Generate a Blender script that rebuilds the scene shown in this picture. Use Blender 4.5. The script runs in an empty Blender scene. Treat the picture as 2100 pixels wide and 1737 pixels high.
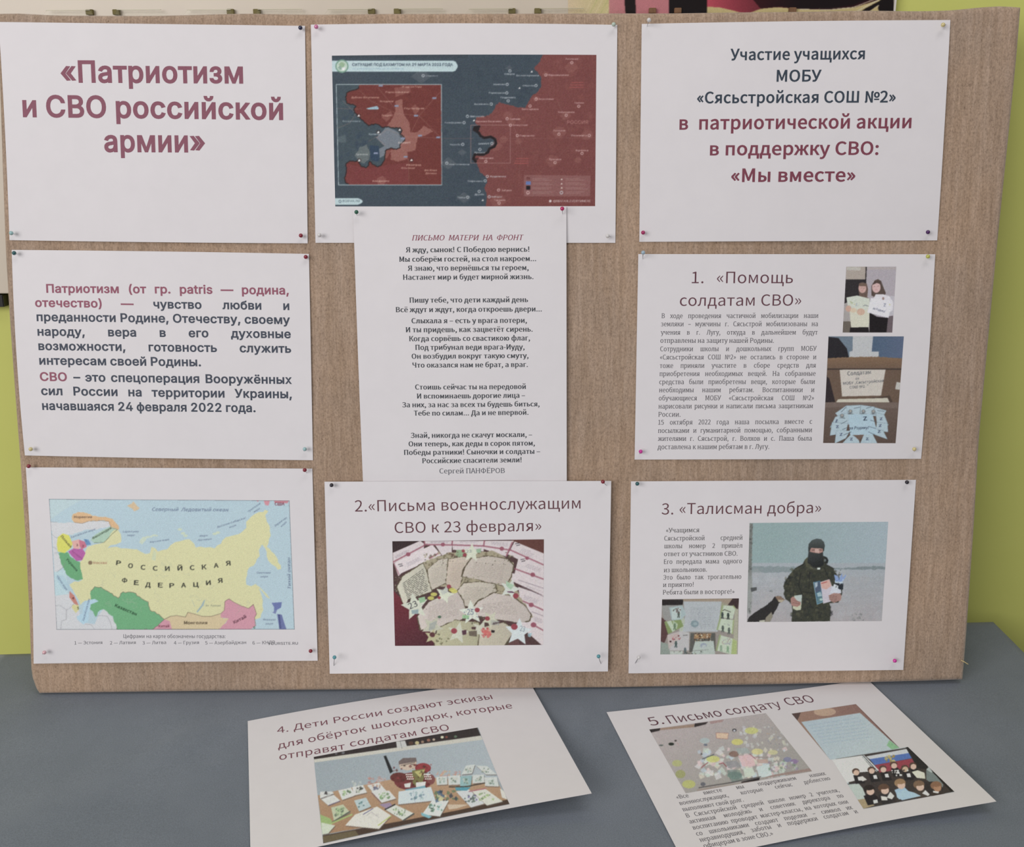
import bpy, math, random
import numpy as np
from mathutils import Vector, Matrix
from mathutils.geometry import delaunay_2d_cdt

# ---------------------------------------------------------------- camera, light, exposure
SC = bpy.context.scene
COL = SC.collection
TZ = 0.75                                   # height of the table top
CAM = np.array([-0.01257809, -0.93583424, 0.57379128 + TZ])
RW = np.array([[0.99993374, -0.00888266, -0.00732152],
               [0.00954311, 0.28401498, 0.95877235],
               [-0.00643702, -0.9587787, 0.28408093]])      # rows: camera right, up, back
FPX, PW, PH = 2026.947, 2100.0, 1737.0
TILT = math.radians(7.9723)                 # the board leans back
US, UC = math.sin(TILT), math.cos(TILT)
BUP = np.array([0, US, UC])
BN = np.array([0, -UC, US])                 # board normal, towards the viewer
ORG = np.array([0, 0, TZ])                  # foot of the board's front

cam_data = bpy.data.cameras.new('camera')
cam_data.sensor_fit = 'HORIZONTAL'
cam_data.sensor_width = 36.0
cam_data.lens = 36.0 * FPX / PW
cam_data.clip_start = 0.02
cam = bpy.data.objects.new('camera', cam_data)
m = Matrix(RW.T.tolist()).to_4x4()
m.translation = Vector(CAM)
cam.matrix_world = m
COL.objects.link(cam)
SC.camera = cam

SC.view_settings.view_transform = 'Standard'
SC.view_settings.look = 'None'
SC.view_settings.gamma = 1.0
SC.view_settings.exposure = 0.0
SC.view_settings.use_curve_mapping = False

world = bpy.data.worlds.new('room_light')
SC.world = world
world.use_nodes = True
world.node_tree.nodes['Background'].inputs[0].default_value = (0.93, 0.94, 1.0, 1)
world.node_tree.nodes['Background'].inputs[1].default_value = 0.30

def area(name, loc, target, size, power, color):
    d = bpy.data.lights.new(name, 'AREA')
    d.shape = 'RECTANGLE'
    d.size, d.size_y = size
    d.energy = power
    d.color = color
    o = bpy.data.objects.new(name, d)
    o.location = loc
    o.rotation_euler = (Vector(target) - Vector(loc)).to_track_quat('-Z', 'Y').to_euler()
    COL.objects.link(o)
    return o

area('window_light', (-1.7, -2.5, 1.95), (0.05, 0.0, 1.05), (2.0, 1.5), 51, (1.0, 0.975, 0.98))
area('ceiling_light', (0.3, -0.9, 2.9), (0.0, -0.1, 0.9), (1.4, 0.6), 8, (1.0, 0.965, 0.975))

# ---------------------------------------------------------------- colour
def lin(c):
    c = np.asarray(c, float)
    return np.where(c <= 0.04045, c / 12.92, ((c + 0.055) / 1.055) ** 2.4)

PAPER = np.array([208, 200, 199]) / 255.0
PALB = np.array([0.83, 0.80, 0.80])
def ink(rgb255, ref=None):
    """albedo of a print that looks rgb255 where blank paper looks ref (or PAPER)"""
    w = PAPER if ref is None else np.array(ref, float) / 255.0
    return np.clip(lin(np.asarray(rgb255, float) / 255.0) / lin(w) * PALB, 0.004, 0.95)

# ---------------------------------------------------------------- geometry of the two planes
def ray(px):
    px = np.atleast_2d(np.asarray(px, float))
    d = np.stack([(px[:, 0] - PW / 2) / FPX, -(px[:, 1] - PH / 2) / FPX, -np.ones(len(px))], 1)
    return d @ RW
def hit(px, n, d0):
    r = ray(px)
    t = (d0 - CAM @ n) / (r @ n)
    return CAM + r * t[:, None]
def on_board(px, h=0.0):
    return hit(px, BN, ORG @ BN + h)
UPZ = np.array([0, 0, 1.0])
def on_table(px, h=0.0):
    return hit(px, UPZ, TZ + h)
def project(P):
    c = (np.asarray(P) - CAM) @ RW.T
    return np.stack([PW / 2 + FPX * c[:, 0] / -c[:, 2], PH / 2 - FPX * c[:, 1] / -c[:, 2]], 1)

# ---------------------------------------------------------------- object helpers
def tag(o, label=None, cat=None, group=None, kind=None):
    for k, v in (('label', label), ('category', cat), ('group', group), ('kind', kind)):
        if v: o[k] = v
    return o
def empty(name, loc, label=None, cat=None, group=None):
    o = bpy.data.objects.new(name, None)
    o.empty_display_size = 0.02
    o.location = loc
    COL.objects.link(o)
    tag(o, label, cat, group)
    return o
def link(name, me, mat, parent=None, loc=None):
    o = bpy.data.objects.new(name, me)
    if mat: me.materials.append(mat)
    COL.objects.link(o)
    if parent is not None: o.parent = parent
    if loc is not None: o.location = loc
    return o
def mesh(name, V, F, smooth=True):
    me = bpy.data.meshes.new(name)
    V = np.asarray(V, np.float32)
    if isinstance(F, np.ndarray):
        nf, k = F.shape
        me.vertices.add(len(V)); me.vertices.foreach_set('co', V.ravel())
        me.loops.add(nf * k); me.loops.foreach_set('vertex_index', F.astype(np.int32).ravel())
        me.polygons.add(nf)
        me.polygons.foreach_set('loop_start', (np.arange(nf) * k).astype(np.int32))
        me.update(calc_edges=True)
        me.validate()
    else:
        me.from_pydata(V.tolist(), [], F)
    me.polygons.foreach_set('use_smooth', [smooth] * len(me.polygons))
    me.update()
    return me
def box_mesh(name, lo, hi, bev=0.0):
    import bmesh
    bm = bmesh.new()
    bmesh.ops.create_cube(bm, size=1)
    for v in bm.verts:
        for i in range(3):
            v.co[i] = (lo[i] + hi[i]) / 2 + v.co[i] * (hi[i] - lo[i])
    if bev: bmesh.ops.bevel(bm, geom=list(bm.edges), offset=bev, segments=2, affect='EDGES')
    me = bpy.data.meshes.new(name); bm.to_mesh(me); bm.free()
    return me
def gridfaces(nu, nv):
    i = np.arange(nu - 1)[:, None] * nv + np.arange(nv - 1)[None, :]
    i = i.ravel()
    return np.stack([i, i + nv, i + nv + 1, i + 1], 1)

# ---------------------------------------------------------------- materials
def material(name, rough=0.6, spec=0.3):
    mt = bpy.data.materials.new(name)
    mt.use_nodes = True
    nt = mt.node_tree
    b = nt.nodes['Principled BSDF']
    b.inputs['Roughness'].default_value = rough
    b.inputs['Specular IOR Level'].default_value = spec
    return mt, nt, b
def N(nt, kind, **kw):
    n = nt.nodes.new(kind)
    for k, v in kw.items():
        if k in n.inputs: n.inputs[k].default_value = v
        else: setattr(n, k, v)
    return n
def ramp(nt, fac, stops):
    r = nt.nodes.new('ShaderNodeValToRGB')
    while len(r.color_ramp.elements) < len(stops): r.color_ramp.elements.new(0.5)
    for e, (p, c) in zip(r.color_ramp.elements, stops):
        e.position = p; e.color = (*c, 1)
    nt.links.new(fac, r.inputs[0])
    return r.outputs[0]
def noise(nt, scale, detail=3, rough=0.6, stretch=None, coord='Object', dist=0.0):
    tc = N(nt, 'ShaderNodeTexCoord')
    n = N(nt, 'ShaderNodeTexNoise')
    n.inputs['Scale'].default_value = scale
    n.inputs['Detail'].default_value = detail
    n.inputs['Roughness'].default_value = rough
    n.inputs['Distortion'].default_value = dist
    if stretch:
        mp = N(nt, 'ShaderNodeMapping')
        mp.inputs['Scale'].default_value = stretch
        nt.links.new(tc.outputs[coord], mp.inputs[0]); nt.links.new(mp.outputs[0], n.inputs['Vector'])
    else:
        nt.links.new(tc.outputs[coord], n.inputs['Vector'])
    return n.outputs[0]
def mixc(nt, fac, a, b, mode='MIX'):
    mx = N(nt, 'ShaderNodeMix', data_type='RGBA', blend_type=mode)
    if isinstance(fac, float): mx.inputs[0].default_value = fac
    else: nt.links.new(fac, mx.inputs[0])
    for s, v in ((6, a), (7, b)):
        if isinstance(v, tuple): mx.inputs[s].default_value = (*v, 1)
        else: nt.links.new(v, mx.inputs[s])
    return mx.outputs[2]
def bump(nt, b, h, strength, dist):
    bp = N(nt, 'ShaderNodeBump')
    bp.inputs['Strength'].default_value = strength
    bp.inputs['Distance'].default_value = dist
    nt.links.new(h, bp.inputs['Height']); nt.links.new(bp.outputs[0], b.inputs['Normal'])

# paper: blank stock with a very faint mottling
M_PAPER, nt, b = material('office_paper', 0.75, 0.2)
nt.links.new(ramp(nt, noise(nt, 45, 4), [(0.3, tuple(PALB * 0.975)), (0.7, tuple(PALB))]), b.inputs['Base Color'])
bump(nt, b, noise(nt, 600, 2), 0.15, 0.0002)
# ink: reads the colour printed at each point
M_INK, nt, b = material('printed_ink', 0.6, 0.25)
at = N(nt, 'ShaderNodeAttribute', attribute_name='Col')
gr = ramp(nt, noise(nt, 1400, 2), [(0.25, (0.86, 0.86, 0.86)), (0.75, (1.12, 1.12, 1.12))])
nt.links.new(mixc(nt, 1.0, at.outputs['Color'], gr, 'MULTIPLY'), b.inputs['Base Color'])

def solid(name, rgb, rough=0.5, spec=0.4, var=0.06, scale=60):
    mt, nt, b = material(name, rough, spec)
    c = np.asarray(rgb, float)
    nt.links.new(ramp(nt, noise(nt, scale, 3), [(0.3, tuple(c * (1 - var))), (0.7, tuple(np.minimum(c * (1 + var), 1)))]), b.inputs['Base Color'])
    return mt
# ---------------------------------------------------------------- lettering: outlines of two alphabets, drawn as plain contours
# each glyph: character code, advance, number of contours; each contour: number of points, then steps in x and y (1/500 em)
FONT_I = [
1040,330,2,9,11,0,128,350,51,0,129,-350,-47,0,-74,208,-38,121,9,0,-111,-329,4,76,98,0,39,178,0,0,-39,
1041,309,2,19,41,0,0,350,209,0,0,-39,-164,0,0,-108,80,0,34,-3,28,-9,23,-15,17,-19,11,-25,4,-28,-4,-30,-11,-25,-17,-21,-23,-15,-28,-10,-34,-3,11,86,39,79,0,32,4,23,13,14,20,5,28,-5,26,-14,19,-23,11,-32,4,-79,0,
1042,314,3,25,41,0,0,350,125,0,33,-3,27,-9,21,-15,15,-19,9,-22,3,-25,-2,-20,-6,-17,-21,-23,-28,-14,0,-3,33,-11,15,-13,12,-16,8,-21,3,-25,-4,-25,-9,-23,-15,-19,-23,-15,-30,-9,-37,-3,13,86,39,82,0,35,4,24,12,13,17,5,22,-3,17,-6,15,-11,14,-15,10,-18,7,-21,2,-85,0,11,86,196,78,0,34,8,24,21,7,14,2,17,-4,21,-12,18,-20,12,-30,4,-79,0,
1043,276,1,6,254,350,0,-39,-168,0,0,-311,-45,0,0,350,
1044,391,2,16,22,-75,0,114,28,0,17,20,14,32,11,46,8,65,12,148,219,0,0,-311,38,0,0,-114,-42,0,0,75,-263,0,0,-75,7,101,39,185,0,0,272,-134,0,-9,-109,-8,-69,-14,-56,
1047,296,1,67,149,-5,-33,3,-28,9,-24,15,-19,19,-12,23,-4,27,45,0,3,-17,8,-14,26,-19,37,-7,39,8,16,9,12,13,7,15,3,17,-3,18,-7,15,-12,13,-16,10,-20,6,-24,2,-29,0,0,39,29,0,36,7,14,9,11,12,6,14,2,17,-7,31,-22,20,-34,7,-34,-7,-26,-19,-7,-13,-3,-17,-43,0,5,27,11,23,18,19,23,14,27,9,30,3,30,-4,26,-9,21,-15,16,-20,10,-22,3,-25,-4,-27,-12,-23,-18,-17,-25,-11,0,-3,21,-5,17,-10,14,-13,11,-16,6,-19,2,-20,-4,-28,-11,-24,-19,-20,-24,-16,-29,-9,
1048,360,1,12,319,0,-45,0,4,312,8,-1,-192,-311,-53,0,0,350,45,0,-4,-313,-6,1,191,312,52,0,
1050,321,1,13,41,0,0,350,45,0,0,-152,49,0,114,152,54,0,-130,-170,136,-180,-54,0,-118,159,-51,0,0,-159,
1052,432,1,16,41,0,0,350,63,0,117,-316,-10,0,117,316,63,0,0,-350,-44,0,2,315,4,0,-118,-315,-38,0,-120,315,5,0,2,-315,
1053,356,1,12,41,0,0,350,45,0,0,-151,184,0,0,151,44,0,0,-350,-44,0,0,159,-184,0,0,-159,
1054,367,2,24,184,-5,-43,6,-38,16,-31,27,-24,35,-15,44,-5,52,5,51,15,44,24,36,31,27,38,16,43,6,42,-6,38,-16,31,-27,24,-36,15,-44,5,-51,-5,-52,-15,-44,-24,-35,-31,-27,-38,-16,24,184,36,29,4,27,12,23,20,18,27,11,35,4,41,-4,41,-11,35,-18,27,-23,20,-27,12,-29,4,-30,-4,-27,-12,-23,-20,-18,-27,-11,-35,-4,-41,4,-41,11,-35,18,-27,23,-20,27,-12,
1055,356,1,8,314,350,0,-350,-44,0,0,311,-184,0,0,-311,-45,0,0,350,
1056,306,1,30,41,0,0,350,121,0,37,-4,30,-11,23,-17,16,-22,10,-27,3,-30,-3,-30,-10,-26,-16,-23,-23,-17,-30,-12,-37,-3,-87,0,0,39,85,0,25,2,19,7,15,11,10,15,8,37,-8,37,-10,15,-15,11,-19,7,-25,2,-74,0,0,-311,
1057,351,1,44,184,-5,-43,6,-38,16,-31,27,-24,35,-15,44,-5,52,5,51,15,44,24,36,31,27,38,16,43,6,50,-8,43,-23,31,-36,11,-23,6,-25,-44,0,-13,31,-22,24,-29,14,-33,5,-31,-4,-27,-13,-23,-19,-17,-28,-11,-34,-4,-41,4,-41,11,-35,18,-27,22,-19,28,-13,30,-4,33,5,29,14,22,24,13,31,44,0,-6,-25,-11,-23,-31,-36,-43,-23,
1058,309,1,8,22,311,0,39,265,0,0,-39,-110,0,0,-311,-45,0,0,311,
1059,300,1,19,60,0,0,39,24,0,28,6,16,18,6,17,-123,270,49,0,67,-156,32,-92,-12,0,52,143,42,105,48,0,-121,-292,-16,-30,-26,-21,-19,-5,-24,-2,
1061,326,1,16,12,0,137,196,0,-33,-129,187,52,0,95,-149,-7,0,97,149,50,0,-129,-186,0,33,136,-197,-51,0,-104,159,9,0,-105,-159,
1062,345,2,8,304,0,-263,0,0,350,45,0,0,-311,174,0,0,311,44,0,6,296,-75,0,75,-18,0,0,39,60,0,0,-114,
1063,335,2,20,153,131,-33,3,-29,8,-24,15,-17,22,-10,28,-4,35,0,108,45,0,0,-107,5,-33,17,-23,25,-13,31,-4,28,3,27,7,49,26,0,-44,-50,-23,-28,-6,4,249,0,0,350,45,0,0,-350,
1067,421,2,30,74,212,95,0,34,-4,29,-9,23,-15,18,-21,11,-25,3,-30,-3,-31,-11,-26,-17,-22,-24,-16,-29,-10,-34,-3,-128,0,0,350,45,0,0,-311,83,0,31,4,23,14,15,22,5,29,-2,19,-7,16,-11,12,-14,10,-18,6,-22,2,-95,0,4,380,350,0,-350,-45,0,0,350,
1071,309,2,30,268,0,-45,0,0,311,-74,0,-25,-2,-20,-7,-14,-10,-11,-14,-8,-36,8,-35,11,-14,14,-9,20,-7,24,-2,95,0,0,-39,-96,0,-37,3,-30,10,-23,16,-17,22,-9,26,-4,29,4,30,9,26,17,22,23,16,30,11,37,3,121,0,4,66,0,-51,0,86,158,50,0,
1072,268,2,37,110,-6,-24,2,-21,7,-18,12,-14,16,-9,20,-3,23,2,21,7,16,23,22,33,12,37,6,38,5,22,6,0,42,-18,18,-30,6,-32,-6,-22,-15,-12,-19,-41,12,11,22,15,16,37,20,42,6,31,-3,33,-13,14,-12,11,-16,7,-21,3,-26,0,-173,-42,0,0,36,-3,0,-14,-19,-25,-16,15,117,31,22,3,18,6,14,11,10,13,9,31,0,36,-11,-6,-58,-9,-29,-7,-21,-13,-6,-10,-2,-14,7,-22,19,-14,
1073,283,2,38,143,-6,-32,4,-29,12,-24,20,-19,26,-12,33,1,118,15,51,12,20,15,15,39,20,79,14,11,9,3,14,38,0,-7,-33,-10,-12,-14,-9,-102,-20,-20,-12,-14,-19,-9,-26,-6,-36,23,33,34,25,21,7,21,2,28,-4,24,-13,21,-19,16,-25,10,-30,4,-34,-4,-35,-11,-32,-18,-26,-24,-20,-28,-13,24,143,31,22,3,18,9,15,13,11,18,6,22,3,27,-3,26,-6,22,-10,18,-15,13,-18,8,-21,3,-22,-3,-19,-9,-16,-14,-12,-18,-8,-23,-2,-25,2,-25,7,-21,11,-18,16,-14,19,-9,
1074,270,3,21,36,0,0,261,107,0,38,-5,30,-14,19,-22,6,-29,-3,-20,-10,-16,-16,-11,-21,-7,29,-10,22,-22,7,-16,2,-19,-2,-19,-8,-17,-13,-14,-17,-11,-21,-7,-25,-2,11,76,38,84,0,18,3,14,7,8,11,3,15,-3,18,-8,13,-14,8,-18,3,-84,0,11,76,152,68,0,21,2,16,7,10,12,3,15,-3,15,-10,11,-17,6,-21,3,-67,0,
1075,209,1,6,199,261,0,-39,-121,0,0,-222,-42,0,0,261,
1076,294,2,16,9,-75,0,114,22,0,13,18,10,23,8,33,5,46,9,102,169,0,0,-222,40,0,0,-114,-42,0,0,75,-192,0,0,-75,7,78,39,125,0,0,183,-89,0,-6,-63,-10,-72,-8,-27,
1077,278,1,52,146,-6,-36,5,-30,12,-24,21,-18,26,-11,33,-4,37,4,38,11,33,18,28,23,20,29,13,33,4,42,-7,19,-9,18,-13,14,-18,12,-23,7,-28,2,-49,-204,0,0,35,182,0,-20,-13,-2,24,-6,22,-10,17,-14,14,-18,8,-22,3,-22,-3,-18,-8,-15,-14,-11,-17,-7,-19,-2,-21,0,-23,3,-27,7,-22,12,-18,16,-13,19,-8,23,-2,29,4,21,14,14,23,41,-11,-8,-18,-12,-17,-17,-14,-20,-10,-22,-6,
1105,278,3,52,146,-6,-36,5,-30,12,-24,21,-18,26,-11,33,-4,37,4,38,11,33,18,28,23,20,29,13,33,4,42,-7,19,-9,18,-13,14,-18,12,-23,7,-28,2,-49,-204,0,0,35,182,0,-20,-13,-2,24,-6,22,-10,17,-14,14,-18,8,-22,3,-22,-3,-18,-8,-15,-14,-11,-17,-7,-19,-2,-21,0,-23,3,-27,7,-22,12,-18,16,-13,19,-8,23,-2,29,4,21,14,14,23,41,-11,-8,-18,-12,-17,-17,-14,-20,-10,-22,-6,8,190,305,-20,8,-8,19,8,20,20,8,19,-8,9,-20,-9,-19,8,91,305,-20,8,-8,19,8,20,20,8,20,-8,8,-20,-8,-19,
1078,388,1,22,14,0,106,133,-104,128,50,0,86,-111,21,0,0,111,42,0,0,-111,21,0,86,111,50,0,-104,-128,105,-133,-50,0,-88,111,-20,0,0,-111,-42,0,0,111,-20,0,-88,-111,
1079,236,1,62,118,-3,-25,2,-23,6,-20,11,-15,13,-10,17,-3,20,42,0,5,-13,12,-11,17,-7,20,-2,21,3,17,9,12,13,3,17,-4,17,-12,14,-19,9,-24,3,-17,0,0,31,17,0,20,3,17,8,11,13,4,17,-3,16,-9,13,-15,8,-18,3,-19,-3,-16,-7,-12,-12,-4,-15,-41,0,4,20,9,17,15,15,19,10,21,7,24,2,25,-2,21,-8,17,-11,12,-15,8,-17,3,-19,-4,-21,-10,-17,-16,-12,-20,-6,0,-2,26,-8,19,-13,11,-19,4,-22,-3,-21,-9,-18,-15,-15,-20,-11,-24,-8,
1080,283,1,12,246,0,-42,0,0,189,-3,0,-125,-189,-40,0,0,261,42,0,0,-190,3,0,125,190,40,0,
1081,283,2,12,246,0,-42,0,0,189,-3,0,-125,-189,-40,0,0,261,42,0,0,-190,3,0,125,190,40,0,20,141,298,-18,2,-16,7,-25,24,-6,16,-3,17,31,0,3,-14,8,-12,11,-8,15,-2,15,2,12,8,8,12,2,14,31,0,-2,-17,-7,-16,-24,-24,-17,-7,
1082,259,1,13,36,0,0,261,42,0,0,-113,27,0,93,113,54,0,-105,-126,106,-135,-53,0,-85,109,-37,0,0,-109,
1083,276,1,19,4,0,0,39,10,0,19,4,13,16,8,32,4,54,4,116,177,0,0,-261,-42,0,0,222,-95,0,-4,-92,-9,-72,-10,-25,-14,-19,-20,-10,-26,-4,
1084,368,1,19,36,0,0,261,63,0,89,-233,-7,0,87,233,64,0,0,-261,-42,0,1,244,5,0,-10,-37,-12,-34,-72,-173,-37,0,-72,173,-23,71,7,0,1,-244,
1085,281,3,4,212,153,0,-38,-144,0,0,38,4,78,261,0,-261,-42,0,0,261,4,245,261,0,-261,-42,0,0,261,
1086,286,2,24,143,-6,-34,5,-29,12,-24,21,-17,26,-12,33,-4,38,4,38,12,33,17,27,24,21,29,12,34,4,33,-4,29,-12,24,-21,18,-27,11,-33,4,-38,-4,-38,-11,-33,-18,-26,-24,-21,-29,-12,20,143,32,24,3,19,10,15,16,10,20,9,48,-9,49,-10,20,-15,15,-19,11,-24,3,-24,-3,-19,-11,-15,-15,-10,-20,-9,-49,9,-48,10,-20,15,-16,19,-10,
1087,281,1,8,245,261,0,-261,-43,0,0,222,-124,0,0,-222,-42,0,0,261,
1088,292,2,27,36,-98,0,359,41,0,0,-41,4,0,13,18,24,18,17,6,23,2,30,-4,27,-12,23,-20,16,-27,11,-33,3,-38,-3,-39,-10,-33,-17,-27,-22,-20,-27,-12,-31,-5,-22,2,-17,7,-24,18,-14,19,-3,0,0,-138,24,152,32,22,3,18,10,15,15,10,20,7,24,2,26,-2,26,-7,24,-10,19,-15,15,-18,10,-22,3,-23,-3,-18,-9,-15,-15,-10,-19,-6,-24,-2,-27,2,-27,6,-24,11,-20,14,-14,19,-10,
1089,272,1,40,143,-6,-34,5,-29,12,-24,21,-17,26,-12,33,-4,38,4,38,12,33,17,27,24,21,29,12,34,4,36,-5,31,-14,24,-23,15,-31,-41,-11,-8,19,-14,15,-19,10,-24,3,-24,-3,-19,-11,-15,-15,-10,-20,-9,-49,9,-48,10,-20,15,-16,19,-10,24,-3,24,3,19,10,15,16,8,20,41,-11,-15,-31,-24,-24,-32,-15,
1090,224,1,8,91,0,0,223,-87,0,0,38,215,0,0,-38,-86,0,0,-223,
1091,268,1,19,33,-95,9,36,29,-2,19,10,14,27,8,23,-100,262,46,0,56,-154,27,-93,-15,0,28,93,56,154,46,0,-116,-301,-19,-34,-25,-19,-33,-7,-19,2,
1092,328,3,26,143,-6,-33,5,-29,12,-24,21,-18,26,-12,33,-4,38,4,38,12,33,18,27,24,21,29,12,33,4,42,0,34,-4,29,-12,24,-21,18,-27,11,-33,4,-38,-4,-38,-11,-33,-18,-26,-24,-21,-29,-12,-34,-5,26,143,30,42,0,24,3,20,11,15,16,10,20,7,24,2,25,-2,26,-7,24,-10,21,-15,16,-20,11,-24,4,-42,0,-24,-4,-19,-11,-15,-16,-11,-21,-7,-24,-2,-26,2,-25,7,-24,11,-20,15,-16,19,-11,4,143,-98,0,448,42,0,0,-448,
1093,261,1,18,14,0,104,150,0,-32,-98,143,49,0,74,-119,-22,0,39,68,34,51,48,0,-98,-145,0,31,102,-147,-49,0,-78,125,22,0,-39,-66,-39,-59,
1094,286,2,8,36,0,0,261,42,0,0,-222,124,0,0,222,43,0,0,-261,6,237,-75,0,75,-18,0,0,39,60,0,0,-114,
1095,276,2,17,136,82,-41,6,-32,18,-20,30,-7,42,0,83,42,0,0,-83,4,-26,13,-18,18,-10,23,-4,46,5,41,12,0,-39,-27,-9,-28,-5,4,198,0,0,261,42,0,0,-261,
1096,394,1,12,36,261,42,0,0,-222,98,0,0,222,42,0,0,-222,97,0,0,222,42,0,0,-261,-321,0,
1099,351,2,28,72,168,76,0,28,-3,24,-8,18,-13,14,-16,8,-20,3,-23,-3,-23,-8,-20,-14,-17,-19,-14,-23,-8,-28,-3,-112,0,0,261,42,0,0,-222,69,0,22,3,17,9,11,14,4,18,-4,19,-11,14,-17,10,-22,3,-75,0,4,273,0,0,261,42,0,0,-261,
1100,267,1,28,72,168,76,0,28,-3,24,-8,18,-13,14,-16,8,-20,3,-23,-3,-23,-8,-20,-14,-17,-19,-14,-23,-8,-28,-3,-112,0,0,261,42,0,0,-222,69,0,22,3,17,9,11,14,4,18,-4,19,-11,14,-17,10,-22,3,-75,0,
1101,272,2,40,130,-6,-37,6,-31,15,-24,24,-15,31,40,11,9,-20,14,-16,19,-10,25,-3,23,3,19,10,15,16,11,20,8,48,-8,49,-11,20,-15,15,-19,11,-23,3,-24,-3,-19,-10,-15,-15,-8,-19,-41,11,15,31,24,23,31,14,37,5,33,-4,29,-12,24,-21,18,-27,11,-33,4,-38,-4,-38,-11,-33,-18,-26,-24,-21,-29,-12,4,213,112,-122,0,0,38,122,0,
1102,402,4,4,36,0,0,261,40,0,0,-261,4,67,112,0,37,95,0,0,-37,24,259,-6,-33,5,-29,12,-24,21,-18,26,-11,33,-4,38,4,38,11,33,18,27,24,21,29,12,33,4,34,-4,29,-12,24,-21,18,-27,11,-33,4,-38,-4,-38,-11,-33,-18,-26,-24,-21,-29,-12,20,259,32,24,3,20,10,14,16,11,20,8,48,-8,49,-11,20,-14,15,-20,11,-24,3,-23,-3,-20,-11,-14,-15,-11,-20,-8,-49,8,-48,11,-20,14,-16,20,-10,
1103,265,2,24,229,0,-42,0,0,224,-60,0,-29,-3,-19,-9,-11,-14,-4,-20,4,-19,11,-14,19,-9,29,-3,78,0,0,-35,-81,0,-45,5,-32,17,-19,25,-6,33,6,34,19,26,32,17,45,6,105,0,4,59,0,-49,0,74,118,47,0,
65,330,2,9,11,0,128,350,51,0,129,-350,-47,0,-74,208,-38,121,9,0,-111,-329,4,76,98,0,39,178,0,0,-39,
69,288,1,12,41,0,0,350,215,0,0,-39,-170,0,0,-114,159,0,0,-40,-159,0,0,-118,172,0,0,-39,
70,282,1,10,41,0,0,350,213,0,0,-39,-168,0,0,-120,152,0,0,-39,-152,0,0,-152,
72,356,1,12,41,0,0,350,45,0,0,-151,184,0,0,151,44,0,0,-350,-44,0,0,159,-184,0,0,-159,
73,207,1,12,21,0,0,39,60,0,0,272,-60,0,0,39,164,0,0,-39,-59,0,0,-272,59,0,0,-39,
75,321,3,6,72,100,0,49,178,201,58,0,-149,-160,-2,0,4,41,0,0,350,45,0,0,-350,4,256,0,-127,178,28,35,152,-213,
77,432,1,16,41,0,0,350,63,0,117,-316,-10,0,117,316,63,0,0,-350,-44,0,2,315,4,0,-118,-315,-38,0,-120,315,5,0,2,-315,
78,360,1,12,41,0,0,350,53,0,191,-312,-6,-1,-5,313,45,0,0,-350,-53,0,-192,311,8,1,4,-312,
79,367,2,24,184,-5,-43,6,-38,16,-31,27,-24,35,-15,44,-5,52,5,51,15,44,24,36,31,27,38,16,43,6,42,-6,38,-16,31,-27,24,-36,15,-44,5,-51,-5,-52,-15,-44,-24,-35,-31,-27,-38,-16,24,184,36,29,4,27,12,23,20,18,27,11,35,4,41,-4,41,-11,35,-18,27,-23,20,-27,12,-29,4,-30,-4,-27,-12,-23,-20,-18,-27,-11,-35,-4,-41,4,-41,11,-35,18,-27,23,-20,27,-12,
82,309,2,30,41,0,0,350,121,0,37,-3,30,-11,23,-16,17,-22,9,-26,4,-30,-4,-29,-9,-26,-17,-22,-23,-16,-30,-10,-37,-3,-96,0,0,39,95,0,24,2,20,7,14,9,11,14,7,35,-7,36,-11,14,-14,10,-20,7,-25,2,-74,0,0,-311,4,243,0,-85,158,50,0,86,-158,
83,307,1,64,154,-6,-36,3,-30,9,-25,15,-19,20,-12,25,-6,28,46,0,4,-19,9,-15,13,-11,17,-9,39,-6,43,7,17,10,13,12,8,15,3,18,-3,15,-7,12,-24,18,-36,12,-42,12,-38,14,-29,20,-17,25,-6,32,4,28,12,24,18,20,25,14,29,10,32,3,33,-3,29,-10,23,-14,18,-19,12,-23,5,-26,-44,0,-7,23,-17,18,-24,11,-29,3,-40,-7,-15,-9,-11,-11,-7,-14,-3,-16,3,-16,8,-13,27,-17,29,-10,36,-10,32,-11,33,-18,24,-27,8,-19,2,-22,-4,-27,-11,-24,-18,-21,-26,-16,-31,-10,
84,309,1,8,22,311,0,39,265,0,0,-39,-110,0,0,-311,-45,0,0,311,
85,356,1,30,178,-6,-39,4,-33,13,-27,19,-21,25,-12,30,-5,34,0,231,45,0,0,-227,2,-24,9,-21,13,-18,19,-13,22,-9,27,-3,27,3,23,9,18,13,13,18,8,21,3,24,0,227,45,0,0,-231,-5,-34,-12,-30,-21,-25,-27,-19,-33,-13,
86,330,1,8,140,0,-129,350,47,0,113,-329,-10,0,111,329,47,0,-128,-350,
87,472,1,20,107,0,-96,350,46,0,79,-323,-6,0,81,323,50,0,81,-323,-6,0,79,323,46,0,-96,-350,-52,0,-60,222,-11,47,-11,58,10,0,-11,-55,-11,-50,-60,-222,
89,325,1,14,140,0,0,143,-129,207,52,0,69,-113,21,-36,19,-42,-18,0,19,43,20,35,69,113,51,0,-129,-207,0,-143,
90,302,1,13,29,0,0,32,205,295,5,-14,-211,-2,0,39,245,0,0,-32,-157,-229,-49,-66,-5,14,213,2,0,-39,
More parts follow.
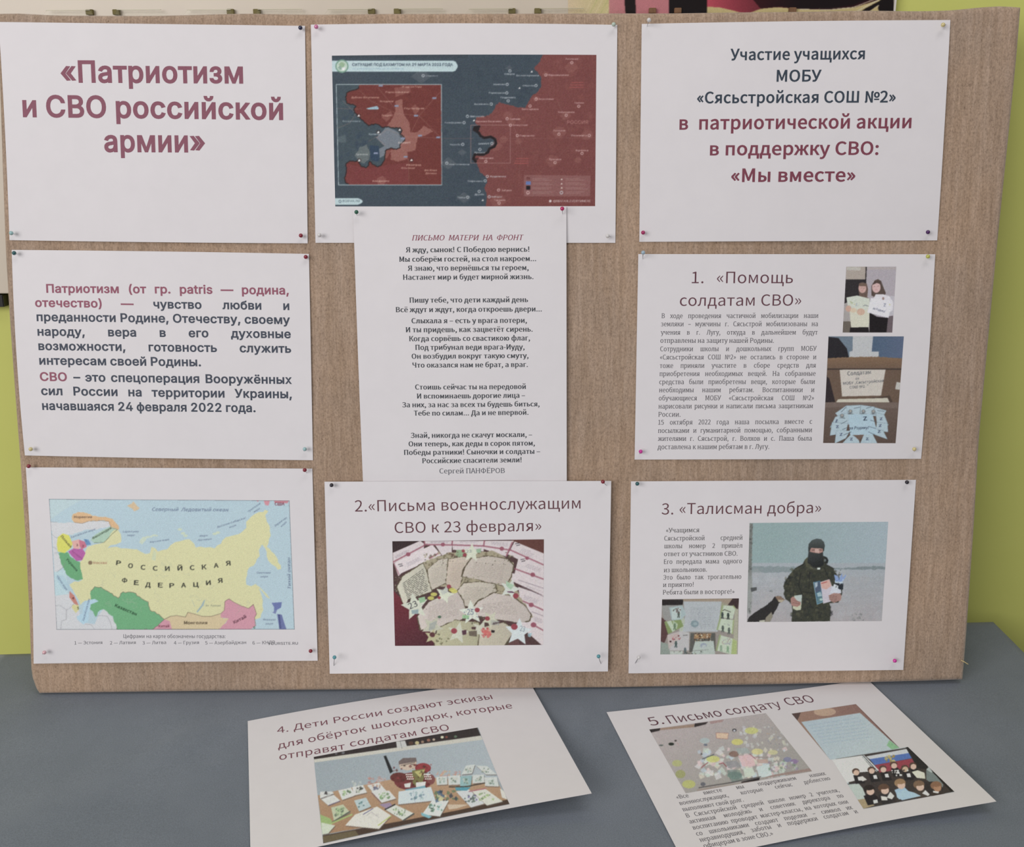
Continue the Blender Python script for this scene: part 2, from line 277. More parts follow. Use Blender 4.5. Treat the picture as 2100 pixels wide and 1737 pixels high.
97,268,2,37,110,-6,-24,2,-21,7,-18,12,-14,16,-9,20,-3,23,2,21,7,16,23,22,33,12,37,6,38,5,22,6,0,42,-18,18,-30,6,-32,-6,-22,-15,-12,-19,-41,12,11,22,15,16,37,20,42,6,31,-3,33,-13,14,-12,11,-16,7,-21,3,-26,0,-173,-42,0,0,36,-3,0,-14,-19,-25,-16,15,117,31,22,3,18,6,14,11,10,13,9,31,0,36,-11,-6,-58,-9,-29,-7,-21,-13,-6,-10,-2,-14,7,-22,19,-14,
98,292,2,27,158,-6,-22,2,-17,7,-24,18,-14,19,-4,0,0,-40,-41,0,0,350,42,0,0,-130,3,0,14,18,23,18,17,6,23,2,30,-4,27,-12,23,-20,16,-27,11,-33,3,-38,-3,-39,-10,-33,-17,-27,-22,-20,-27,-12,24,152,32,22,3,18,10,15,15,10,20,7,24,2,26,-2,26,-7,24,-10,19,-15,15,-18,10,-22,3,-23,-3,-18,-9,-15,-15,-10,-19,-6,-24,-2,-27,2,-27,6,-24,11,-20,14,-14,19,-10,
99,272,1,40,143,-6,-34,5,-29,12,-24,21,-17,26,-12,33,-4,38,4,38,12,33,17,27,24,21,29,12,34,4,36,-5,31,-14,24,-23,15,-31,-41,-11,-8,19,-14,15,-19,10,-24,3,-24,-3,-19,-11,-15,-15,-10,-20,-9,-49,9,-48,10,-20,15,-16,19,-10,24,-3,24,3,19,10,15,16,8,20,41,-11,-15,-31,-24,-24,-32,-15,
100,292,2,27,134,-6,-30,5,-27,12,-23,20,-16,27,-11,33,-4,39,4,38,11,33,17,27,22,20,27,12,31,4,22,-2,17,-6,24,-18,13,-18,3,0,0,130,42,0,0,-350,-41,0,0,40,-4,0,-14,-19,-23,-18,-18,-7,24,141,32,22,3,18,10,15,14,10,20,6,24,2,27,-2,27,-6,24,-10,19,-15,15,-18,9,-22,3,-23,-3,-19,-10,-14,-15,-10,-19,-7,-24,-2,-26,2,-26,7,-24,10,-20,15,-15,18,-10,
101,278,1,52,146,-6,-36,5,-30,12,-24,21,-18,26,-11,33,-4,37,4,38,11,33,18,28,23,20,29,13,33,4,42,-7,19,-9,18,-13,14,-18,12,-23,7,-28,2,-49,-204,0,0,35,182,0,-20,-13,-2,24,-6,22,-10,17,-14,14,-18,8,-22,3,-22,-3,-18,-8,-15,-14,-11,-17,-7,-19,-2,-21,0,-23,3,-27,7,-22,12,-18,16,-13,19,-8,23,-2,29,4,21,14,14,23,41,-11,-8,-18,-12,-17,-17,-14,-20,-10,-22,-6,
102,175,2,4,157,261,0,-36,-153,0,0,36,17,55,0,0,297,3,20,8,17,12,13,15,10,36,8,24,-3,14,-4,-11,-36,-8,3,-14,1,-17,-2,-11,-8,-6,-12,-3,-16,0,-288,
103,292,2,43,142,-104,-50,8,-35,20,-22,28,35,20,14,-17,22,-16,36,-6,29,4,23,11,15,20,5,28,0,51,-3,0,-14,-18,-23,-18,-18,-6,-22,-2,-30,4,-26,11,-23,19,-17,25,-11,32,-4,38,4,37,11,33,17,26,22,20,27,12,31,4,22,-1,17,-6,24,-19,14,-19,3,0,0,42,41,0,0,-267,-4,-31,-11,-25,-18,-19,-23,-12,-27,-8,24,141,41,22,2,18,9,15,13,10,18,7,23,2,26,-2,27,-7,23,-10,18,-14,15,-19,9,-22,3,-23,-3,-18,-10,-15,-14,-10,-19,-7,-23,-2,-26,2,-25,7,-23,10,-18,15,-14,19,-8,
104,282,1,28,78,156,0,-156,-42,0,0,350,42,0,0,-152,-8,0,15,31,20,20,24,12,27,3,25,-2,22,-8,18,-14,13,-19,9,-25,3,-31,0,-165,-42,0,0,162,-4,27,-12,20,-19,13,-25,4,-33,-8,-14,-10,-10,-14,-7,-17,
105,115,2,4,36,0,0,261,42,0,0,-261,12,58,305,-21,8,-6,9,-3,10,3,11,6,9,21,8,20,-8,7,-9,2,-11,-2,-10,-7,-9,
107,262,3,7,76,94,0,52,7,0,113,115,52,0,-121,-124,-5,0,4,36,0,0,350,42,0,0,-350,4,202,0,-100,128,30,29,124,-157,
108,130,1,13,96,-2,-27,4,-18,12,-11,19,-4,25,0,292,42,0,0,-282,5,-25,6,-6,12,-1,16,1,7,-35,
109,420,1,45,36,0,0,261,41,0,0,-58,-3,0,17,35,27,21,33,7,26,-5,21,-13,14,-20,9,-25,-6,0,7,18,10,15,30,22,38,8,22,-3,20,-7,17,-13,13,-17,8,-23,3,-28,0,-175,-42,0,0,175,-4,24,-12,16,-17,9,-20,3,-31,-7,-19,-20,-7,-30,0,-170,-42,0,0,179,-4,19,-11,16,-16,10,-21,3,-29,-7,-21,-21,-7,-16,-2,-19,0,-164,
110,282,1,28,78,156,0,-156,-42,0,0,261,41,0,0,-63,-7,0,15,31,20,20,24,12,27,3,25,-2,22,-8,18,-14,13,-19,9,-25,3,-31,0,-165,-42,0,0,162,-4,27,-12,20,-19,13,-25,4,-33,-8,-14,-10,-10,-14,-7,-17,
111,286,2,24,143,-6,-34,5,-29,12,-24,21,-17,26,-12,33,-4,38,4,38,12,33,17,27,24,21,29,12,34,4,33,-4,29,-12,24,-21,18,-27,11,-33,4,-38,-4,-38,-11,-33,-18,-26,-24,-21,-29,-12,20,143,32,24,3,19,10,15,16,10,20,9,48,-9,49,-10,20,-15,15,-19,11,-24,3,-24,-3,-19,-11,-15,-15,-10,-20,-9,-49,9,-48,10,-20,15,-16,19,-10,
112,292,2,27,36,-98,0,359,41,0,0,-41,4,0,13,18,24,18,17,6,23,2,30,-4,27,-12,23,-20,16,-27,11,-33,3,-38,-3,-39,-10,-33,-17,-27,-22,-20,-27,-12,-31,-5,-22,2,-17,7,-24,18,-14,19,-3,0,0,-138,24,152,32,22,3,18,10,15,15,10,20,7,24,2,26,-2,26,-7,24,-10,19,-15,15,-18,10,-22,3,-23,-3,-18,-9,-15,-15,-10,-19,-6,-24,-2,-27,2,-27,6,-24,11,-20,14,-14,19,-10,
114,178,1,17,36,0,0,261,41,0,0,-40,2,0,10,18,16,14,19,9,23,3,20,-1,0,-42,-25,2,-33,-8,-22,-21,-7,-15,-2,-17,0,-163,
115,251,1,55,125,-6,-48,8,-19,10,-15,14,-12,18,-7,21,41,8,7,-18,13,-14,18,-7,22,-3,24,3,19,9,12,13,4,15,-2,12,-7,10,-29,14,-43,10,-31,11,-22,15,-13,20,-5,25,3,22,10,18,15,15,19,12,23,7,27,2,25,-2,21,-6,17,-10,14,-13,17,-34,-39,-8,-17,26,-16,9,-22,3,-22,-3,-17,-8,-11,-12,-4,-15,2,-13,8,-11,33,-14,40,-9,31,-11,22,-15,13,-20,4,-25,-3,-21,-10,-20,-16,-15,-20,-13,-25,-7,
116,156,2,4,140,261,0,-36,-136,0,0,36,15,45,324,42,0,0,-257,1,-15,6,-10,9,-6,14,-2,22,3,8,-36,-15,-3,-16,-1,-30,5,-23,13,-14,21,-4,28,
117,282,1,28,125,-4,-24,3,-22,8,-18,14,-13,19,-9,25,-3,31,0,165,42,0,0,-162,4,-27,12,-20,19,-13,25,-4,33,8,14,10,10,14,6,17,3,21,0,156,42,0,0,-261,-41,0,0,63,6,0,-14,-31,-20,-20,-24,-12,
118,268,1,10,112,0,-100,261,46,0,56,-154,27,-93,-14,0,27,93,56,154,46,0,-100,-261,
119,390,1,20,95,0,-79,261,44,0,46,-167,15,-66,-8,0,15,65,45,168,45,0,45,-168,14,-65,-8,0,15,65,46,168,45,0,-79,-261,-43,0,-63,232,10,0,-63,-232,
120,261,1,18,14,0,104,150,0,-32,-98,143,49,0,74,-119,-22,0,39,68,34,51,48,0,-98,-145,0,31,102,-147,-49,0,-78,125,22,0,-39,-66,-39,-59,
121,268,1,19,33,-95,9,36,29,-2,19,10,14,27,8,23,-100,262,46,0,56,-154,27,-93,-15,0,28,93,56,154,46,0,-116,-301,-19,-34,-25,-19,-33,-7,-19,2,
122,262,1,12,29,0,0,31,146,189,0,2,-142,0,0,39,196,0,0,-33,-142,-187,0,-2,146,0,0,-39,
48,312,2,24,156,-5,-36,6,-31,16,-24,26,-18,35,-11,44,-3,53,4,52,11,45,17,35,25,26,30,16,36,6,36,-6,30,-16,24,-26,18,-35,11,-45,4,-52,-4,-53,-11,-44,-17,-35,-25,-26,-30,-16,24,156,34,24,4,20,13,16,20,11,28,7,35,3,41,-3,41,-7,35,-11,28,-16,20,-20,13,-24,4,-24,-4,-20,-13,-16,-20,-11,-28,-7,-35,-3,-41,3,-41,7,-35,11,-28,16,-20,20,-13,
49,312,2,4,53,0,0,38,216,0,0,-38,8,190,350,0,-350,-44,0,0,308,-2,0,-85,-62,0,48,77,56,
50,312,1,36,44,0,0,33,117,124,33,37,20,31,6,31,-2,17,-6,15,-24,21,-34,7,-19,-2,-16,-6,-14,-10,-10,-14,-6,-16,-2,-19,-42,0,4,30,10,25,17,22,22,15,27,10,30,4,29,-4,26,-9,22,-16,16,-20,11,-23,3,-27,-7,-37,-24,-41,-47,-54,-79,-82,0,-3,163,0,0,-39,
51,312,1,44,150,-5,-31,3,-28,9,-24,14,-19,18,-12,24,-6,28,45,0,4,-17,8,-14,27,-19,36,-7,39,8,16,9,11,13,8,16,2,20,-2,18,-7,17,-11,14,-17,12,-22,7,-29,2,-30,0,0,36,90,102,0,3,-150,0,0,39,208,0,0,-33,-111,-126,0,8,36,-1,31,-8,25,-16,18,-21,12,-25,3,-28,-4,-29,-11,-26,-19,-21,-24,-15,-29,-10,
52,312,2,8,27,73,0,36,143,241,44,0,-139,-236,0,-2,209,0,0,-39,4,194,0,0,218,42,0,0,-218,
53,312,1,43,152,-5,-29,3,-27,10,-22,14,-17,19,-11,23,-5,26,43,0,11,-29,24,-20,33,-7,20,3,18,7,15,12,11,16,7,18,3,22,-3,21,-7,19,-12,16,-15,12,-18,8,-21,3,-35,-6,-27,-16,-42,5,20,176,186,0,0,-39,-148,0,-12,-104,30,17,36,5,23,-2,21,-6,35,-25,24,-37,8,-47,-4,-32,-11,-28,-18,-24,-24,-18,-28,-11,
54,312,2,28,156,-5,-31,4,-27,11,-23,18,-17,23,-11,28,-3,32,2,26,9,27,39,70,80,116,48,0,-118,-170,-4,0,14,18,21,13,27,5,30,-3,25,-10,21,-16,16,-22,10,-26,4,-31,-4,-31,-11,-27,-17,-23,-23,-17,-27,-11,24,156,33,19,3,17,7,14,12,10,15,7,18,2,20,-2,21,-7,18,-10,15,-14,11,-17,7,-19,3,-20,-3,-16,-7,-14,-11,-11,-15,-7,-18,-2,-20,2,-21,7,-18,11,-15,14,-12,16,-7,
55,312,1,8,67,0,155,308,0,3,-179,0,0,39,226,0,0,-41,-156,-309,
56,312,3,45,156,-5,-34,3,-29,10,-24,15,-18,20,-11,23,-4,27,2,21,7,20,10,18,15,14,16,10,19,6,0,2,-23,10,-18,18,-12,23,-4,27,4,25,10,22,17,19,21,15,26,9,30,3,29,-3,26,-9,21,-15,17,-19,10,-22,4,-25,-4,-27,-12,-23,-18,-18,-22,-10,0,-2,18,-6,17,-10,24,-32,7,-20,3,-21,-4,-27,-12,-23,-18,-20,-24,-15,-29,-10,22,156,34,40,7,15,10,11,12,7,15,3,17,-3,19,-7,16,-12,13,-15,10,-19,7,-20,2,-21,-2,-19,-7,-15,-10,-12,-13,-7,-16,-3,-19,3,-17,7,-15,11,-12,15,-10,14,156,199,33,8,22,20,7,15,2,16,-8,31,-23,20,-33,7,-34,-7,-23,-20,-6,-14,-2,-17,8,-31,23,-20,
57,312,2,28,156,355,30,-4,27,-11,23,-18,17,-23,11,-28,4,-32,-3,-26,-9,-27,-39,-70,-79,-116,-48,0,117,170,4,0,-13,-18,-21,-13,-27,-5,-30,3,-26,10,-21,16,-16,22,-10,26,-3,31,3,31,11,27,17,23,23,17,27,11,24,156,317,-19,-3,-17,-7,-14,-12,-11,-15,-7,-18,-2,-20,2,-21,7,-18,11,-15,14,-11,17,-7,19,-3,19,3,17,7,14,11,10,15,7,18,2,20,-2,21,-7,18,-10,15,-14,12,-17,7,
46,129,1,16,66,-3,-12,2,-11,7,-7,10,-2,12,2,12,7,11,11,6,12,3,12,-3,10,-6,7,-11,2,-12,-2,-12,-7,-10,-10,-7,
44,129,1,4,26,-82,21,131,47,0,-36,-131,
58,129,2,16,66,-3,-12,2,-11,7,-7,10,-2,12,2,12,7,11,11,6,12,3,12,-3,10,-6,7,-11,2,-12,-2,-12,-7,-10,-10,-7,16,66,186,-12,3,-11,6,-7,11,-2,12,2,12,7,10,11,7,12,2,12,-2,10,-7,7,-10,2,-12,-2,-12,-7,-11,-10,-6,
59,129,2,4,26,-82,21,131,47,0,-36,-131,16,71,186,-12,3,-10,6,-7,11,-2,12,2,12,7,10,10,7,12,2,12,-2,10,-7,7,-10,3,-12,-3,-12,-7,-11,-10,-6,
40,188,1,15,61,142,8,81,22,80,30,68,41,0,-31,-76,-20,-79,-7,-74,6,-63,19,-68,33,-77,-41,0,-26,51,-18,53,-12,52,
41,188,1,15,26,-66,33,78,19,68,6,62,-7,74,-20,79,-31,76,40,0,31,-68,22,-80,8,-81,-4,-53,-12,-52,-19,-52,-26,-51,
171,277,2,6,116,34,-93,110,93,110,48,0,-92,-110,92,-110,6,211,34,-93,110,93,110,48,0,-92,-110,92,-110,
187,277,2,6,18,34,91,110,-91,110,48,0,93,-110,-93,-110,6,113,34,92,110,-92,110,48,0,94,-110,-94,-110,
8212,481,1,4,481,168,0,-39,-481,0,0,39,
8211,241,1,4,241,168,0,-39,-241,0,0,39,
45,312,1,4,232,168,0,-39,-154,0,0,39,
64,465,2,97,245,-93,-49,4,-44,11,-37,17,-31,25,-24,31,-18,37,-11,43,-3,48,3,48,11,42,18,37,24,31,31,24,36,18,42,12,47,3,45,-4,40,-11,34,-19,28,-24,22,-28,15,-33,10,-35,3,-36,-3,-50,-11,-46,-11,-18,-14,-15,-19,-9,-24,-3,-27,4,-25,13,-8,11,-4,12,-2,0,-8,-14,-14,-13,-18,-8,-24,-3,-29,4,-24,11,-18,19,-14,23,-8,28,-2,31,3,30,9,27,15,23,20,17,23,10,27,4,21,-2,17,-6,21,-18,2,0,0,20,38,0,0,-154,8,-25,9,-8,13,-2,16,3,11,8,8,15,5,20,4,61,-3,30,-7,29,-13,26,-17,24,-23,20,-28,15,-32,9,-38,3,-38,-3,-34,-9,-30,-15,-24,-21,-20,-26,-14,-31,-9,-36,-3,-41,3,-40,9,-37,14,-31,20,-25,26,-21,30,-15,36,-9,41,-3,37,4,32,8,22,7,10,-34,-28,-8,-36,-8,19,227,45,20,2,16,7,12,11,9,16,6,46,-7,44,-9,14,-12,9,-34,7,-18,-3,-15,-7,-13,-12,-8,-15,-8,-37,6,-41,8,-17,12,-13,15,-9,
95,219,1,4,219,0,0,-39,-219,0,0,39,
39,142,1,4,54,218,-6,132,45,0,-5,-132
]
FONT_N = [
1040,290,2,8,2,0,44,0,34,107,128,0,34,-107,46,0,-118,350,-50,0,4,91,142,52,172,2,0,52,-172,
1041,309,2,15,48,0,113,0,52,6,40,20,25,33,9,47,-9,45,-27,30,-40,17,-52,5,-67,0,0,110,172,0,0,37,-216,0,9,92,35,0,134,61,0,50,-7,31,-20,10,-37,-10,-40,-30,-22,-50,-8,
1042,314,3,18,48,0,111,0,54,6,42,20,27,32,10,45,-9,41,-25,28,-37,14,0,3,28,16,17,27,6,33,-9,39,-24,26,-39,15,-48,5,-104,0,9,92,202,0,113,54,0,46,-5,28,-18,9,-33,-9,-31,-27,-20,-49,-6,9,92,35,0,132,61,0,52,-7,33,-20,11,-36,-12,-39,-32,-22,-52,-8,
1043,266,1,6,48,0,44,0,0,313,158,0,0,37,-202,0,
1044,340,2,16,57,0,226,0,0,-100,38,0,6,111,0,27,-40,0,0,312,-176,0,-32,-187,-26,-95,-23,-30,-16,0,0,-27,5,-111,38,0,6,80,38,21,45,18,73,26,157,98,0,0,-275,
1045,281,1,12,48,0,207,0,0,38,-163,0,0,127,133,0,0,38,-133,0,0,110,158,0,0,37,-202,0,
1025,281,3,12,48,0,207,0,0,38,-163,0,0,127,133,0,0,38,-133,0,0,110,158,0,0,37,-202,0,8,100,382,18,7,8,19,-8,19,-18,7,-19,-7,-7,-19,7,-19,8,210,382,18,7,7,19,-7,19,-18,7,-19,-7,-8,-19,8,-19,
1047,296,1,41,148,-6,49,7,40,20,27,33,10,45,-9,42,-25,29,-36,16,0,2,28,18,18,27,6,34,-8,38,-23,28,-35,17,-45,6,-60,-11,-47,-31,24,-29,37,24,45,9,35,-7,25,-19,9,-30,-9,-33,-29,-21,-50,-6,-29,0,0,-35,40,0,51,-7,33,-21,11,-37,-11,-38,-30,-23,-42,-9,-54,10,-47,33,-24,-31,37,-28,41,-17,
1048,350,1,16,48,0,47,0,129,222,38,71,2,0,-6,-109,0,-184,44,0,0,350,-47,0,-129,-222,-38,-71,-2,0,6,111,0,182,-44,0,
1049,350,2,16,48,0,47,0,129,222,38,71,2,0,-6,-109,0,-184,44,0,0,350,-47,0,-129,-222,-38,-71,-2,0,6,111,0,182,-44,0,14,177,378,47,10,25,26,9,34,-38,0,-5,-23,-14,-16,-24,-6,-24,6,-13,16,-5,23,-39,0,9,-34,26,-26,
1050,309,1,20,48,0,44,0,0,166,60,0,108,-166,48,0,-121,186,47,84,25,36,21,8,12,-1,8,40,-20,3,-27,-5,-24,-19,-27,-41,-49,-89,-61,0,0,148,-44,0,
1051,336,1,16,30,-6,36,10,27,40,21,81,34,188,96,0,0,-313,44,0,0,350,-175,0,-40,-220,-16,-61,-16,-27,-17,-6,-15,3,-9,-40,
1052,388,1,19,48,0,40,0,0,194,-6,103,2,0,95,-262,29,0,94,262,2,0,-6,-103,0,-194,41,0,0,350,-53,0,-66,-187,-25,-73,-2,0,-92,260,-53,0,
1053,348,1,12,48,0,44,0,0,165,163,0,0,-165,45,0,0,350,-45,0,0,-147,-163,0,0,147,-44,0,
1054,354,2,16,177,-6,61,13,47,36,31,57,11,76,-11,76,-31,56,-47,36,-61,12,-60,-12,-48,-36,-30,-56,-11,-76,11,-76,30,-57,48,-36,16,177,32,-43,11,-33,29,-21,45,-7,59,7,59,21,45,33,28,43,10,43,-10,33,-28,21,-45,7,-59,-7,-59,-21,-45,-33,-29,
1055,344,1,8,48,0,44,0,0,313,160,0,0,-313,44,0,0,350,-248,0,
1056,302,2,13,48,0,44,0,0,139,58,0,53,7,40,20,27,33,9,48,-10,49,-26,31,-41,18,-54,5,-100,0,10,92,175,0,139,50,0,41,-3,29,-11,17,-21,6,-32,-10,-41,-30,-23,-51,-8,
1057,305,1,29,180,-6,42,6,35,17,30,27,-24,28,-36,-29,-45,-11,-45,11,-35,28,-21,45,-8,60,8,59,22,45,35,28,45,10,40,-10,32,-23,24,28,-40,30,-56,13,-50,-8,-43,-23,-33,-37,-22,-51,-7,-62,7,-63,21,-50,33,-37,42,-23,
1058,286,1,8,121,0,44,0,0,313,106,0,0,37,-256,0,0,-37,106,0,
1059,275,1,18,73,-6,38,8,27,24,21,38,115,286,-45,0,-61,-156,-24,-69,-2,0,-27,69,-66,156,-46,0,119,-268,-7,-19,-18,-21,-28,-7,-22,4,-9,-40,
1060,391,3,22,176,-6,39,0,0,50,63,10,48,26,29,41,11,55,-11,55,-29,40,-48,26,-63,10,0,49,-39,0,0,-49,-64,-10,-47,-26,-30,-40,-10,-55,10,-55,30,-41,47,-26,64,-10,9,176,78,-47,8,-34,19,-21,31,-7,40,7,40,21,30,34,19,47,8,9,215,273,46,-8,34,-19,21,-30,7,-40,-7,-40,-21,-30,-34,-20,-46,-8,
1061,274,1,16,8,0,47,0,50,95,28,56,2,0,82,-151,49,0,-103,179,96,171,-47,0,-46,-89,-25,-52,-2,0,-75,141,-49,0,95,-169,
1062,343,1,12,286,-100,38,0,5,138,-39,0,0,312,-45,0,0,-312,-153,0,0,312,-44,0,0,-350,238,0,
1063,319,1,18,227,0,44,0,0,350,-44,0,0,-167,-60,-5,-38,3,-27,13,-17,24,-6,37,0,95,-43,0,0,-95,9,-53,25,-35,40,-20,53,-6,64,5,
1064,461,1,12,48,0,366,0,0,350,-44,0,0,-312,-118,0,0,312,-43,0,0,-312,-118,0,0,312,-43,0,
1065,466,1,17,48,0,361,0,0,-100,39,0,5,111,0,27,-39,0,0,312,-44,0,0,-312,-118,0,0,312,-43,0,0,-312,-118,0,0,312,-43,0,
1067,425,3,13,48,0,100,0,53,6,40,20,26,33,9,48,-9,46,-27,30,-41,18,-52,6,-55,0,0,143,-44,0,9,92,36,0,134,48,0,51,-6,31,-21,11,-37,-11,-40,-31,-23,-49,-7,4,334,0,44,0,0,350,-44,0,
1068,309,2,13,48,0,110,0,52,6,41,20,25,33,10,48,-10,46,-26,30,-41,18,-52,6,-65,0,0,143,-44,0,9,92,36,0,134,58,0,51,-6,31,-21,11,-37,-11,-40,-30,-23,-51,-7,
1069,305,1,32,85,165,148,0,-9,-58,-21,-41,-33,-25,-42,-9,-48,11,-39,29,-24,-28,32,-27,37,-17,44,-6,48,7,40,22,32,37,20,50,7,65,-7,64,-20,51,-30,37,-41,22,-49,7,-60,-13,-45,-30,25,-28,35,24,43,9,41,-8,31,-22,22,-36,10,-49,-147,0,
1071,310,2,9,159,184,-46,7,-29,23,-10,38,10,37,29,19,46,6,59,0,0,-130,15,12,0,51,0,91,148,64,0,0,-148,44,0,0,350,-109,0,-49,-5,-39,-17,-25,-30,-9,-46,10,-48,28,-33,41,-18,
1072,269,2,24,104,-6,45,11,42,26,4,-31,36,0,0,159,-5,44,-16,34,-28,21,-41,8,-58,-11,-44,-23,17,-30,35,19,43,9,32,-10,17,-24,4,-32,-71,-12,-50,-20,-28,-28,-10,-37,10,-40,27,-25,9,116,29,-23,4,-17,13,-6,24,11,30,37,21,69,14,0,-72,-36,-25,
1073,290,2,26,151,-6,44,9,36,27,25,43,9,55,-8,51,-22,39,-33,23,-42,9,-47,-11,-41,-34,12,64,24,36,38,18,84,16,23,11,-8,40,-22,-9,-87,-18,-45,-21,-34,-37,-21,-59,-7,-89,8,-70,24,-51,38,-31,13,70,169,41,37,38,10,39,-11,24,-30,8,-47,-9,-51,-25,-34,-36,-13,-34,8,-26,23,-15,38,-5,50,
1074,271,3,16,44,0,104,0,41,4,32,14,22,23,7,33,-7,31,-20,20,-27,11,0,2,31,20,12,35,-12,38,-34,22,-50,6,-99,0,9,87,150,0,78,52,0,33,-4,18,-14,6,-20,-6,-21,-19,-14,-35,-5,9,87,31,0,88,53,0,37,-5,23,-14,7,-23,-7,-25,-21,-16,-36,-5,
1075,219,1,6,44,0,44,0,0,224,117,0,0,35,-161,0,
1076,284,2,16,53,0,177,0,0,-92,37,0,5,100,0,27,-38,0,0,224,-160,0,-14,-115,-17,-83,-20,-26,-12,0,0,-27,4,-100,38,0,6,69,35,17,38,12,63,10,88,83,0,0,-189,
1077,265,2,22,149,-6,47,7,38,19,-15,29,-31,-15,-34,-5,-44,11,-30,31,-12,48,175,0,1,25,-6,50,-20,39,-33,24,-44,9,-43,-9,-37,-28,-26,-43,-10,-57,9,-57,27,-42,39,-27,7,67,150,14,44,26,28,35,9,35,-9,22,-27,7,-45,
1105,265,4,22,149,-6,47,7,38,19,-15,29,-31,-15,-34,-5,-44,11,-30,31,-12,48,175,0,1,25,-6,50,-20,39,-33,24,-44,9,-43,-9,-37,-28,-26,-43,-10,-57,9,-57,27,-42,39,-27,7,67,150,14,44,26,28,35,9,35,-9,22,-27,7,-45,8,89,314,19,7,8,19,-8,19,-19,7,-19,-7,-7,-19,7,-19,8,192,314,19,7,8,19,-8,19,-19,7,-19,-7,-7,-19,7,-19,
1078,363,1,36,7,0,47,0,65,117,43,0,0,-117,39,0,0,117,43,0,64,-117,48,0,-82,136,21,52,18,29,19,6,9,-1,8,41,-16,3,-25,-5,-23,-17,-20,-33,-23,-59,-41,0,0,107,-39,0,0,-107,-41,0,-24,59,-19,33,-23,17,-25,5,-16,-3,8,-41,9,1,19,-6,18,-29,21,-52,
1079,244,1,37,118,-6,52,9,37,27,15,42,-7,31,-19,21,-28,12,0,2,32,23,11,35,-13,39,-34,23,-47,8,-50,-8,-41,-21,18,-29,32,17,39,6,28,-4,19,-14,7,-22,-7,-21,-21,-15,-35,-5,-30,0,0,-31,36,0,37,-5,22,-14,8,-25,-9,-25,-23,-16,-33,-5,-39,5,-36,20,-19,-28,47,-25,
1080,301,1,16,44,0,41,0,98,148,34,56,3,0,-5,-96,0,-108,42,0,0,259,-40,0,-99,-148,-34,-56,-2,0,4,96,0,108,-42,0,
1081,301,2,16,44,0,41,0,98,148,34,56,3,0,-5,-96,0,-108,42,0,0,259,-40,0,-99,-148,-34,-56,-2,0,4,96,0,108,-42,0,16,152,306,38,7,25,18,15,26,5,31,-35,0,-5,-28,-15,-20,-28,-8,-28,8,-15,20,-5,28,-36,0,6,-31,15,-26,25,-18,
1082,265,1,20,44,0,44,0,0,117,50,0,73,-117,47,0,-88,136,23,52,18,29,19,6,9,-1,7,41,-15,3,-25,-4,-22,-16,-21,-35,-25,-59,-50,0,0,107,-44,0,
1083,283,1,15,29,-6,33,9,23,29,12,48,18,144,80,0,0,-224,44,0,0,259,-159,0,-20,-168,-12,-42,-23,-13,-12,2,-8,-40,
1084,338,1,21,44,0,39,0,0,117,-5,89,2,0,24,-61,51,-121,28,0,74,182,2,0,-4,-89,0,-117,39,0,0,259,-50,0,-50,-121,-23,-64,-2,0,-24,64,-51,121,-50,0,
1085,300,1,12,44,0,44,0,0,116,124,0,0,-116,44,0,0,259,-44,0,0,-105,-124,0,0,105,-44,0,
1086,289,2,16,145,-6,45,9,38,26,27,43,10,57,-10,58,-27,43,-38,27,-45,9,-46,-9,-38,-27,-26,-43,-10,-58,10,-57,26,-43,38,-26,12,145,30,-40,13,-26,34,-9,52,9,53,26,35,40,12,39,-12,27,-35,9,-53,-9,-52,-27,-34,
1087,295,1,8,44,0,44,0,0,224,120,0,0,-224,43,0,0,259,-207,0,
1088,296,2,18,44,-109,44,0,0,88,-2,45,36,-23,36,-7,43,9,36,27,24,44,10,60,-7,54,-20,42,-32,27,-44,9,-44,-11,-40,-26,-4,30,-36,0,11,151,31,-29,5,-34,21,0,137,35,26,34,9,40,-12,22,-33,6,-51,-9,-55,-27,-35,
1089,244,1,24,146,-6,45,9,39,23,-19,30,-28,-18,-33,-8,-42,13,-28,34,-10,52,10,53,29,35,42,12,28,-6,24,-16,22,28,-32,22,-44,9,-47,-9,-40,-27,-27,-43,-10,-58,9,-57,26,-43,38,-26,
1090,245,1,8,101,0,43,0,0,224,88,0,0,35,-218,0,0,-35,87,0,
1091,249,1,18,48,-112,44,12,31,32,22,46,98,281,-43,0,-47,-143,-21,-74,-2,0,-78,217,-46,0,104,-259,-5,-20,-14,-29,-19,-20,-26,-7,-20,4,-8,-34,
1092,392,3,30,174,-109,43,0,-1,121,26,-13,25,-5,38,9,31,27,22,44,8,60,-6,54,-18,42,-30,27,-40,9,-29,-6,-27,-14,1,134,-43,0,1,-133,-24,14,-27,5,-38,-10,-31,-27,-22,-43,-8,-57,7,-57,20,-43,31,-26,41,-9,28,5,23,14,11,133,31,-34,11,-21,34,-8,54,8,52,22,35,31,12,22,-4,22,-13,0,-163,-21,-15,11,260,31,-21,3,-23,14,0,163,23,14,22,4,34,-12,20,-33,6,-51,-8,-55,-21,-35,
1093,238,1,14,7,0,46,0,61,107,3,0,66,-107,48,0,-86,131,79,128,-45,0,-55,-100,-3,0,-60,100,-47,0,79,-124,
1094,296,1,13,244,-92,37,0,4,100,0,27,-38,0,0,224,-43,0,0,-224,-116,0,0,224,-44,0,0,-259,200,0,
1095,273,1,17,186,0,43,0,0,259,-43,0,0,-121,-42,-4,-39,5,-23,18,-7,31,0,71,-43,0,0,-71,7,-41,20,-28,32,-16,44,-5,51,5,
1096,400,1,12,44,0,312,0,0,259,-43,0,0,-224,-92,0,0,224,-42,0,0,-224,-92,0,0,224,-43,0,
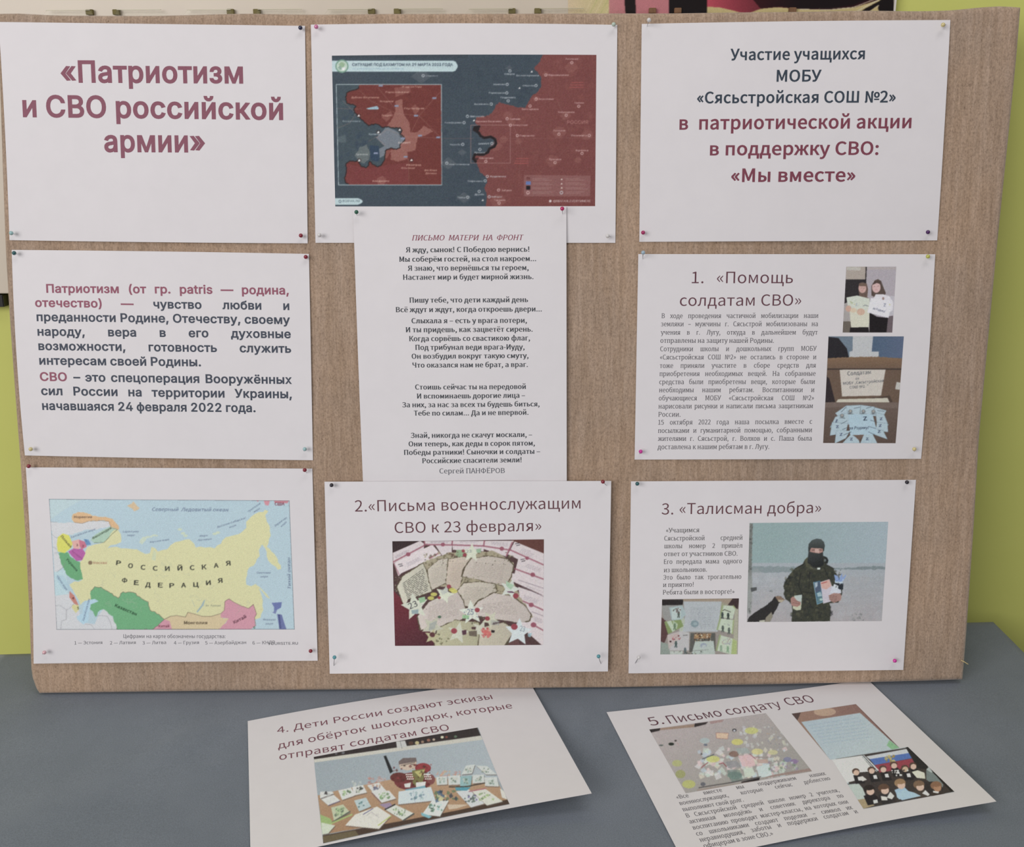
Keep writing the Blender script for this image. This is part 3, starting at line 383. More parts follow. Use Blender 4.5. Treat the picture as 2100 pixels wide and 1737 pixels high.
1097,403,1,17,44,0,307,0,0,-92,38,0,4,100,0,27,-37,0,0,224,-43,0,0,-224,-92,0,0,224,-42,0,0,-224,-92,0,0,224,-43,0,
1099,360,3,13,44,0,80,0,42,5,33,15,21,26,7,37,-7,36,-21,25,-33,15,-42,5,-36,0,0,95,-44,0,9,88,35,0,95,31,0,37,-5,22,-16,7,-26,-7,-27,-22,-16,-37,-5,4,272,0,44,0,0,259,-44,0,
1100,262,2,13,44,0,93,0,42,5,32,15,21,26,8,37,-8,36,-21,25,-32,15,-42,5,-49,0,0,95,-44,0,9,88,35,0,95,44,0,36,-5,22,-16,7,-26,-7,-27,-22,-16,-36,-5,
1101,244,1,27,62,119,114,0,-12,-50,-28,-30,-42,-10,-35,7,-28,17,-18,-27,38,-23,46,-9,49,8,38,26,25,42,9,59,-9,61,-26,42,-37,26,-46,8,-48,-10,-34,-22,21,-26,25,16,34,7,37,-9,27,-27,14,-45,-114,0,
1102,394,2,12,255,30,-37,13,-25,34,-9,52,9,53,25,35,37,12,37,-12,24,-35,8,-53,-8,-52,-24,-34,23,257,-6,44,9,36,26,23,43,9,57,-9,58,-23,43,-36,27,-44,9,-41,-8,-35,-22,-24,-36,-13,-48,-56,0,0,107,-44,0,0,-259,44,0,0,114,55,0,12,-51,25,-38,35,-23,
1103,274,2,9,146,134,-35,6,-22,16,-8,25,8,26,22,14,35,5,41,0,0,-92,14,17,0,49,0,121,103,0,-103,43,0,0,259,-92,0,-40,-4,-32,-13,-21,-23,-8,-37,8,-35,21,-24,30,-15,
65,290,2,8,2,0,44,0,34,107,128,0,34,-107,46,0,-118,350,-50,0,4,91,142,52,172,2,0,52,-172,
66,314,3,18,48,0,111,0,54,6,42,20,27,32,10,45,-9,41,-25,28,-37,14,0,3,28,16,17,27,6,33,-9,39,-24,26,-39,15,-48,5,-104,0,9,92,202,0,113,54,0,46,-5,28,-18,9,-33,-9,-31,-27,-20,-49,-6,9,92,35,0,132,61,0,52,-7,33,-20,11,-36,-12,-39,-32,-22,-52,-8,
67,305,1,29,180,-6,42,6,35,17,30,27,-24,28,-36,-29,-45,-11,-45,11,-35,28,-21,45,-8,60,8,59,22,45,35,28,45,10,40,-10,32,-23,24,28,-40,30,-56,13,-50,-8,-43,-23,-33,-37,-22,-51,-7,-62,7,-63,21,-50,33,-37,42,-23,
68,329,2,13,48,0,90,0,57,8,45,22,33,36,21,49,6,61,-6,61,-21,49,-33,35,-46,22,-58,7,-88,0,11,92,36,0,278,40,0,54,-9,38,-27,23,-43,8,-59,-8,-59,-23,-44,-38,-27,-54,-10,
69,281,1,12,48,0,207,0,0,38,-163,0,0,127,133,0,0,38,-133,0,0,110,158,0,0,37,-202,0,
70,264,1,10,48,0,44,0,0,157,134,0,0,37,-134,0,0,119,158,0,0,37,-202,0,
71,329,1,33,186,-6,63,11,45,29,0,147,-115,0,0,-36,74,0,0,-92,-27,-15,-36,-6,-50,11,-37,28,-22,45,-8,60,8,59,24,45,37,28,48,10,44,-10,31,-23,24,28,-24,21,-34,16,-43,6,-52,-8,-44,-23,-35,-37,-22,-51,-7,-62,7,-63,22,-50,33,-37,44,-23,
72,348,1,12,48,0,44,0,0,165,163,0,0,-165,45,0,0,350,-45,0,0,-147,-163,0,0,147,-44,0,
73,140,1,4,48,0,44,0,0,350,-44,0,
74,255,1,16,113,-6,44,8,30,23,17,35,6,43,0,247,-45,0,0,-243,-6,-43,-19,-24,-31,-8,-34,10,-27,30,-31,-23,24,-30,32,-19,
75,308,1,12,48,0,44,0,0,111,60,71,105,-182,50,0,-127,217,110,133,-50,0,-148,-176,0,176,-44,0,
76,259,1,6,48,0,197,0,0,38,-153,0,0,312,-44,0,
77,388,1,19,48,0,40,0,0,194,-6,103,2,0,95,-262,29,0,94,262,2,0,-6,-103,0,-194,41,0,0,350,-53,0,-66,-187,-25,-73,-2,0,-92,260,-53,0,
78,345,1,16,48,0,42,0,0,184,-5,109,1,0,38,-72,128,-221,45,0,0,350,-42,0,0,-182,6,-111,-2,0,-38,72,-128,221,-45,0,
79,354,2,16,177,-6,61,13,47,36,31,57,11,76,-11,76,-31,56,-47,36,-61,12,-60,-12,-48,-36,-30,-56,-11,-76,11,-76,30,-57,48,-36,16,177,32,-43,11,-33,29,-21,45,-7,59,7,59,21,45,33,28,43,10,43,-10,33,-28,21,-45,7,-59,-7,-59,-21,-45,-33,-29,
80,302,2,13,48,0,44,0,0,139,58,0,53,7,40,20,27,33,9,48,-10,49,-26,31,-41,18,-54,5,-100,0,10,92,175,0,139,50,0,41,-3,29,-11,17,-21,6,-32,-10,-41,-30,-23,-51,-8,
81,354,2,16,177,31,-43,10,-33,29,-21,46,-7,60,7,59,21,45,33,28,43,10,43,-10,33,-28,21,-45,7,-59,-7,-60,-21,-46,-33,-29,26,284,-88,29,2,21,6,-8,34,-37,-5,-36,5,-29,16,-21,26,50,19,40,38,25,54,9,69,-11,76,-31,56,-47,36,-61,12,-60,-12,-48,-36,-30,-56,-11,-76,9,-70,26,-55,40,-38,53,-18,27,-43,44,-29,
82,303,2,9,92,184,0,130,59,0,46,-6,29,-19,10,-37,-10,-38,-29,-23,-46,-7,15,240,0,50,0,-89,153,41,19,28,33,10,47,-9,46,-26,30,-38,17,-49,5,-110,0,0,-350,44,0,0,148,63,0,
83,285,1,37,145,-6,50,8,37,21,24,31,8,39,-10,44,-25,29,-37,21,-77,34,-22,18,-9,28,8,27,23,17,34,7,44,-9,36,-24,23,28,-45,31,-58,12,-44,-7,-35,-19,-23,-29,-8,-37,11,-43,27,-29,33,-18,81,-37,20,-19,8,-29,-9,-30,-25,-19,-39,-8,-53,12,-44,32,-26,-31,34,-27,41,-18,
84,286,1,8,121,0,44,0,0,313,106,0,0,37,-256,0,0,-37,106,0,
85,344,1,22,172,-6,50,8,40,25,26,46,10,71,0,206,-43,0,0,-207,-6,-53,-18,-34,-26,-18,-33,-6,-32,6,-26,18,-17,34,-6,53,0,207,-44,0,0,-206,9,-71,27,-46,40,-25,
86,275,1,8,112,0,51,0,112,350,-45,0,-91,-305,-1,0,-91,305,-47,0,
87,419,1,21,86,0,53,0,52,211,18,80,2,0,17,-80,53,-211,53,0,72,350,-42,0,-37,-191,-19,-113,-3,0,-25,113,-49,191,-40,0,-49,-191,-25,-113,-1,0,-58,304,-46,0,
88,274,1,16,8,0,47,0,50,95,28,56,2,0,82,-151,49,0,-103,179,96,171,-47,0,-46,-89,-25,-52,-2,0,-75,141,-49,0,95,-169,
89,254,1,10,105,0,43,0,0,136,106,214,-46,0,-80,-176,-2,0,-80,176,-46,0,105,-214,
90,288,1,10,24,0,241,0,0,38,-187,0,185,286,0,26,-222,0,0,-37,168,0,-185,-286,
97,269,2,24,104,-6,45,11,42,26,4,-31,36,0,0,159,-5,44,-16,34,-28,21,-41,8,-58,-11,-44,-23,17,-30,35,19,43,9,32,-10,17,-24,4,-32,-71,-12,-50,-20,-28,-28,-10,-37,10,-40,27,-25,9,116,29,-23,4,-17,13,-6,24,11,30,37,21,69,14,0,-72,-36,-25,
98,295,2,19,158,-6,43,9,36,27,24,44,10,60,-7,54,-20,42,-32,27,-44,9,-43,-11,-39,-25,2,46,0,104,-44,0,0,-380,35,0,4,27,2,0,36,-24,11,151,31,-30,5,-33,21,0,137,35,26,34,9,40,-12,22,-33,6,-51,-9,-55,-27,-35,
99,244,1,24,146,-6,45,9,39,23,-19,30,-28,-18,-33,-8,-42,13,-28,34,-10,52,10,53,29,35,42,12,28,-6,24,-16,22,28,-32,22,-44,9,-47,-9,-40,-27,-27,-43,-10,-58,9,-57,26,-43,38,-26,
100,296,2,18,132,-6,44,11,36,26,4,-31,36,0,0,380,-44,0,0,-100,3,-44,-34,22,-39,8,-43,-10,-36,-27,-24,-43,-10,-57,8,-57,21,-43,34,-26,11,142,31,-39,11,-24,34,-9,54,10,52,27,35,38,12,32,-6,31,-21,0,-136,-32,-27,
101,265,2,22,149,-6,47,7,38,19,-15,29,-31,-15,-34,-5,-44,11,-30,31,-12,48,175,0,1,25,-6,50,-20,39,-33,24,-44,9,-43,-9,-37,-28,-26,-43,-10,-57,9,-57,27,-42,39,-27,7,67,150,14,44,26,28,35,9,35,-9,22,-27,7,-45,
102,155,1,20,16,224,35,0,0,-224,44,0,0,224,54,0,0,35,-54,0,0,41,4,28,12,18,20,5,29,-7,10,34,-43,8,-43,-10,-25,-30,-8,-45,0,-42,-35,-2,
103,269,3,40,131,-119,55,7,41,19,26,29,10,34,-11,35,-30,21,-50,6,-51,0,-27,4,-14,10,-4,14,5,18,12,13,38,-9,48,11,34,31,13,48,-6,31,-15,23,53,0,0,33,-90,0,-37,7,-37,-7,-31,-18,-21,-29,-8,-39,10,-41,24,-28,0,-2,-20,-20,-9,-29,7,-25,17,-17,0,-2,-29,-27,-10,-32,14,-38,38,-23,12,131,112,-28,7,-19,22,-8,32,7,33,20,21,28,7,28,-7,20,-21,7,-33,-7,-32,-20,-22,13,138,-89,-41,5,-26,16,-8,24,6,23,20,21,33,-4,45,0,29,-3,18,-10,6,-20,-11,-25,-28,-20,
104,290,1,20,44,0,44,0,0,188,35,30,36,10,28,-7,16,-23,5,-39,0,-159,43,0,0,164,-5,44,-14,32,-25,19,-35,7,-47,-13,-39,-30,2,53,0,104,-44,0,
105,131,2,4,44,0,44,0,0,259,-44,0,8,66,313,21,8,8,21,-8,20,-21,8,-21,-8,-8,-20,8,-21,
106,131,2,12,17,-116,41,11,23,30,7,45,0,289,-44,0,0,-289,-2,-27,-10,-17,-20,-7,-24,5,-9,-33,8,66,313,21,8,8,21,-8,20,-21,8,-21,-8,-8,-20,8,-21,
107,264,1,13,44,0,43,0,0,68,49,57,76,-125,47,0,-98,155,86,104,-48,0,-110,-136,-2,0,0,257,-43,0,
108,136,1,11,90,-6,25,4,-6,33,-9,-1,-9,4,-3,15,0,331,-44,0,0,-328,5,-32,14,-19,
109,442,1,32,44,0,44,0,0,188,34,30,31,10,27,-7,16,-23,5,-39,0,-159,43,0,0,188,35,30,31,10,27,-7,16,-23,5,-39,0,-159,44,0,0,164,-5,44,-15,32,-24,19,-35,7,-45,-14,-41,-36,-14,27,-23,17,-34,6,-44,-13,-38,-31,-4,37,-36,0,
110,291,1,19,44,0,44,0,0,188,35,30,36,10,28,-7,16,-23,5,-39,0,-159,43,0,0,164,-5,44,-14,32,-25,19,-35,7,-48,-13,-40,-31,-4,37,-36,0,
111,289,2,16,145,-6,45,9,38,26,27,43,10,57,-10,58,-27,43,-38,27,-45,9,-46,-9,-38,-27,-26,-43,-10,-58,10,-57,26,-43,38,-26,12,145,30,-40,13,-26,34,-9,52,9,53,26,35,40,12,39,-12,27,-35,9,-53,-9,-52,-27,-34,
112,296,2,18,44,-109,44,0,0,88,-2,45,36,-23,36,-7,43,9,36,27,24,44,10,60,-7,54,-20,42,-32,27,-44,9,-44,-11,-40,-26,-4,30,-36,0,11,151,31,-29,5,-34,21,0,137,35,26,34,9,40,-12,22,-33,6,-51,-9,-55,-27,-35,
113,296,2,18,208,-109,44,0,0,368,-35,0,-4,-24,-35,23,-40,8,-43,-10,-36,-27,-24,-43,-10,-57,8,-57,21,-43,34,-26,44,-9,43,10,36,26,-3,-47,11,142,31,-39,11,-24,34,-9,54,10,52,27,35,38,12,32,-6,31,-21,0,-136,-32,-27,
114,185,1,13,44,0,44,0,0,167,20,35,22,19,23,6,25,-4,8,37,-27,6,-41,-15,-34,-39,-4,47,-36,0,
115,223,1,32,112,-6,51,10,32,28,11,39,-12,39,-30,24,-64,27,-21,13,-8,20,5,19,16,14,27,5,32,-7,27,-16,21,27,-35,21,-45,9,-49,-10,-30,-26,-10,-38,11,-36,28,-23,64,-27,22,-16,9,-22,-5,-20,-17,-15,-29,-5,-41,8,-36,23,-21,-29,44,-26,
116,180,1,22,125,-6,25,3,23,6,-8,33,-30,-7,-24,6,-12,17,-4,27,0,145,71,0,0,35,-71,0,0,73,-36,0,-5,-73,-41,-2,0,-33,39,0,0,-144,3,-35,13,-28,22,-17,
117,290,1,20,120,-6,47,13,38,34,2,0,3,-41,36,0,0,259,-43,0,0,-184,-34,-33,-36,-10,-28,7,-16,22,-5,39,0,159,-44,0,0,-164,5,-44,14,-31,25,-20,
118,249,1,9,100,0,51,0,92,259,-43,0,-50,-147,-23,-77,-3,0,-72,224,-46,0,
119,383,1,21,85,0,51,0,36,139,18,75,2,0,18,-74,37,-140,53,0,71,259,-42,0,-38,-150,-16,-72,-2,0,-59,222,-43,0,-40,-150,-17,-72,-3,0,-15,72,-39,150,-44,0,
120,238,1,14,7,0,46,0,61,107,3,0,66,-107,48,0,-86,131,79,128,-45,0,-55,-100,-3,0,-60,100,-47,0,79,-124,
121,249,1,18,48,-112,44,12,31,32,22,46,98,281,-43,0,-47,-143,-21,-74,-2,0,-78,217,-46,0,104,-259,-5,-20,-14,-29,-19,-20,-26,-7,-20,4,-8,-34,
122,227,1,10,17,0,196,0,0,35,-141,0,137,201,0,23,-177,0,0,-35,121,0,-136,-201,
48,265,2,16,133,-6,45,11,34,34,22,57,8,80,-8,79,-22,57,-34,33,-45,11,-45,-11,-35,-33,-22,-57,-7,-79,7,-80,22,-57,35,-34,16,133,29,-27,9,-22,26,-13,46,-5,66,5,66,13,45,22,26,27,9,27,-9,21,-26,14,-45,5,-66,-5,-66,-14,-46,-21,-26,
49,265,1,12,42,0,192,0,0,36,-70,0,0,314,-34,0,-31,-14,-41,-11,0,-28,62,0,0,-261,-78,0,
50,265,1,24,21,0,220,0,0,38,-97,0,-57,-4,72,76,48,73,17,71,-7,42,-20,32,-32,21,-43,7,-40,-6,-34,-18,-29,-27,25,-25,33,29,40,12,36,-9,21,-25,7,-35,-17,-64,-53,-74,-90,-88,
51,265,1,41,126,-6,44,7,35,19,24,32,9,42,-10,42,-26,30,-38,16,0,3,33,18,22,28,7,38,-7,37,-22,27,-32,17,-41,6,-54,-12,-43,-29,23,-28,33,24,40,10,31,-7,21,-19,7,-30,-5,-26,-16,-21,-30,-14,-46,-5,0,-34,51,-5,34,-14,18,-22,6,-29,-9,-35,-25,-22,-37,-8,-51,12,-36,28,-22,-28,27,-24,37,-17,
52,265,2,11,162,0,41,0,0,96,47,0,0,35,-47,0,0,219,-48,0,-145,-225,0,-29,152,0,6,162,131,-107,0,80,120,28,51,2,0,-3,-63,
53,265,1,30,125,-6,43,8,36,23,26,38,10,51,-9,50,-22,35,-34,20,-41,6,-28,-3,-24,-10,9,101,132,0,0,37,-170,0,-12,-163,23,-15,28,15,31,5,38,-9,25,-27,9,-43,-10,-44,-26,-29,-38,-10,-51,12,-35,27,-22,-29,27,-22,37,-17,
54,265,2,28,144,-6,38,8,33,23,21,36,8,46,-6,49,-20,34,-31,20,-40,7,-42,-11,-37,-31,8,69,19,44,29,25,34,7,31,-7,24,-19,25,26,-35,26,-47,10,-39,-6,-36,-21,-28,-36,-19,-54,-7,-72,9,-76,24,-54,37,-32,11,69,140,36,35,35,10,35,-10,21,-27,7,-41,-8,-41,-21,-28,-30,-10,-38,13,-25,38,
55,265,1,12,95,0,45,0,7,94,16,80,30,74,50,76,0,26,-220,0,0,-37,170,0,-54,-94,-31,-100,
56,265,3,28,134,-6,44,7,35,19,22,29,8,35,-8,41,-22,30,-29,21,0,3,31,34,16,50,-7,37,-19,29,-30,19,-40,7,-49,-11,-35,-31,-12,-47,6,-33,17,-27,24,-20,0,-2,-31,-23,-24,-32,-9,-42,8,-37,23,-30,36,-19,11,158,190,-39,18,-29,24,-12,34,8,30,19,20,29,7,32,-9,20,-22,7,-31,-9,-37,11,134,26,-38,9,-26,22,-9,34,13,45,35,34,46,-20,34,-26,13,-39,-9,-30,-23,-21,
57,265,2,28,112,-6,39,7,34,21,28,38,19,55,7,75,-9,73,-25,52,-37,31,-47,10,-38,-8,-32,-23,-22,-36,-8,-46,7,-48,19,-34,31,-21,39,-7,44,11,37,31,-9,-68,-19,-45,-27,-24,-32,-8,-33,7,-26,20,-24,-27,35,-26,11,198,212,-37,-36,-36,-11,-35,10,-21,27,-7,41,8,42,21,27,31,10,38,-12,26,-37,
46,133,1,8,66,-6,23,9,9,24,-9,24,-23,9,-22,-9,-9,-24,9,-24,
44,133,1,14,36,-91,37,24,24,34,9,42,-5,28,-13,17,-19,6,-23,-8,-10,-22,9,-23,23,-8,5,1,-13,-39,-35,-26,
58,133,2,8,66,186,23,9,9,25,-9,24,-23,9,-22,-9,-9,-24,9,-25,8,66,-6,23,9,9,24,-9,24,-23,9,-22,-9,-9,-24,9,-24,
59,133,2,8,66,186,23,9,9,25,-9,24,-23,9,-22,-9,-9,-24,9,-25,14,36,-91,37,24,24,34,9,42,-5,28,-13,17,-19,6,-23,-8,-10,-22,9,-23,23,-8,5,1,-13,-39,-35,-26,
33,154,2,4,62,106,30,0,7,252,-44,0,8,77,-6,22,9,9,24,-9,24,-22,9,-22,-9,-10,-24,10,-24,
40,161,1,14,114,-94,27,12,-34,72,-20,78,-7,80,7,81,20,77,34,72,-27,13,-38,-74,-24,-80,-8,-89,8,-88,24,-80,
41,161,1,14,47,-94,38,74,24,80,8,88,-8,89,-24,80,-38,74,-27,-13,34,-72,21,-77,7,-81,-7,-80,-21,-78,-34,-72,
171,229,2,7,97,35,19,15,-63,84,63,84,-19,16,-73,-83,0,-33,7,181,35,19,15,-63,84,63,84,-19,16,-73,-83,0,-33,
187,229,2,7,48,35,72,83,0,33,-72,83,-19,-16,63,-84,-63,-84,7,132,35,73,83,0,33,-73,83,-19,-16,63,-84,-63,-84,
8212,427,1,4,22,119,382,0,0,30,-382,0,
8211,256,1,4,22,119,212,0,0,30,-212,0,
45,166,1,4,22,117,122,0,0,33,-122,0,
8470,476,4,26,49,-6,23,6,13,17,5,29,0,85,-6,158,2,0,125,-289,48,0,0,288,5,18,13,4,-3,35,-14,2,-23,-6,-13,-18,-4,-29,0,-84,5,-158,-2,0,-124,288,-49,0,0,-288,-5,-17,-13,-5,3,-34,12,387,147,41,10,29,30,11,46,-11,47,-29,29,-41,10,-41,-10,-29,-29,-12,-47,12,-46,29,-30,12,387,177,-24,6,-16,20,-6,30,6,31,16,20,24,6,24,-6,16,-20,6,-31,-6,-30,-16,-20,4,319,80,136,0,0,26,-136,0,
64,452,2,62,214,-83,54,7,48,21,-12,25,-39,-17,-47,-6,-52,7,-43,20,-34,33,-22,46,-8,57,10,69,28,57,42,43,51,27,56,10,64,-12,46,-31,28,-47,10,-60,-11,-59,-27,-38,-34,-13,-23,7,-10,21,4,35,21,106,-29,0,-6,-22,-19,20,-25,7,-42,-12,-33,-29,-20,-40,-8,-43,9,-41,23,-26,33,-9,35,11,30,26,1,0,9,-23,20,-13,26,-5,37,9,34,27,26,45,9,61,-7,59,-23,49,-37,37,-48,23,-59,9,-69,-11,-61,-31,-49,-50,-33,-65,-11,-80,9,-67,27,-54,40,-38,52,-24,11,205,60,-19,5,-13,16,-5,27,8,42,23,35,36,14,19,-5,16,-17,-15,-85,-26,-24,
95,267,1,4,6,-67,254,0,0,29,-254,0,
47,187,1,4,5,-85,32,0,143,464,-32,0,
34,226,2,6,53,231,27,0,8,88,1,49,-46,0,1,-49,6,147,231,26,0,9,88,1,49,-46,0,1,-49,
8220,477,2,13,368,386,-10,18,-29,-19,-22,-31,-9,-39,11,-32,27,-13,24,10,8,21,-8,22,-21,8,-14,-3,12,32,13,459,386,-10,18,-29,-19,-22,-31,-8,-39,11,-32,26,-13,25,10,8,21,-8,22,-22,8,-13,-3,11,32,
8222,226,2,13,46,-77,31,24,19,32,7,38,-9,36,-25,12,-20,-8,-8,-21,9,-20,19,-7,5,1,-11,-38,-30,-29,13,139,-77,31,24,20,32,6,38,-9,36,-24,12,-20,-8,-8,-21,8,-20,20,-7,5,1,-11,-38,-30,-29,
39,133,1,6,53,231,27,0,8,88,1,49,-46,0,1,-49
]
def load_font(a):
    out, i = {}, 0
    while i < len(a):
        ch, adv, nc = chr(a[i]), a[i + 1] / 500.0, a[i + 2]
        i += 3; cs = []
        for _ in range(nc):
            n = a[i]
            cs.append(np.cumsum(np.array(a[i + 1:i + 1 + 2 * n], float).reshape(-1, 2), 0) / 500.0)
            i += 1 + 2 * n
        out[ch] = (adv, cs)
    return out
FONTS = {'I': load_font(FONT_I), 'N': load_font(FONT_N)}
# style: font, stem weight (x, y), slant, serifs
STYLES = {'arial_bold': ('I', 0.029, 0.026, 0, 0), 'arial': ('I', 0.004, 0.004, 0, 0),
          'calibri': ('N', -0.002, -0.002, 0, 0), 'calibri_bold': ('N', 0.022, 0.018, 0, 0),
          'calibri_italic': ('N', 0.004, 0.002, 0.2, 0),
          'times': ('N', 0.007, -0.007, 0, 0.055), 'times_bold': ('N', 0.030, -0.002, 0, 0.055),
          'times_italic': ('N', 0.010, -0.012, 0.25, 0.045)}
CACHE = {}
def contour_area(c):
    x, y = c[:, 0], c[:, 1]
    return 0.5 * np.sum(x * np.roll(y, -1) - np.roll(x, -1) * y)
def glyph_contours(ch, style):
    fk, wx, wy, sl, serif = STYLES[style]
    adv, cs = FONTS[fk].get(ch, FONTS[fk]['-'])
    if not cs: return adv, []
    if ch in '–—-' and wy < 0: wy = 0.004
    sgn = 1.0 if sum(contour_area(c) for c in cs) > 0 else -1.0
    out = []
    extra = []
    for c in cs:
        d = np.roll(c, -1, 0) - c
        L = np.hypot(d[:, 0], d[:, 1]) + 1e-9
        n = np.stack([d[:, 1], -d[:, 0]], 1) / L[:, None] * sgn      # outward
        if serif and (ch.isalpha()):
            for i in range(len(c)):
                a, b2 = c[i], c[(i + 1) % len(c)]
                if abs(d[i, 1]) < 0.004 and 0.045 < L[i] < 0.9:
                    y = a[1]
                    up = n[i, 1] > 0
                    for lev, isup in ((0, False), (0.52, True), (0.70, True), (-0.21, False), (0.74, True)):
                        if abs(y - lev) < 0.03 and up == isup:
                            x0, x1 = min(a[0], b2[0]), max(a[0], b2[0])
                            if L[i] > 0.2 and ch in 'тгТГцщдЦЩДеЕ': continue
                            y0, y1 = (y - 0.050, y - 0.006) if up else (y + 0.006, y + 0.050)
                            q = np.array([[x0 - serif, y0], [x1 + serif, y0], [x1 + serif, y1], [x0 - serif, y1]])
                            if sgn < 0: q = q[::-1]
                            extra.append(q)
        m1 = n + np.roll(n, 1, 0)
        k = np.einsum('ij,ij->i', m1, n)
        m1 = m1 / np.maximum(k, 0.6)[:, None]
        c2 = c + m1 * [wx, wy]
        out.append(c2)
    out += extra
    if sl:
        out = [np.stack([c[:, 0] + sl * c[:, 1], c[:, 1]], 1) for c in out]
    return adv + (0.9 * wx if wx > 0 else 0), out
def winding(P, cs):
    w = np.zeros(len(P), int)
    for c in cs:
        a, b2 = c, np.roll(c, -1, 0)
        ax, ay, bx, by = a[:, 0][None], a[:, 1][None], b2[:, 0][None], b2[:, 1][None]
        px, py = P[:, 0][:, None], P[:, 1][:, None]
        cr = (bx - ax) * (py - ay) - (px - ax) * (by - ay)
        w += np.sum((ay <= py) & (by > py) & (cr > 0), 1) - np.sum((ay > py) & (by <= py) & (cr < 0), 1)
    return w
def glyph(ch, style):
    k = (ch, style)
    if k in CACHE: return CACHE[k]
    adv, cs = glyph_contours(ch, style)
    V, F = np.zeros((0, 2)), np.zeros((0, 3), int)
    if cs:
        vs, es = [], []
        for c in cs:
            n0 = len(vs)
            vs += [Vector(p) for p in c]
            es += [(n0 + i, n0 + (i + 1) % len(c)) for i in range(len(c))]
        r = delaunay_2d_cdt(vs, es, [], 0, 1e-5)
        V = np.array([tuple(v) for v in r[0]])
        T = np.array([f for f in r[2] if len(f) == 3])
        cen = V[T].mean(1)
        F = T[winding(cen, cs) != 0]
    CACHE[k] = (adv, V, F, cs)
    return CACHE[k]
def layout(s, style, track=0.0):
    """[(char, x)], ink left, ink right, x of word gaps"""
    x = 0.0; items = []; lo = None; hi = 0.0; gaps = []
    for ch in s:
        if ch == ' ':
            x += 0.24; gaps.append(len(items)); continue
        adv, V, F, cs = glyph(ch, style)
        if cs:
            a = min(c[:, 0].min() for c in cs); b2 = max(c[:, 0].max() for c in cs)
            if lo is None: lo = x + a
            hi = x + b2
        items.append((ch, x)); x += adv + track
    return items, lo or 0.0, hi, gaps
def fit_text(s, style, width, cap, mode, kx, track=0.0):
    """positions of the glyphs of s over a given width; cap = height of a capital. mode 'fit' stretches letters, 'space' only the gaps"""
    items, lo, hi, gaps = layout(s, style, track)
    sy = cap / 0.7
    if mode == 'fit' or not gaps:
        sx = width / (hi - lo)
        return [(ch, (x - lo) * sx) for ch, x in items], sx, sy
    sx = min(sy * kx, width / (hi - lo - 0.09 * len(gaps)))
    add = (width - (hi - lo) * sx) / len(gaps)
    out = []
    for i, (ch, x) in enumerate(items):
        out.append((ch, (x - lo) * sx + add * sum(1 for g in gaps if g <= i)))
    return out, sx, sy

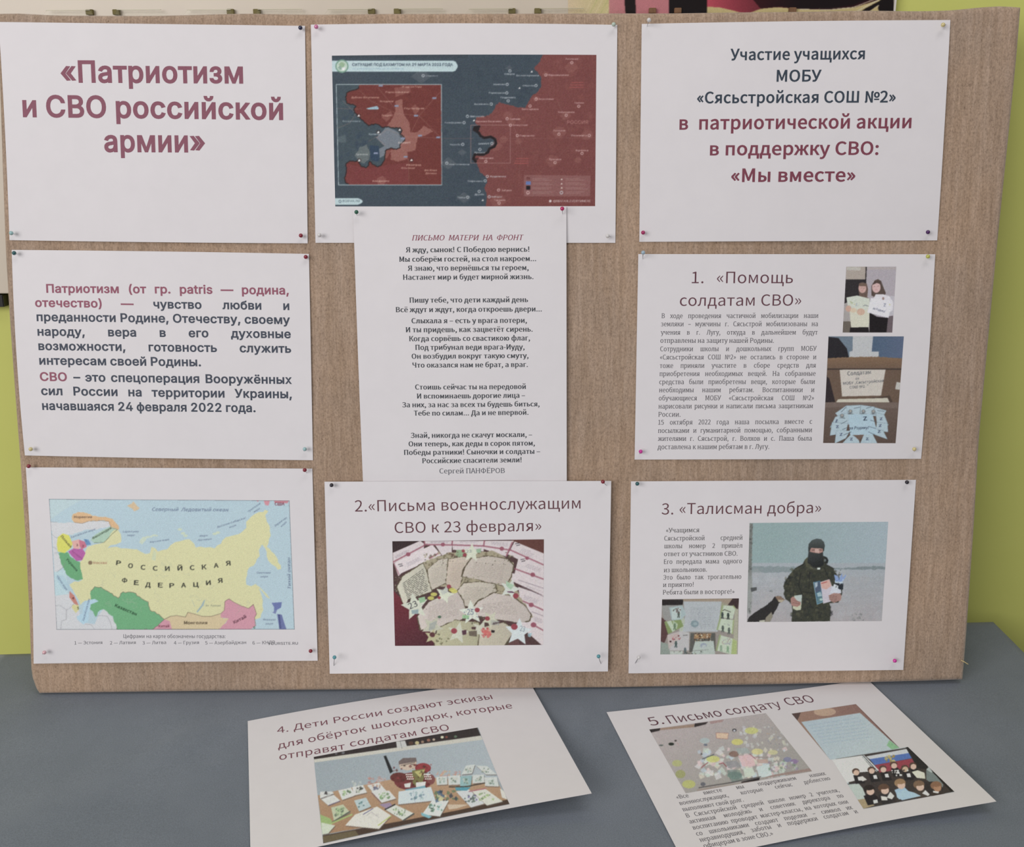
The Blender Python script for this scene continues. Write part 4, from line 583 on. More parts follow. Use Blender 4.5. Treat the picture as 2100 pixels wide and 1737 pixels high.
# ---------------------------------------------------------------- a sheet of paper: a gently bent surface, and what is printed on it
def lag(t):
    return np.stack([(1 - t) * (1 - 2 * t), 4 * t * (1 - t), t * (2 * t - 1)], -1)
class Sheet:
    def __init__(s, name, corners, plane, size=(297.0, 210.0), mids=None, h=None, base=0.0006, label=None, ripple=0.0, ref=None):
        """corners TL TR BR BL; mids {'t','r','b','l','c'}: nudges; h: 3x3 heights in mm, rows = top, middle, bottom"""
        s.plane = board_fn if plane == 'board' else table_fn
        s.n = BN if plane == 'board' else UPZ
        s.size = size
        c = np.array(corners, float)
        Hm = homography([(0, 0), (1, 0), (1, 1), (0, 1)], c)
        g = {}
        for i, u in enumerate((0, .5, 1)):
            for j, v in enumerate((0, .5, 1)):
                g[i, j] = apply_h(Hm, [(u, v)])[0]
        key = {'t': (1, 0), 'r': (2, 1), 'b': (1, 2), 'l': (0, 1), 'c': (1, 1)}
        for k, d in (mids or {}).items():
            g[key[k]] = g[key[k]] + np.array(d, float)
        hh = np.array(h if h is not None else [[0, 1.5, 0], [1.5, 2.5, 1.5], [0, 1.5, 0]], float) / 1000.0
        s.net = np.zeros((3, 3, 3))
        for i in range(3):
            for j in range(3):
                s.net[i, j] = s.plane(g[i, j], base + hh[j, i])[0]
        s.rip = ripple
        s.root = None
        s.ref = ref
        s.layer = 0
        s.mk(name, label)
    def S(s, uv):
        uv = np.atleast_2d(uv)
        a, b2 = lag(uv[:, 0]), lag(uv[:, 1])
        P = np.einsum('ni,nj,ijk->nk', a, b2, s.net)
        if s.rip:
            u, v = uv[:, 0], uv[:, 1]
            w = s.rip * (np.sin(u * 9.1 + v * 3 + s.rip * 4000) * np.sin(v * 5.3 + 1) * 0.5 + 0.5) * np.clip(16 * u * (1 - u) * v * (1 - v), 0, 1)
            P = P + s.n * w[:, None]
        return P
    def uv(s, px):
        px = np.atleast_2d(np.asarray(px, float))
        c = project(s.S(np.array([(0, 0), (1, 0), (1, 1), (0, 1)], float)))
        uv = apply_h(homography(c, [(0, 0), (1, 0), (1, 1), (0, 1)]), px)
        for _ in range(6):
            p0 = project(s.S(uv)); e = 1e-4
            du = (project(s.S(uv + [e, 0])) - p0) / e
            dv = (project(s.S(uv + [0, e])) - p0) / e
            r = px - p0
            det = du[:, 0] * dv[:, 1] - du[:, 1] * dv[:, 0]
            uv = uv + np.stack([(r[:, 0] * dv[:, 1] - r[:, 1] * dv[:, 0]) / det, (du[:, 0] * r[:, 1] - du[:, 1] * r[:, 0]) / det], 1)
        return uv
    def mk(s, name, label):
        nu, nv = 40, 30
        U, Vv = np.meshgrid(np.linspace(0, 1, nu), np.linspace(0, 1, nv), indexing='ij')
        P = s.S(np.stack([U.ravel(), Vv.ravel()], 1))
        s.org = P.mean(0)
        th = 0.00018
        F = gridfaces(nu, nv)
        n = len(P)
        V = np.concatenate([P, P - s.n * th]) - s.org
        idx = lambda i, j: i * nv + j
        rim = [idx(i, 0) for i in range(nu)] + [idx(nu - 1, j) for j in range(1, nv)] + [idx(i, nv - 1) for i in range(nu - 2, -1, -1)] + [idx(0, j) for j in range(nv - 2, 0, -1)]
        rim = np.array(rim); rn = np.roll(rim, -1)
        R = np.stack([rim, rim + n, rn + n, rn], 1)
        # smooth shading would bleed round the paper's edge, so the rim has vertices of its own
        V = np.concatenate([V, V[rim], V[rim + n]])
        k = len(rim); a = 2 * n + np.arange(k); b2 = 2 * n + np.roll(np.arange(k), -1)
        R = np.stack([a, a + k, b2 + k, b2], 1)
        Fa = np.concatenate([F[:, ::-1], F + n, R])
        s.root = empty(name, s.org, label, 'sheet')
        link('paper', mesh('paper', V, Fa), M_PAPER, s.root)
    # vector text; every run is collected, then block() makes the mesh
    def begin(s):
        s.vs, s.fs, s.cs, s.nv = [], [], [], 0
    def run(s, text, x0, y0, x1, y1, cap, style='calibri', color=(80, 76, 80), mode='fit', kx=1.0, track=0.0, mm=None):
        W, H = s.size
        e = s.uv([(x0, y0), (x1, y1)]) * [W, H]
        if mm is None:
            q = s.uv([(x0, y0 - cap)])[0] * [W, H]
            mm = np.hypot(*(q - e[0]))
        d = e[1] - e[0]; L = np.hypot(*d); d = d / L
        up = np.array([d[1], -d[0]])
        pos, sx, sy = fit_text(text, style, L, mm, mode, kx, track)
        col = ink(color, s.ref)
        lo = layout(text, style, track)[1]
        for ch, x in pos:
            adv, V, F, cs = glyph(ch, style)
            if not len(F): continue
            P = e[0] + (x + V[:, 0:1] * sx) * d + V[:, 1:2] * sy * up
            Q = s.S(P / [W, H]) + s.n * 0.00012 - s.org
            s.vs.append(Q); s.fs.append(F + s.nv); s.nv += len(Q)
            s.cs.append(np.tile(np.r_[col, 1.0], (len(Q), 1)))
    def block(s, name, label=None):
        me = mesh(name, np.concatenate(s.vs), np.concatenate(s.fs), False)
        a = me.color_attributes.new('Col', 'FLOAT_COLOR', 'POINT')
        a.data.foreach_set('color', np.concatenate(s.cs).astype(np.float32).ravel())
        o = link(name, me, M_INK, s.root)
        if label: o['label'] = label
        return o
    def picture(s, name, quad, cv, step=1.3, label=None, lift=0.00008):
        quad = np.array(quad, float)
        q = s.uv(quad)
        w = max(np.hypot(*(quad[1] - quad[0])), np.hypot(*(quad[2] - quad[3])))
        h = max(np.hypot(*(quad[3] - quad[0])), np.hypot(*(quad[2] - quad[1])))
        nu, nv = max(int(w / step), 2), max(int(h / step), 2)
        U, Vv = np.meshgrid(np.linspace(0, 1, nu), np.linspace(0, 1, nv), indexing='ij')
        U, Vv = U.ravel()[:, None], Vv.ravel()[:, None]
        uv = q[0] * (1 - U) * (1 - Vv) + q[1] * U * (1 - Vv) + q[2] * U * Vv + q[3] * (1 - U) * Vv
        P = s.S(uv)
        col = ink(cv.sample(project(P)) * 255, s.ref)
        me = mesh(name, P + s.n * lift - s.org, gridfaces(nu, nv)[:, ::-1])
        a = me.color_attributes.new('Col', 'FLOAT_COLOR', 'POINT')
        a.data.foreach_set('color', np.concatenate([col, np.ones((len(col), 1))], 1).astype(np.float32).ravel())
        o = link(name, me, M_INK, s.root)
        if label: o['label'] = label
        return o
def board_fn(px, h): return on_board(px, h)
def table_fn(px, h): return on_table(px, h)
def homography(A, B):
    M = []
    for (x, y), (X, Y) in zip(A, B):
        M.append([x, y, 1, 0, 0, 0, -X * x, -X * y, X]); M.append([0, 0, 0, x, y, 1, -Y * x, -Y * y, Y])
    M = np.array(M, float)
    h = np.linalg.solve(M[:, :8], M[:, 8])
    return np.r_[h, 1].reshape(3, 3)
def apply_h(H, P):
    P = np.atleast_2d(np.asarray(P, float))
    q = np.c_[P, np.ones(len(P))] @ H.T
    return q[:, :2] / q[:, 2:]

# ---------------------------------------------------------------- painting a print: polygons and strokes on a small raster of colours
RNG = random.Random(7)
class Canvas:
    def __init__(s, box, bg=(200, 200, 200), ss=2, tr=(1, 0, 0)):
        s.x0, s.y0, s.x1, s.y1 = box
        s.ss = ss
        s.w, s.h = int((s.x1 - s.x0) * ss) + 1, int((s.y1 - s.y0) * ss) + 1
        s.a = np.tile(np.array(bg, float) / 255, (s.h, s.w, 1))
        s.tr = tr
        s.lw = 1.0
    def t(s, pts):
        k, ox, oy = s.tr
        return (np.asarray(pts, float).reshape(-1, 2) * k + [ox - s.x0, oy - s.y0]) * s.ss
    def _fill(s, polys, color, alpha=1.0, grad=None):
        """polys in raster coordinates, nonzero-free even-odd over all of them"""
        ys = np.concatenate([p[:, 1] for p in polys])
        r0, r1 = max(int(math.floor(ys.min())), 0), min(int(math.ceil(ys.max())), s.h - 1)
        A = np.concatenate([p for p in polys]); B = np.concatenate([np.roll(p, -1, 0) for p in polys])
        col = None if color is None else np.array(color, float) / 255
        for r in range(r0, r1 + 1):
            y = r + 0.5
            m1 = (A[:, 1] <= y) != (B[:, 1] <= y)
            if not m1.any(): continue
            a, b2 = A[m1], B[m1]
            xs = np.sort(a[:, 0] + (y - a[:, 1]) / (b2[:, 1] - a[:, 1]) * (b2[:, 0] - a[:, 0]))
            for i in range(0, len(xs) - 1, 2):
                c0, c1 = max(int(round(xs[i])), 0), min(int(round(xs[i + 1])), s.w)
                if c1 <= c0: continue
                if grad is not None:
                    g0, g1, ca, cb = grad
                    d = g1 - g0
                    tt = np.clip(((np.arange(c0, c1) - g0[0]) * d[0] + (y - g0[1]) * d[1]) / (d @ d), 0, 1)[:, None]
                    cc = ca * (1 - tt) + cb * tt
                else: cc = col
                s.a[r, c0:c1] = s.a[r, c0:c1] * (1 - alpha) + cc * alpha
    def poly(s, pts, color, alpha=1.0, to=None):
        """to=(p0,p1,color2): a gradient from color at p0 to color2 at p1"""
        g = None
        if to:
            q = s.t([to[0], to[1]])
            g = (q[0], q[1], np.array(color, float) / 255, np.array(to[2], float) / 255)
        s._fill([s.t(pts)], color, alpha, g)
    def rough(s, pts, amp, seed=1, n=None):
        """a wobbly version of an outline, for coasts and torn edges"""
        p = np.asarray(pts, float).reshape(-1, 2); r = random.Random(seed); out = []
        for i in range(len(p)):
            a, b2 = p[i], p[(i + 1) % len(p)]
            L = np.hypot(*(b2 - a)); k = max(int(L / (amp * 3)), 1)
            for j in range(k):
                q = a + (b2 - a) * j / k
                out.append(q + [r.uniform(-amp, amp), r.uniform(-amp, amp)] if j else q)
        return np.array(out)
    def line(s, pts, w, color, alpha=1.0, closed=False):
        p = s.t(pts)
        if closed: p = np.concatenate([p, p[:1]])
        w = w * s.lw * s.ss / 2
        for a, b2 in zip(p[:-1], p[1:]):
            d = b2 - a; L = np.hypot(*d)
            if L < 1e-6: continue
            n = np.array([-d[1], d[0]]) / L * w; e = d / L * w * 0.5
            s._fill([np.array([a + n - e, b2 + n + e, b2 - n + e, a - n - e])], color, alpha)
    def ell(s, cx, cy, rx, ry, color, alpha=1.0, rot=0.0, to=None):
        t = np.linspace(0, 2 * math.pi, 22, endpoint=False)
        x, y = rx * np.cos(t), ry * np.sin(t)
        c, q = math.cos(rot), math.sin(rot)
        s.poly(np.stack([cx + x * c - y * q, cy + x * q + y * c], 1), color, alpha, to)
    def ring(s, cx, cy, r, w, color):
        t = np.linspace(0, 2 * math.pi, 14, endpoint=False)
        s.line(np.stack([cx + r * np.cos(t), cy + r * np.sin(t)], 1), w, color, closed=True)
    def text(s, txt, x0, y0, x1, y1, cap, color, style='calibri', alpha=1.0):
        e = s.t([(x0, y0), (x1, y1)])
        cap = cap * s.tr[0] * s.ss
        d = e[1] - e[0]; L = np.hypot(*d); d = d / L; up = np.array([d[1], -d[0]])
        pos, sx, sy = fit_text(txt, style, L, cap, 'fit', 1)
        for ch, x in pos:
            adv, V, F, cs = glyph(ch, style)
            if cs: s._fill([e[0] + (x + c[:, 0:1] * sx) * d + c[:, 1:2] * sy * up for c in cs], color, alpha)
    def rows(s, quad, n, w, color, alpha=0.7, seed=3, margin=0.08, dash=0.13, gap=0.035):
        """lines of handwriting or small print inside a four-cornered page"""
        q = np.asarray(quad, float); r = random.Random(seed)
        at = lambda u, v: q[0] * (1 - u) * (1 - v) + q[1] * u * (1 - v) + q[2] * u * v + q[3] * (1 - u) * v
        for i in range(n):
            v = margin + (i + 0.5) / n * (1 - 2 * margin); u = margin + r.uniform(0, 0.03)
            end = 1 - margin - r.choice([0, 0.03, 0.06, 0.3 if r.random() < 0.2 else 0.02])
            while u < end:
                u2 = min(u + dash * r.uniform(0.4, 1.3), end)
                s.line([at(u, v), at(u2, v + r.uniform(-0.004, 0.004))], w, color, alpha)
                u = u2 + gap * r.uniform(0.6, 1.4)
    def specks(s, box, n, size, colors, alpha=0.6, seed=5):
        r = random.Random(seed)
        for _ in range(n):
            x, y = r.uniform(box[0], box[2]), r.uniform(box[1], box[3]); k = r.uniform(*size)
            a = r.uniform(0, 3.14)
            p = [(x + k * r.uniform(.5, 1) * math.cos(a + i * 1.57), y + k * r.uniform(.5, 1) * math.sin(a + i * 1.57)) for i in range(4)]
            s.poly(p, r.choice(colors), alpha)
    def blur(s, sig):
        sig *= s.ss
        k = int(sig * 3) + 1
        w = np.exp(-0.5 * (np.arange(-k, k + 1) / sig) ** 2); w /= w.sum()
        for ax in (0, 1):
            p = np.pad(s.a, [(k, k) if i == ax else (0, 0) for i in range(3)], mode='edge')
            o = np.zeros_like(s.a)
            for i, wi in enumerate(w):
                o += wi * (p[i:i + s.h] if ax == 0 else p[:, i:i + s.w])
            s.a = o
        return s
    def grain(s, amp, cell=1.2, seed=1):
        """mottling of the print, as soft random light and dark"""
        r = np.random.RandomState(seed)
        hh, ww = int(s.h / (cell * s.ss)) + 2, int(s.w / (cell * s.ss)) + 2
        g = r.normal(0, amp / 255, (hh, ww, 1)) + r.normal(0, amp / 600, (hh, ww, 3))
        yi = (np.arange(s.h) / (cell * s.ss)); xi = (np.arange(s.w) / (cell * s.ss))
        y0, x0 = yi.astype(int), xi.astype(int); fy, fx = (yi - y0)[:, None, None], (xi - x0)[None, :, None]
        G = (g[y0][:, x0] * (1 - fy) * (1 - fx) + g[y0 + 1][:, x0] * fy * (1 - fx) + g[y0][:, x0 + 1] * (1 - fy) * fx + g[y0 + 1][:, x0 + 1] * fy * fx)
        s.a = np.clip(s.a + G, 0, 1)
        return s
    def fade(s, color, light):
        c = s.a.mean(2, keepdims=True)
        s.a = (c + (s.a - c) * color) * light
        return s
    def sample(s, px):
        x = np.clip((px[:, 0] - s.x0) * s.ss - 0.5, 0, s.w - 1.001); y = np.clip((px[:, 1] - s.y0) * s.ss - 0.5, 0, s.h - 1.001)
        i, j = x.astype(int), y.astype(int); fx, fy = (x - i)[:, None], (y - j)[:, None]
        return s.a[j, i] * (1 - fx) * (1 - fy) + s.a[j, i + 1] * fx * (1 - fy) + s.a[j + 1, i] * (1 - fx) * fy + s.a[j + 1, i + 1] * fx * fy
# ---------------------------------------------------------------- the room: wall, floor
WY = 0.185                                    # the wall behind the table
M_WALL, nt, b = material('lime_green_wall_paint', 0.7, 0.25)
nt.links.new(ramp(nt, noise(nt, 2.5, 4), [(0.3, (0.63, 0.655, 0.175)), (0.7, (0.69, 0.71, 0.21))]), b.inputs['Base Color'])
bump(nt, b, noise(nt, 180, 4), 0.12, 0.001)
tag(link('wall_back', box_mesh('wall_back', (-2.6, WY, 0), (2.6, WY + 0.12, 2.7)), M_WALL), kind='structure')
M_FLOOR, nt, b = material('floor_linoleum', 0.5, 0.3)
nt.links.new(ramp(nt, noise(nt, 6, 5), [(0.3, (0.19, 0.13, 0.09)), (0.7, (0.27, 0.19, 0.13))]), b.inputs['Base Color'])
tag(link('floor', box_mesh('floor', (-2.6, -3.2, -0.06), (2.6, WY + 0.12, 0)), M_FLOOR), kind='structure')

# ---------------------------------------------------------------- table under its cloth
M_WOOD, nt, b = material('table_wood', 0.45, 0.4)
nt.links.new(ramp(nt, noise(nt, 5, 5, stretch=(0.4, 6, 6)), [(0.3, (0.30, 0.19, 0.10)), (0.7, (0.42, 0.28, 0.16))]), b.inputs['Base Color'])
tb = empty('table', (0, -0.25, 0), 'wooden table hidden beneath the grey cloth', 'table')
link('tabletop', box_mesh('tabletop', (-0.578, -0.37, TZ - 0.030), (0.566, 0.322, TZ - 0.0065), 0.003), M_WOOD, tb)
for sx in (-0.53, 0.52):
    for sy in (-0.32, 0.26):
        link('leg', box_mesh('leg', (sx - 0.022, sy - 0.022, 0), (sx + 0.022, sy + 0.022, TZ - 0.030), 0.003), M_WOOD, tb)

M_CLOTH, nt, b = material('grey_felt_cloth', 0.95, 0.1)
b.inputs['Sheen Weight'].default_value = 0.25
b.inputs['Sheen Roughness'].default_value = 0.6
c1 = ramp(nt, noise(nt, 9, 5, 0.65), [(0.3, (0.146, 0.172, 0.204)), (0.7, (0.183, 0.210, 0.246))])
c2 = ramp(nt, noise(nt, 900, 2), [(0.25, (0.78, 0.78, 0.78)), (0.75, (1.2, 1.2, 1.2))])
nt.links.new(mixc(nt, 1.0, c1, c2, 'MULTIPLY'), b.inputs['Base Color'])
bump(nt, b, noise(nt, 1100, 2), 0.3, 0.0006)
def cloth():
    """top with soft folds, rounded over the table's edge into a hanging skirt"""
    BL_, BR_, FR_, FL_ = np.array([-0.600, 0.090]), np.array([0.578, 0.143]), np.array([0.578, -0.62]), np.array([-0.600, -0.62])
    nu, nv = 150, 110
    drop, r = 0.42, 0.016
    # parameter runs beyond 0..1 onto the skirt
    def axis(n, L):
        a = np.concatenate([np.linspace(-1, 0, 12)[:-1], np.linspace(0, 1, n - 22), np.linspace(1, 2, 12)[1:]])
        return a
    ua, va = axis(nu, 1), axis(nv, 1)
    V = []
    for u in ua:
        for v in va:
            uc, vc = min(max(u, 0), 1), min(max(v, 0), 1)
            p = (BL_ * (1 - uc) + BR_ * uc) * (1 - vc) + (FL_ * (1 - uc) + FR_ * uc) * vc
            eu = (-u if u < 0 else (u - 1 if u > 1 else 0)); ev = (-v if v < 0 else (v - 1 if v > 1 else 0))
            e = min(math.hypot(eu, ev), 1.0)
            x, y, z = p[0], p[1], 0.0
            if e > 0:
                dx = (-1 if u < 0 else 1) * eu / e if eu else 0; dy = (1 if v < 0 else -1) * ev / e if ev else 0
                if eu and ev:
                    k = math.hypot(dx, dy); dx, dy = dx / k, dy / k
                s_ = e * drop
                arc = r * math.pi / 2
                if s_ < arc:
                    a = s_ / r; x += dx * r * math.sin(a) ; y += dy * r * math.sin(a); z = -r * (1 - math.cos(a))
                else:
                    fold = 0.012 * (s_ / drop) * (math.sin(x * 38) + math.sin(y * 41 + 1)) * (1 if dy <= 0 else 0.2)
                    x += dx * (r + fold); y += dy * (r + fold * (0.0 if dy > 0 else 1)); z = -r - (s_ - arc)
            else:
                fd = 0.0
                # soft folds, mainly in the open part of the top to the right of centre
                for (cx, cy, ang, wd, hh, ln) in ((0.060, -0.062, 1.35, .009, .0030, .028), (0.078, -0.090, 1.20, .008, .0026, .03),
                                                  (-0.345, -0.085, 1.05, .007, .0016, .035), (-0.325, -0.088, 1.0, .006, .0012, .04), (-0.42, -0.18, 0.8, .03, .0012, .12), (-0.285, -0.12, 1.0, .003, .0008, .02), (-0.50, -0.05, 2.2, .02, .0010, .06), (0.52, -0.08, 2.4, .02, .0012, .06)):
                    dxx, dyy = x - cx, y - cy
                    al = dxx * math.cos(ang) + dyy * math.sin(ang); ac = -dxx * math.sin(ang) + dyy * math.cos(ang)
                    fd += hh * math.exp(-(ac / wd) ** 2 - (al / ln) ** 2)
                edge = min(uc, 1 - uc, vc, 1 - vc)
                z = fd * min(edge * 20, 1) + 0.0003 * math.sin(x * 30 + y * 17) * math.sin(y * 23 - x * 9)
            V.append((x, y, TZ - 0.0032 + z))
    return mesh('tablecloth', V, gridfaces(len(ua), len(va))[:, ::-1])
o = link('tablecloth', cloth(), M_CLOTH)
tag(o, 'grey-blue felt cloth spread over the table under the board', 'tablecloth')

# ---------------------------------------------------------------- the fabric-covered board
M_LINEN, nt, b = material('brown_linen', 0.92, 0.12)
b.inputs['Sheen Weight'].default_value = 0.35
st = noise(nt, 1.0, 4, 0.65, stretch=(150, 11, 11), dist=0.4)
base = ramp(nt, st, [(0.28, (0.37, 0.265, 0.184)), (0.5, (0.43, 0.315, 0.228)), (0.74, (0.49, 0.37, 0.28))])
fine = ramp(nt, noise(nt, 1.0, 3, 0.75, stretch=(560, 420, 420)), [(0.28, (0.66, 0.65, 0.63)), (0.5, (1.0, 1.0, 1.0)), (0.75, (1.26, 1.26, 1.25))])
fib = ramp(nt, noise(nt, 1.0, 3, 0.7, stretch=(480, 40, 40)), [(0.3, (0.86, 0.85, 0.84)), (0.7, (1.10, 1.10, 1.10))])
big = ramp(nt, noise(nt, 5.0, 4, 0.6), [(0.3, (0.90, 0.92, 0.95)), (0.7, (1.10, 1.05, 0.99))])
slub = ramp(nt, noise(nt, 1.0, 2, 0.5, stretch=(800, 330, 330)), [(0.24, (0.5, 0.46, 0.42)), (0.32, (1.0, 1.0, 1.0))])
cc = mixc(nt, 1.0, mixc(nt, 1.0, mixc(nt, 1.0, mixc(nt, 1.0, base, fine, 'MULTIPLY'), fib, 'MULTIPLY'), big, 'MULTIPLY'), slub, 'MULTIPLY')
nt.links.new(cc, b.inputs['Base Color'])
bump(nt, b, noise(nt, 1.0, 3, 0.7, stretch=(900, 300, 300)), 0.5, 0.0008)

OUT_L = [(-14, 25), (-6, 150), (0, 330), (7, 520), (17, 680), (28, 830), (38, 960), (48, 1110), (56, 1270), (60, 1385), (70, 1414), (78, 1426)]
OUT_R = [(2098, 12), (2090, 110), (2076, 250), (2050, 500), (2029, 720), (2012, 900), (2002, 1073), (1990, 1245), (1983, 1340), (1978, 1397)]
OUT_T = [(-14, 25), (30, 24), (100, 28), (190, 29), (330, 29), (500, 24), (640, 27), (770, 25), (900, 25), (1050, 24.5), (1280, 24), (1400, 24), (1500, 22), (1640, 21), (1800, 18), (1880, 20), (1960, 18), (2010, 12), (2060, 9), (2098, 12)]
OUT_B = [(78, 1426), (300, 1423), (650, 1419), (1000, 1417), (1290, 1416), (1450, 1410), (1700, 1405), (1900, 1400), (1978, 1397)]
def curve_on_board(px):
    P = on_board(px)
    L = np.r_[0, np.cumsum(np.linalg.norm(np.diff(P, axis=0), axis=1))]
    L = L / L[-1]
    return lambda t: np.stack([np.interp(t, L, P[:, k]) for k in range(3)], -1)
def smooth_curve(px):
    f = curve_on_board(px)
    def g(t):
        t = np.asarray(t, float)
        acc = 0
        for d in (-0.02, -0.01, 0, 0.01, 0.02):
            acc = acc + f(np.clip(t + d * np.minimum(1, 8 * np.minimum(t, 1 - t)), 0, 1))
        return acc / 5
    return g
TH = 0.026
def board_mesh():
    T, B_, L_, R_ = map(smooth_curve, (OUT_T, OUT_B, OUT_L, OUT_R))
    r = 0.006
    def axis(n, W):
        a = [0]
        e = np.array([0, .0008, .002, .0035, .005, .007, .010]) / W
        return np.concatenate([e, np.linspace(e[-1], 1 - e[-1], n)[1:-1], (1 - e)[::-1]])
    ua, va = axis(90, 0.98), axis(66, 0.70)
    nu, nv = len(ua), len(va)
    U, Vv = np.meshgrid(ua, va, indexing='ij'); U = U.ravel(); Vv = Vv.ravel()
    t, bb, l, rr = T(U), B_(U), L_(Vv), R_(Vv)
    c00, c10, c01, c11 = T(np.array([0.0]))[0], T(np.array([1.0]))[0], B_(np.array([0.0]))[0], B_(np.array([1.0]))[0]
    u, v = U[:, None], Vv[:, None]
    P = t * (1 - v) + bb * v + l * (1 - u) + rr * u - (c00 * (1 - u) * (1 - v) + c10 * u * (1 - v) + c01 * (1 - u) * v + c11 * u * v)
    d = np.minimum(np.minimum(U, 1 - U) * 0.98, np.minimum(Vv, 1 - Vv) * 0.70)
    dep = np.where(d < r, r - np.sqrt(np.maximum(r * r - (r - np.minimum(d, r)) ** 2, 0)), 0)
    rs = np.random.RandomState(3)
    w = 0.0006 * (np.sin(P[:, 0] * 55 + 2 * np.sin(P[:, 2] * 9)) * 0.5 + np.sin(P[:, 0] * 23 + P[:, 2] * 4)) * np.clip(d * 40, 0, 1) * 0.35
    P = P - BN * (dep + 0.0004)[:, None] + BN * w[:, None]
    F = gridfaces(nu, nv)[:, ::-1]
    idx = lambda i, j: i * nv + j
    rim = [idx(i, 0) for i in range(nu)] + [idx(nu - 1, j) for j in range(1, nv)] + [idx(i, nv - 1) for i in range(nu - 2, -1, -1)] + [idx(0, j) for j in range(nv - 2, 0, -1)]
    rim = np.array(rim); n = len(P); k = len(rim)
    Vs = [P]; Fs = [F.tolist()]
    prev = rim
    cen = P.mean(0)
    for q, (dp, inset) in enumerate(((0.012, 0), (0.020, 0), (TH - 0.001, 0.0), (TH, 0.003))):
        ring = P[rim] + BN * 0 - BN * (dp - dep[rim])[:, None]
        o2 = ring - cen; o2 = o2 - np.outer(o2 @ BN, BN); o2 /= np.linalg.norm(o2, axis=1)[:, None]
        ring = ring - o2 * inset
        ids = sum(len(x) for x in Vs) + np.arange(k)
        Vs.append(ring)
        pn, cn = np.roll(prev, -1), np.roll(ids, -1)
        Fs.append(np.stack([prev, pn, cn, ids], 1)[:, ::-1].tolist())
        prev = ids
    back = sum(len(x) for x in Vs)
    Vs.append((P[rim].mean(0) - BN * TH)[None])
    Fs.append([[int(a), int(b2), back][::-1] for a, b2 in zip(prev, np.roll(prev, -1))])
    V = np.concatenate(Vs)
    V[:, 2] = np.maximum(V[:, 2], TZ - 0.0006)      # it rests flat on the cloth and the two sheets
    V = V - ORG
    return mesh('fabric_cover', V, [f for x in Fs for f in x])
brd = empty('display_board', tuple(ORG), 'large board wrapped in brown streaky linen, leaning back on the grey cloth', 'display board')
link('fabric_cover', board_mesh(), M_LINEN, brd)
# a pale thread sticking out of the cover near its lower right corner
M_THREAD = solid('pale_thread', (0.66, 0.52, 0.25), 0.6)
def tube(name, pts, r, n=8, taper=1.0, caps=True):
    pts = [Vector(p) for p in pts]
    V, F = [], []
    for i, p in enumerate(pts):
        d = (pts[min(i + 1, len(pts) - 1)] - pts[max(i - 1, 0)]).normalized()
        a = d.orthogonal().normalized(); c = d.cross(a)
        rr = (r[i] if isinstance(r, (list, tuple)) else r)
        for k in range(n):
            t = 2 * math.pi * k / n
            V.append(tuple(p + a * rr * math.cos(t) + c * rr * math.sin(t)))
    for i in range(len(pts) - 1):
        for k in range(n):
            k2 = (k + 1) % n
            F.append((i * n + k, i * n + k2, (i + 1) * n + k2, (i + 1) * n + k))
    F.append(tuple(range(n))[::-1]); F.append(tuple((len(pts) - 1) * n + k for k in range(n)))
    return mesh(name, V, F)
q = on_board([(1971, 1354), (1977, 1357), (1984, 1361)], 0.001)
q[2] += BN * 0.002
link('loose_thread', tube('loose_thread', q - ORG, 0.0005, 6), M_THREAD, brd)['label'] = 'pale yellow thread sticking out'

# ---------------------------------------------------------------- the information stand on the wall behind
SY = WY - 0.012                                # front face of the stand's panel
def on_stand(px, dy=0.0):
    return hit(px, np.array([0, 1.0, 0]), SY - dy)
M_CREAM = solid('cream_panel', (0.70, 0.62, 0.50), 0.35, 0.4, 0.02, 8)
M_BLACK = solid('black_plastic', (0.012, 0.010, 0.009), 0.4, 0.4)
M_WHITE = solid('white_edge_strip', (0.75, 0.72, 0.66), 0.4, 0.4, 0.02)
st = empty('wall_stand', (0, SY, TZ + 0.62), 'cream information stand with plastic pockets on the wall, its lower part hidden by the board', 'notice board')
so = np.array([0, SY, TZ + 0.62])
zb = on_stand([(0, 629)])[0][2]; zb2 = on_stand([(0, 602)])[0][2]
xl_ = -1.00
xr_ = on_stand([(1833, 2)])[0][0]
xs_ = on_stand([(8, 615)])[0][0]               # where the black foot strip ends
ztop = TZ + 1.06
link('panel', box_mesh('panel', (xl_ - so[0], 0, zb2 - so[2]), (xr_ - so[0], 0.0115, ztop - so[2]), 0.001), M_CREAM, st)
link('foot_strip', box_mesh('foot_strip', (xl_ - so[0], -0.002, zb - so[2]), (xs_ - so[0], 0.0115, zb2 - 0.0015 - so[2]), 0.0008), M_BLACK, st)
link('edge_strip', box_mesh('edge_strip', (xr_ + 0.0005 - so[0], -0.001, zb2 - so[2]), (xr_ + 0.0025 - so[0], 0.0115, ztop - so[2])), M_WHITE, st)
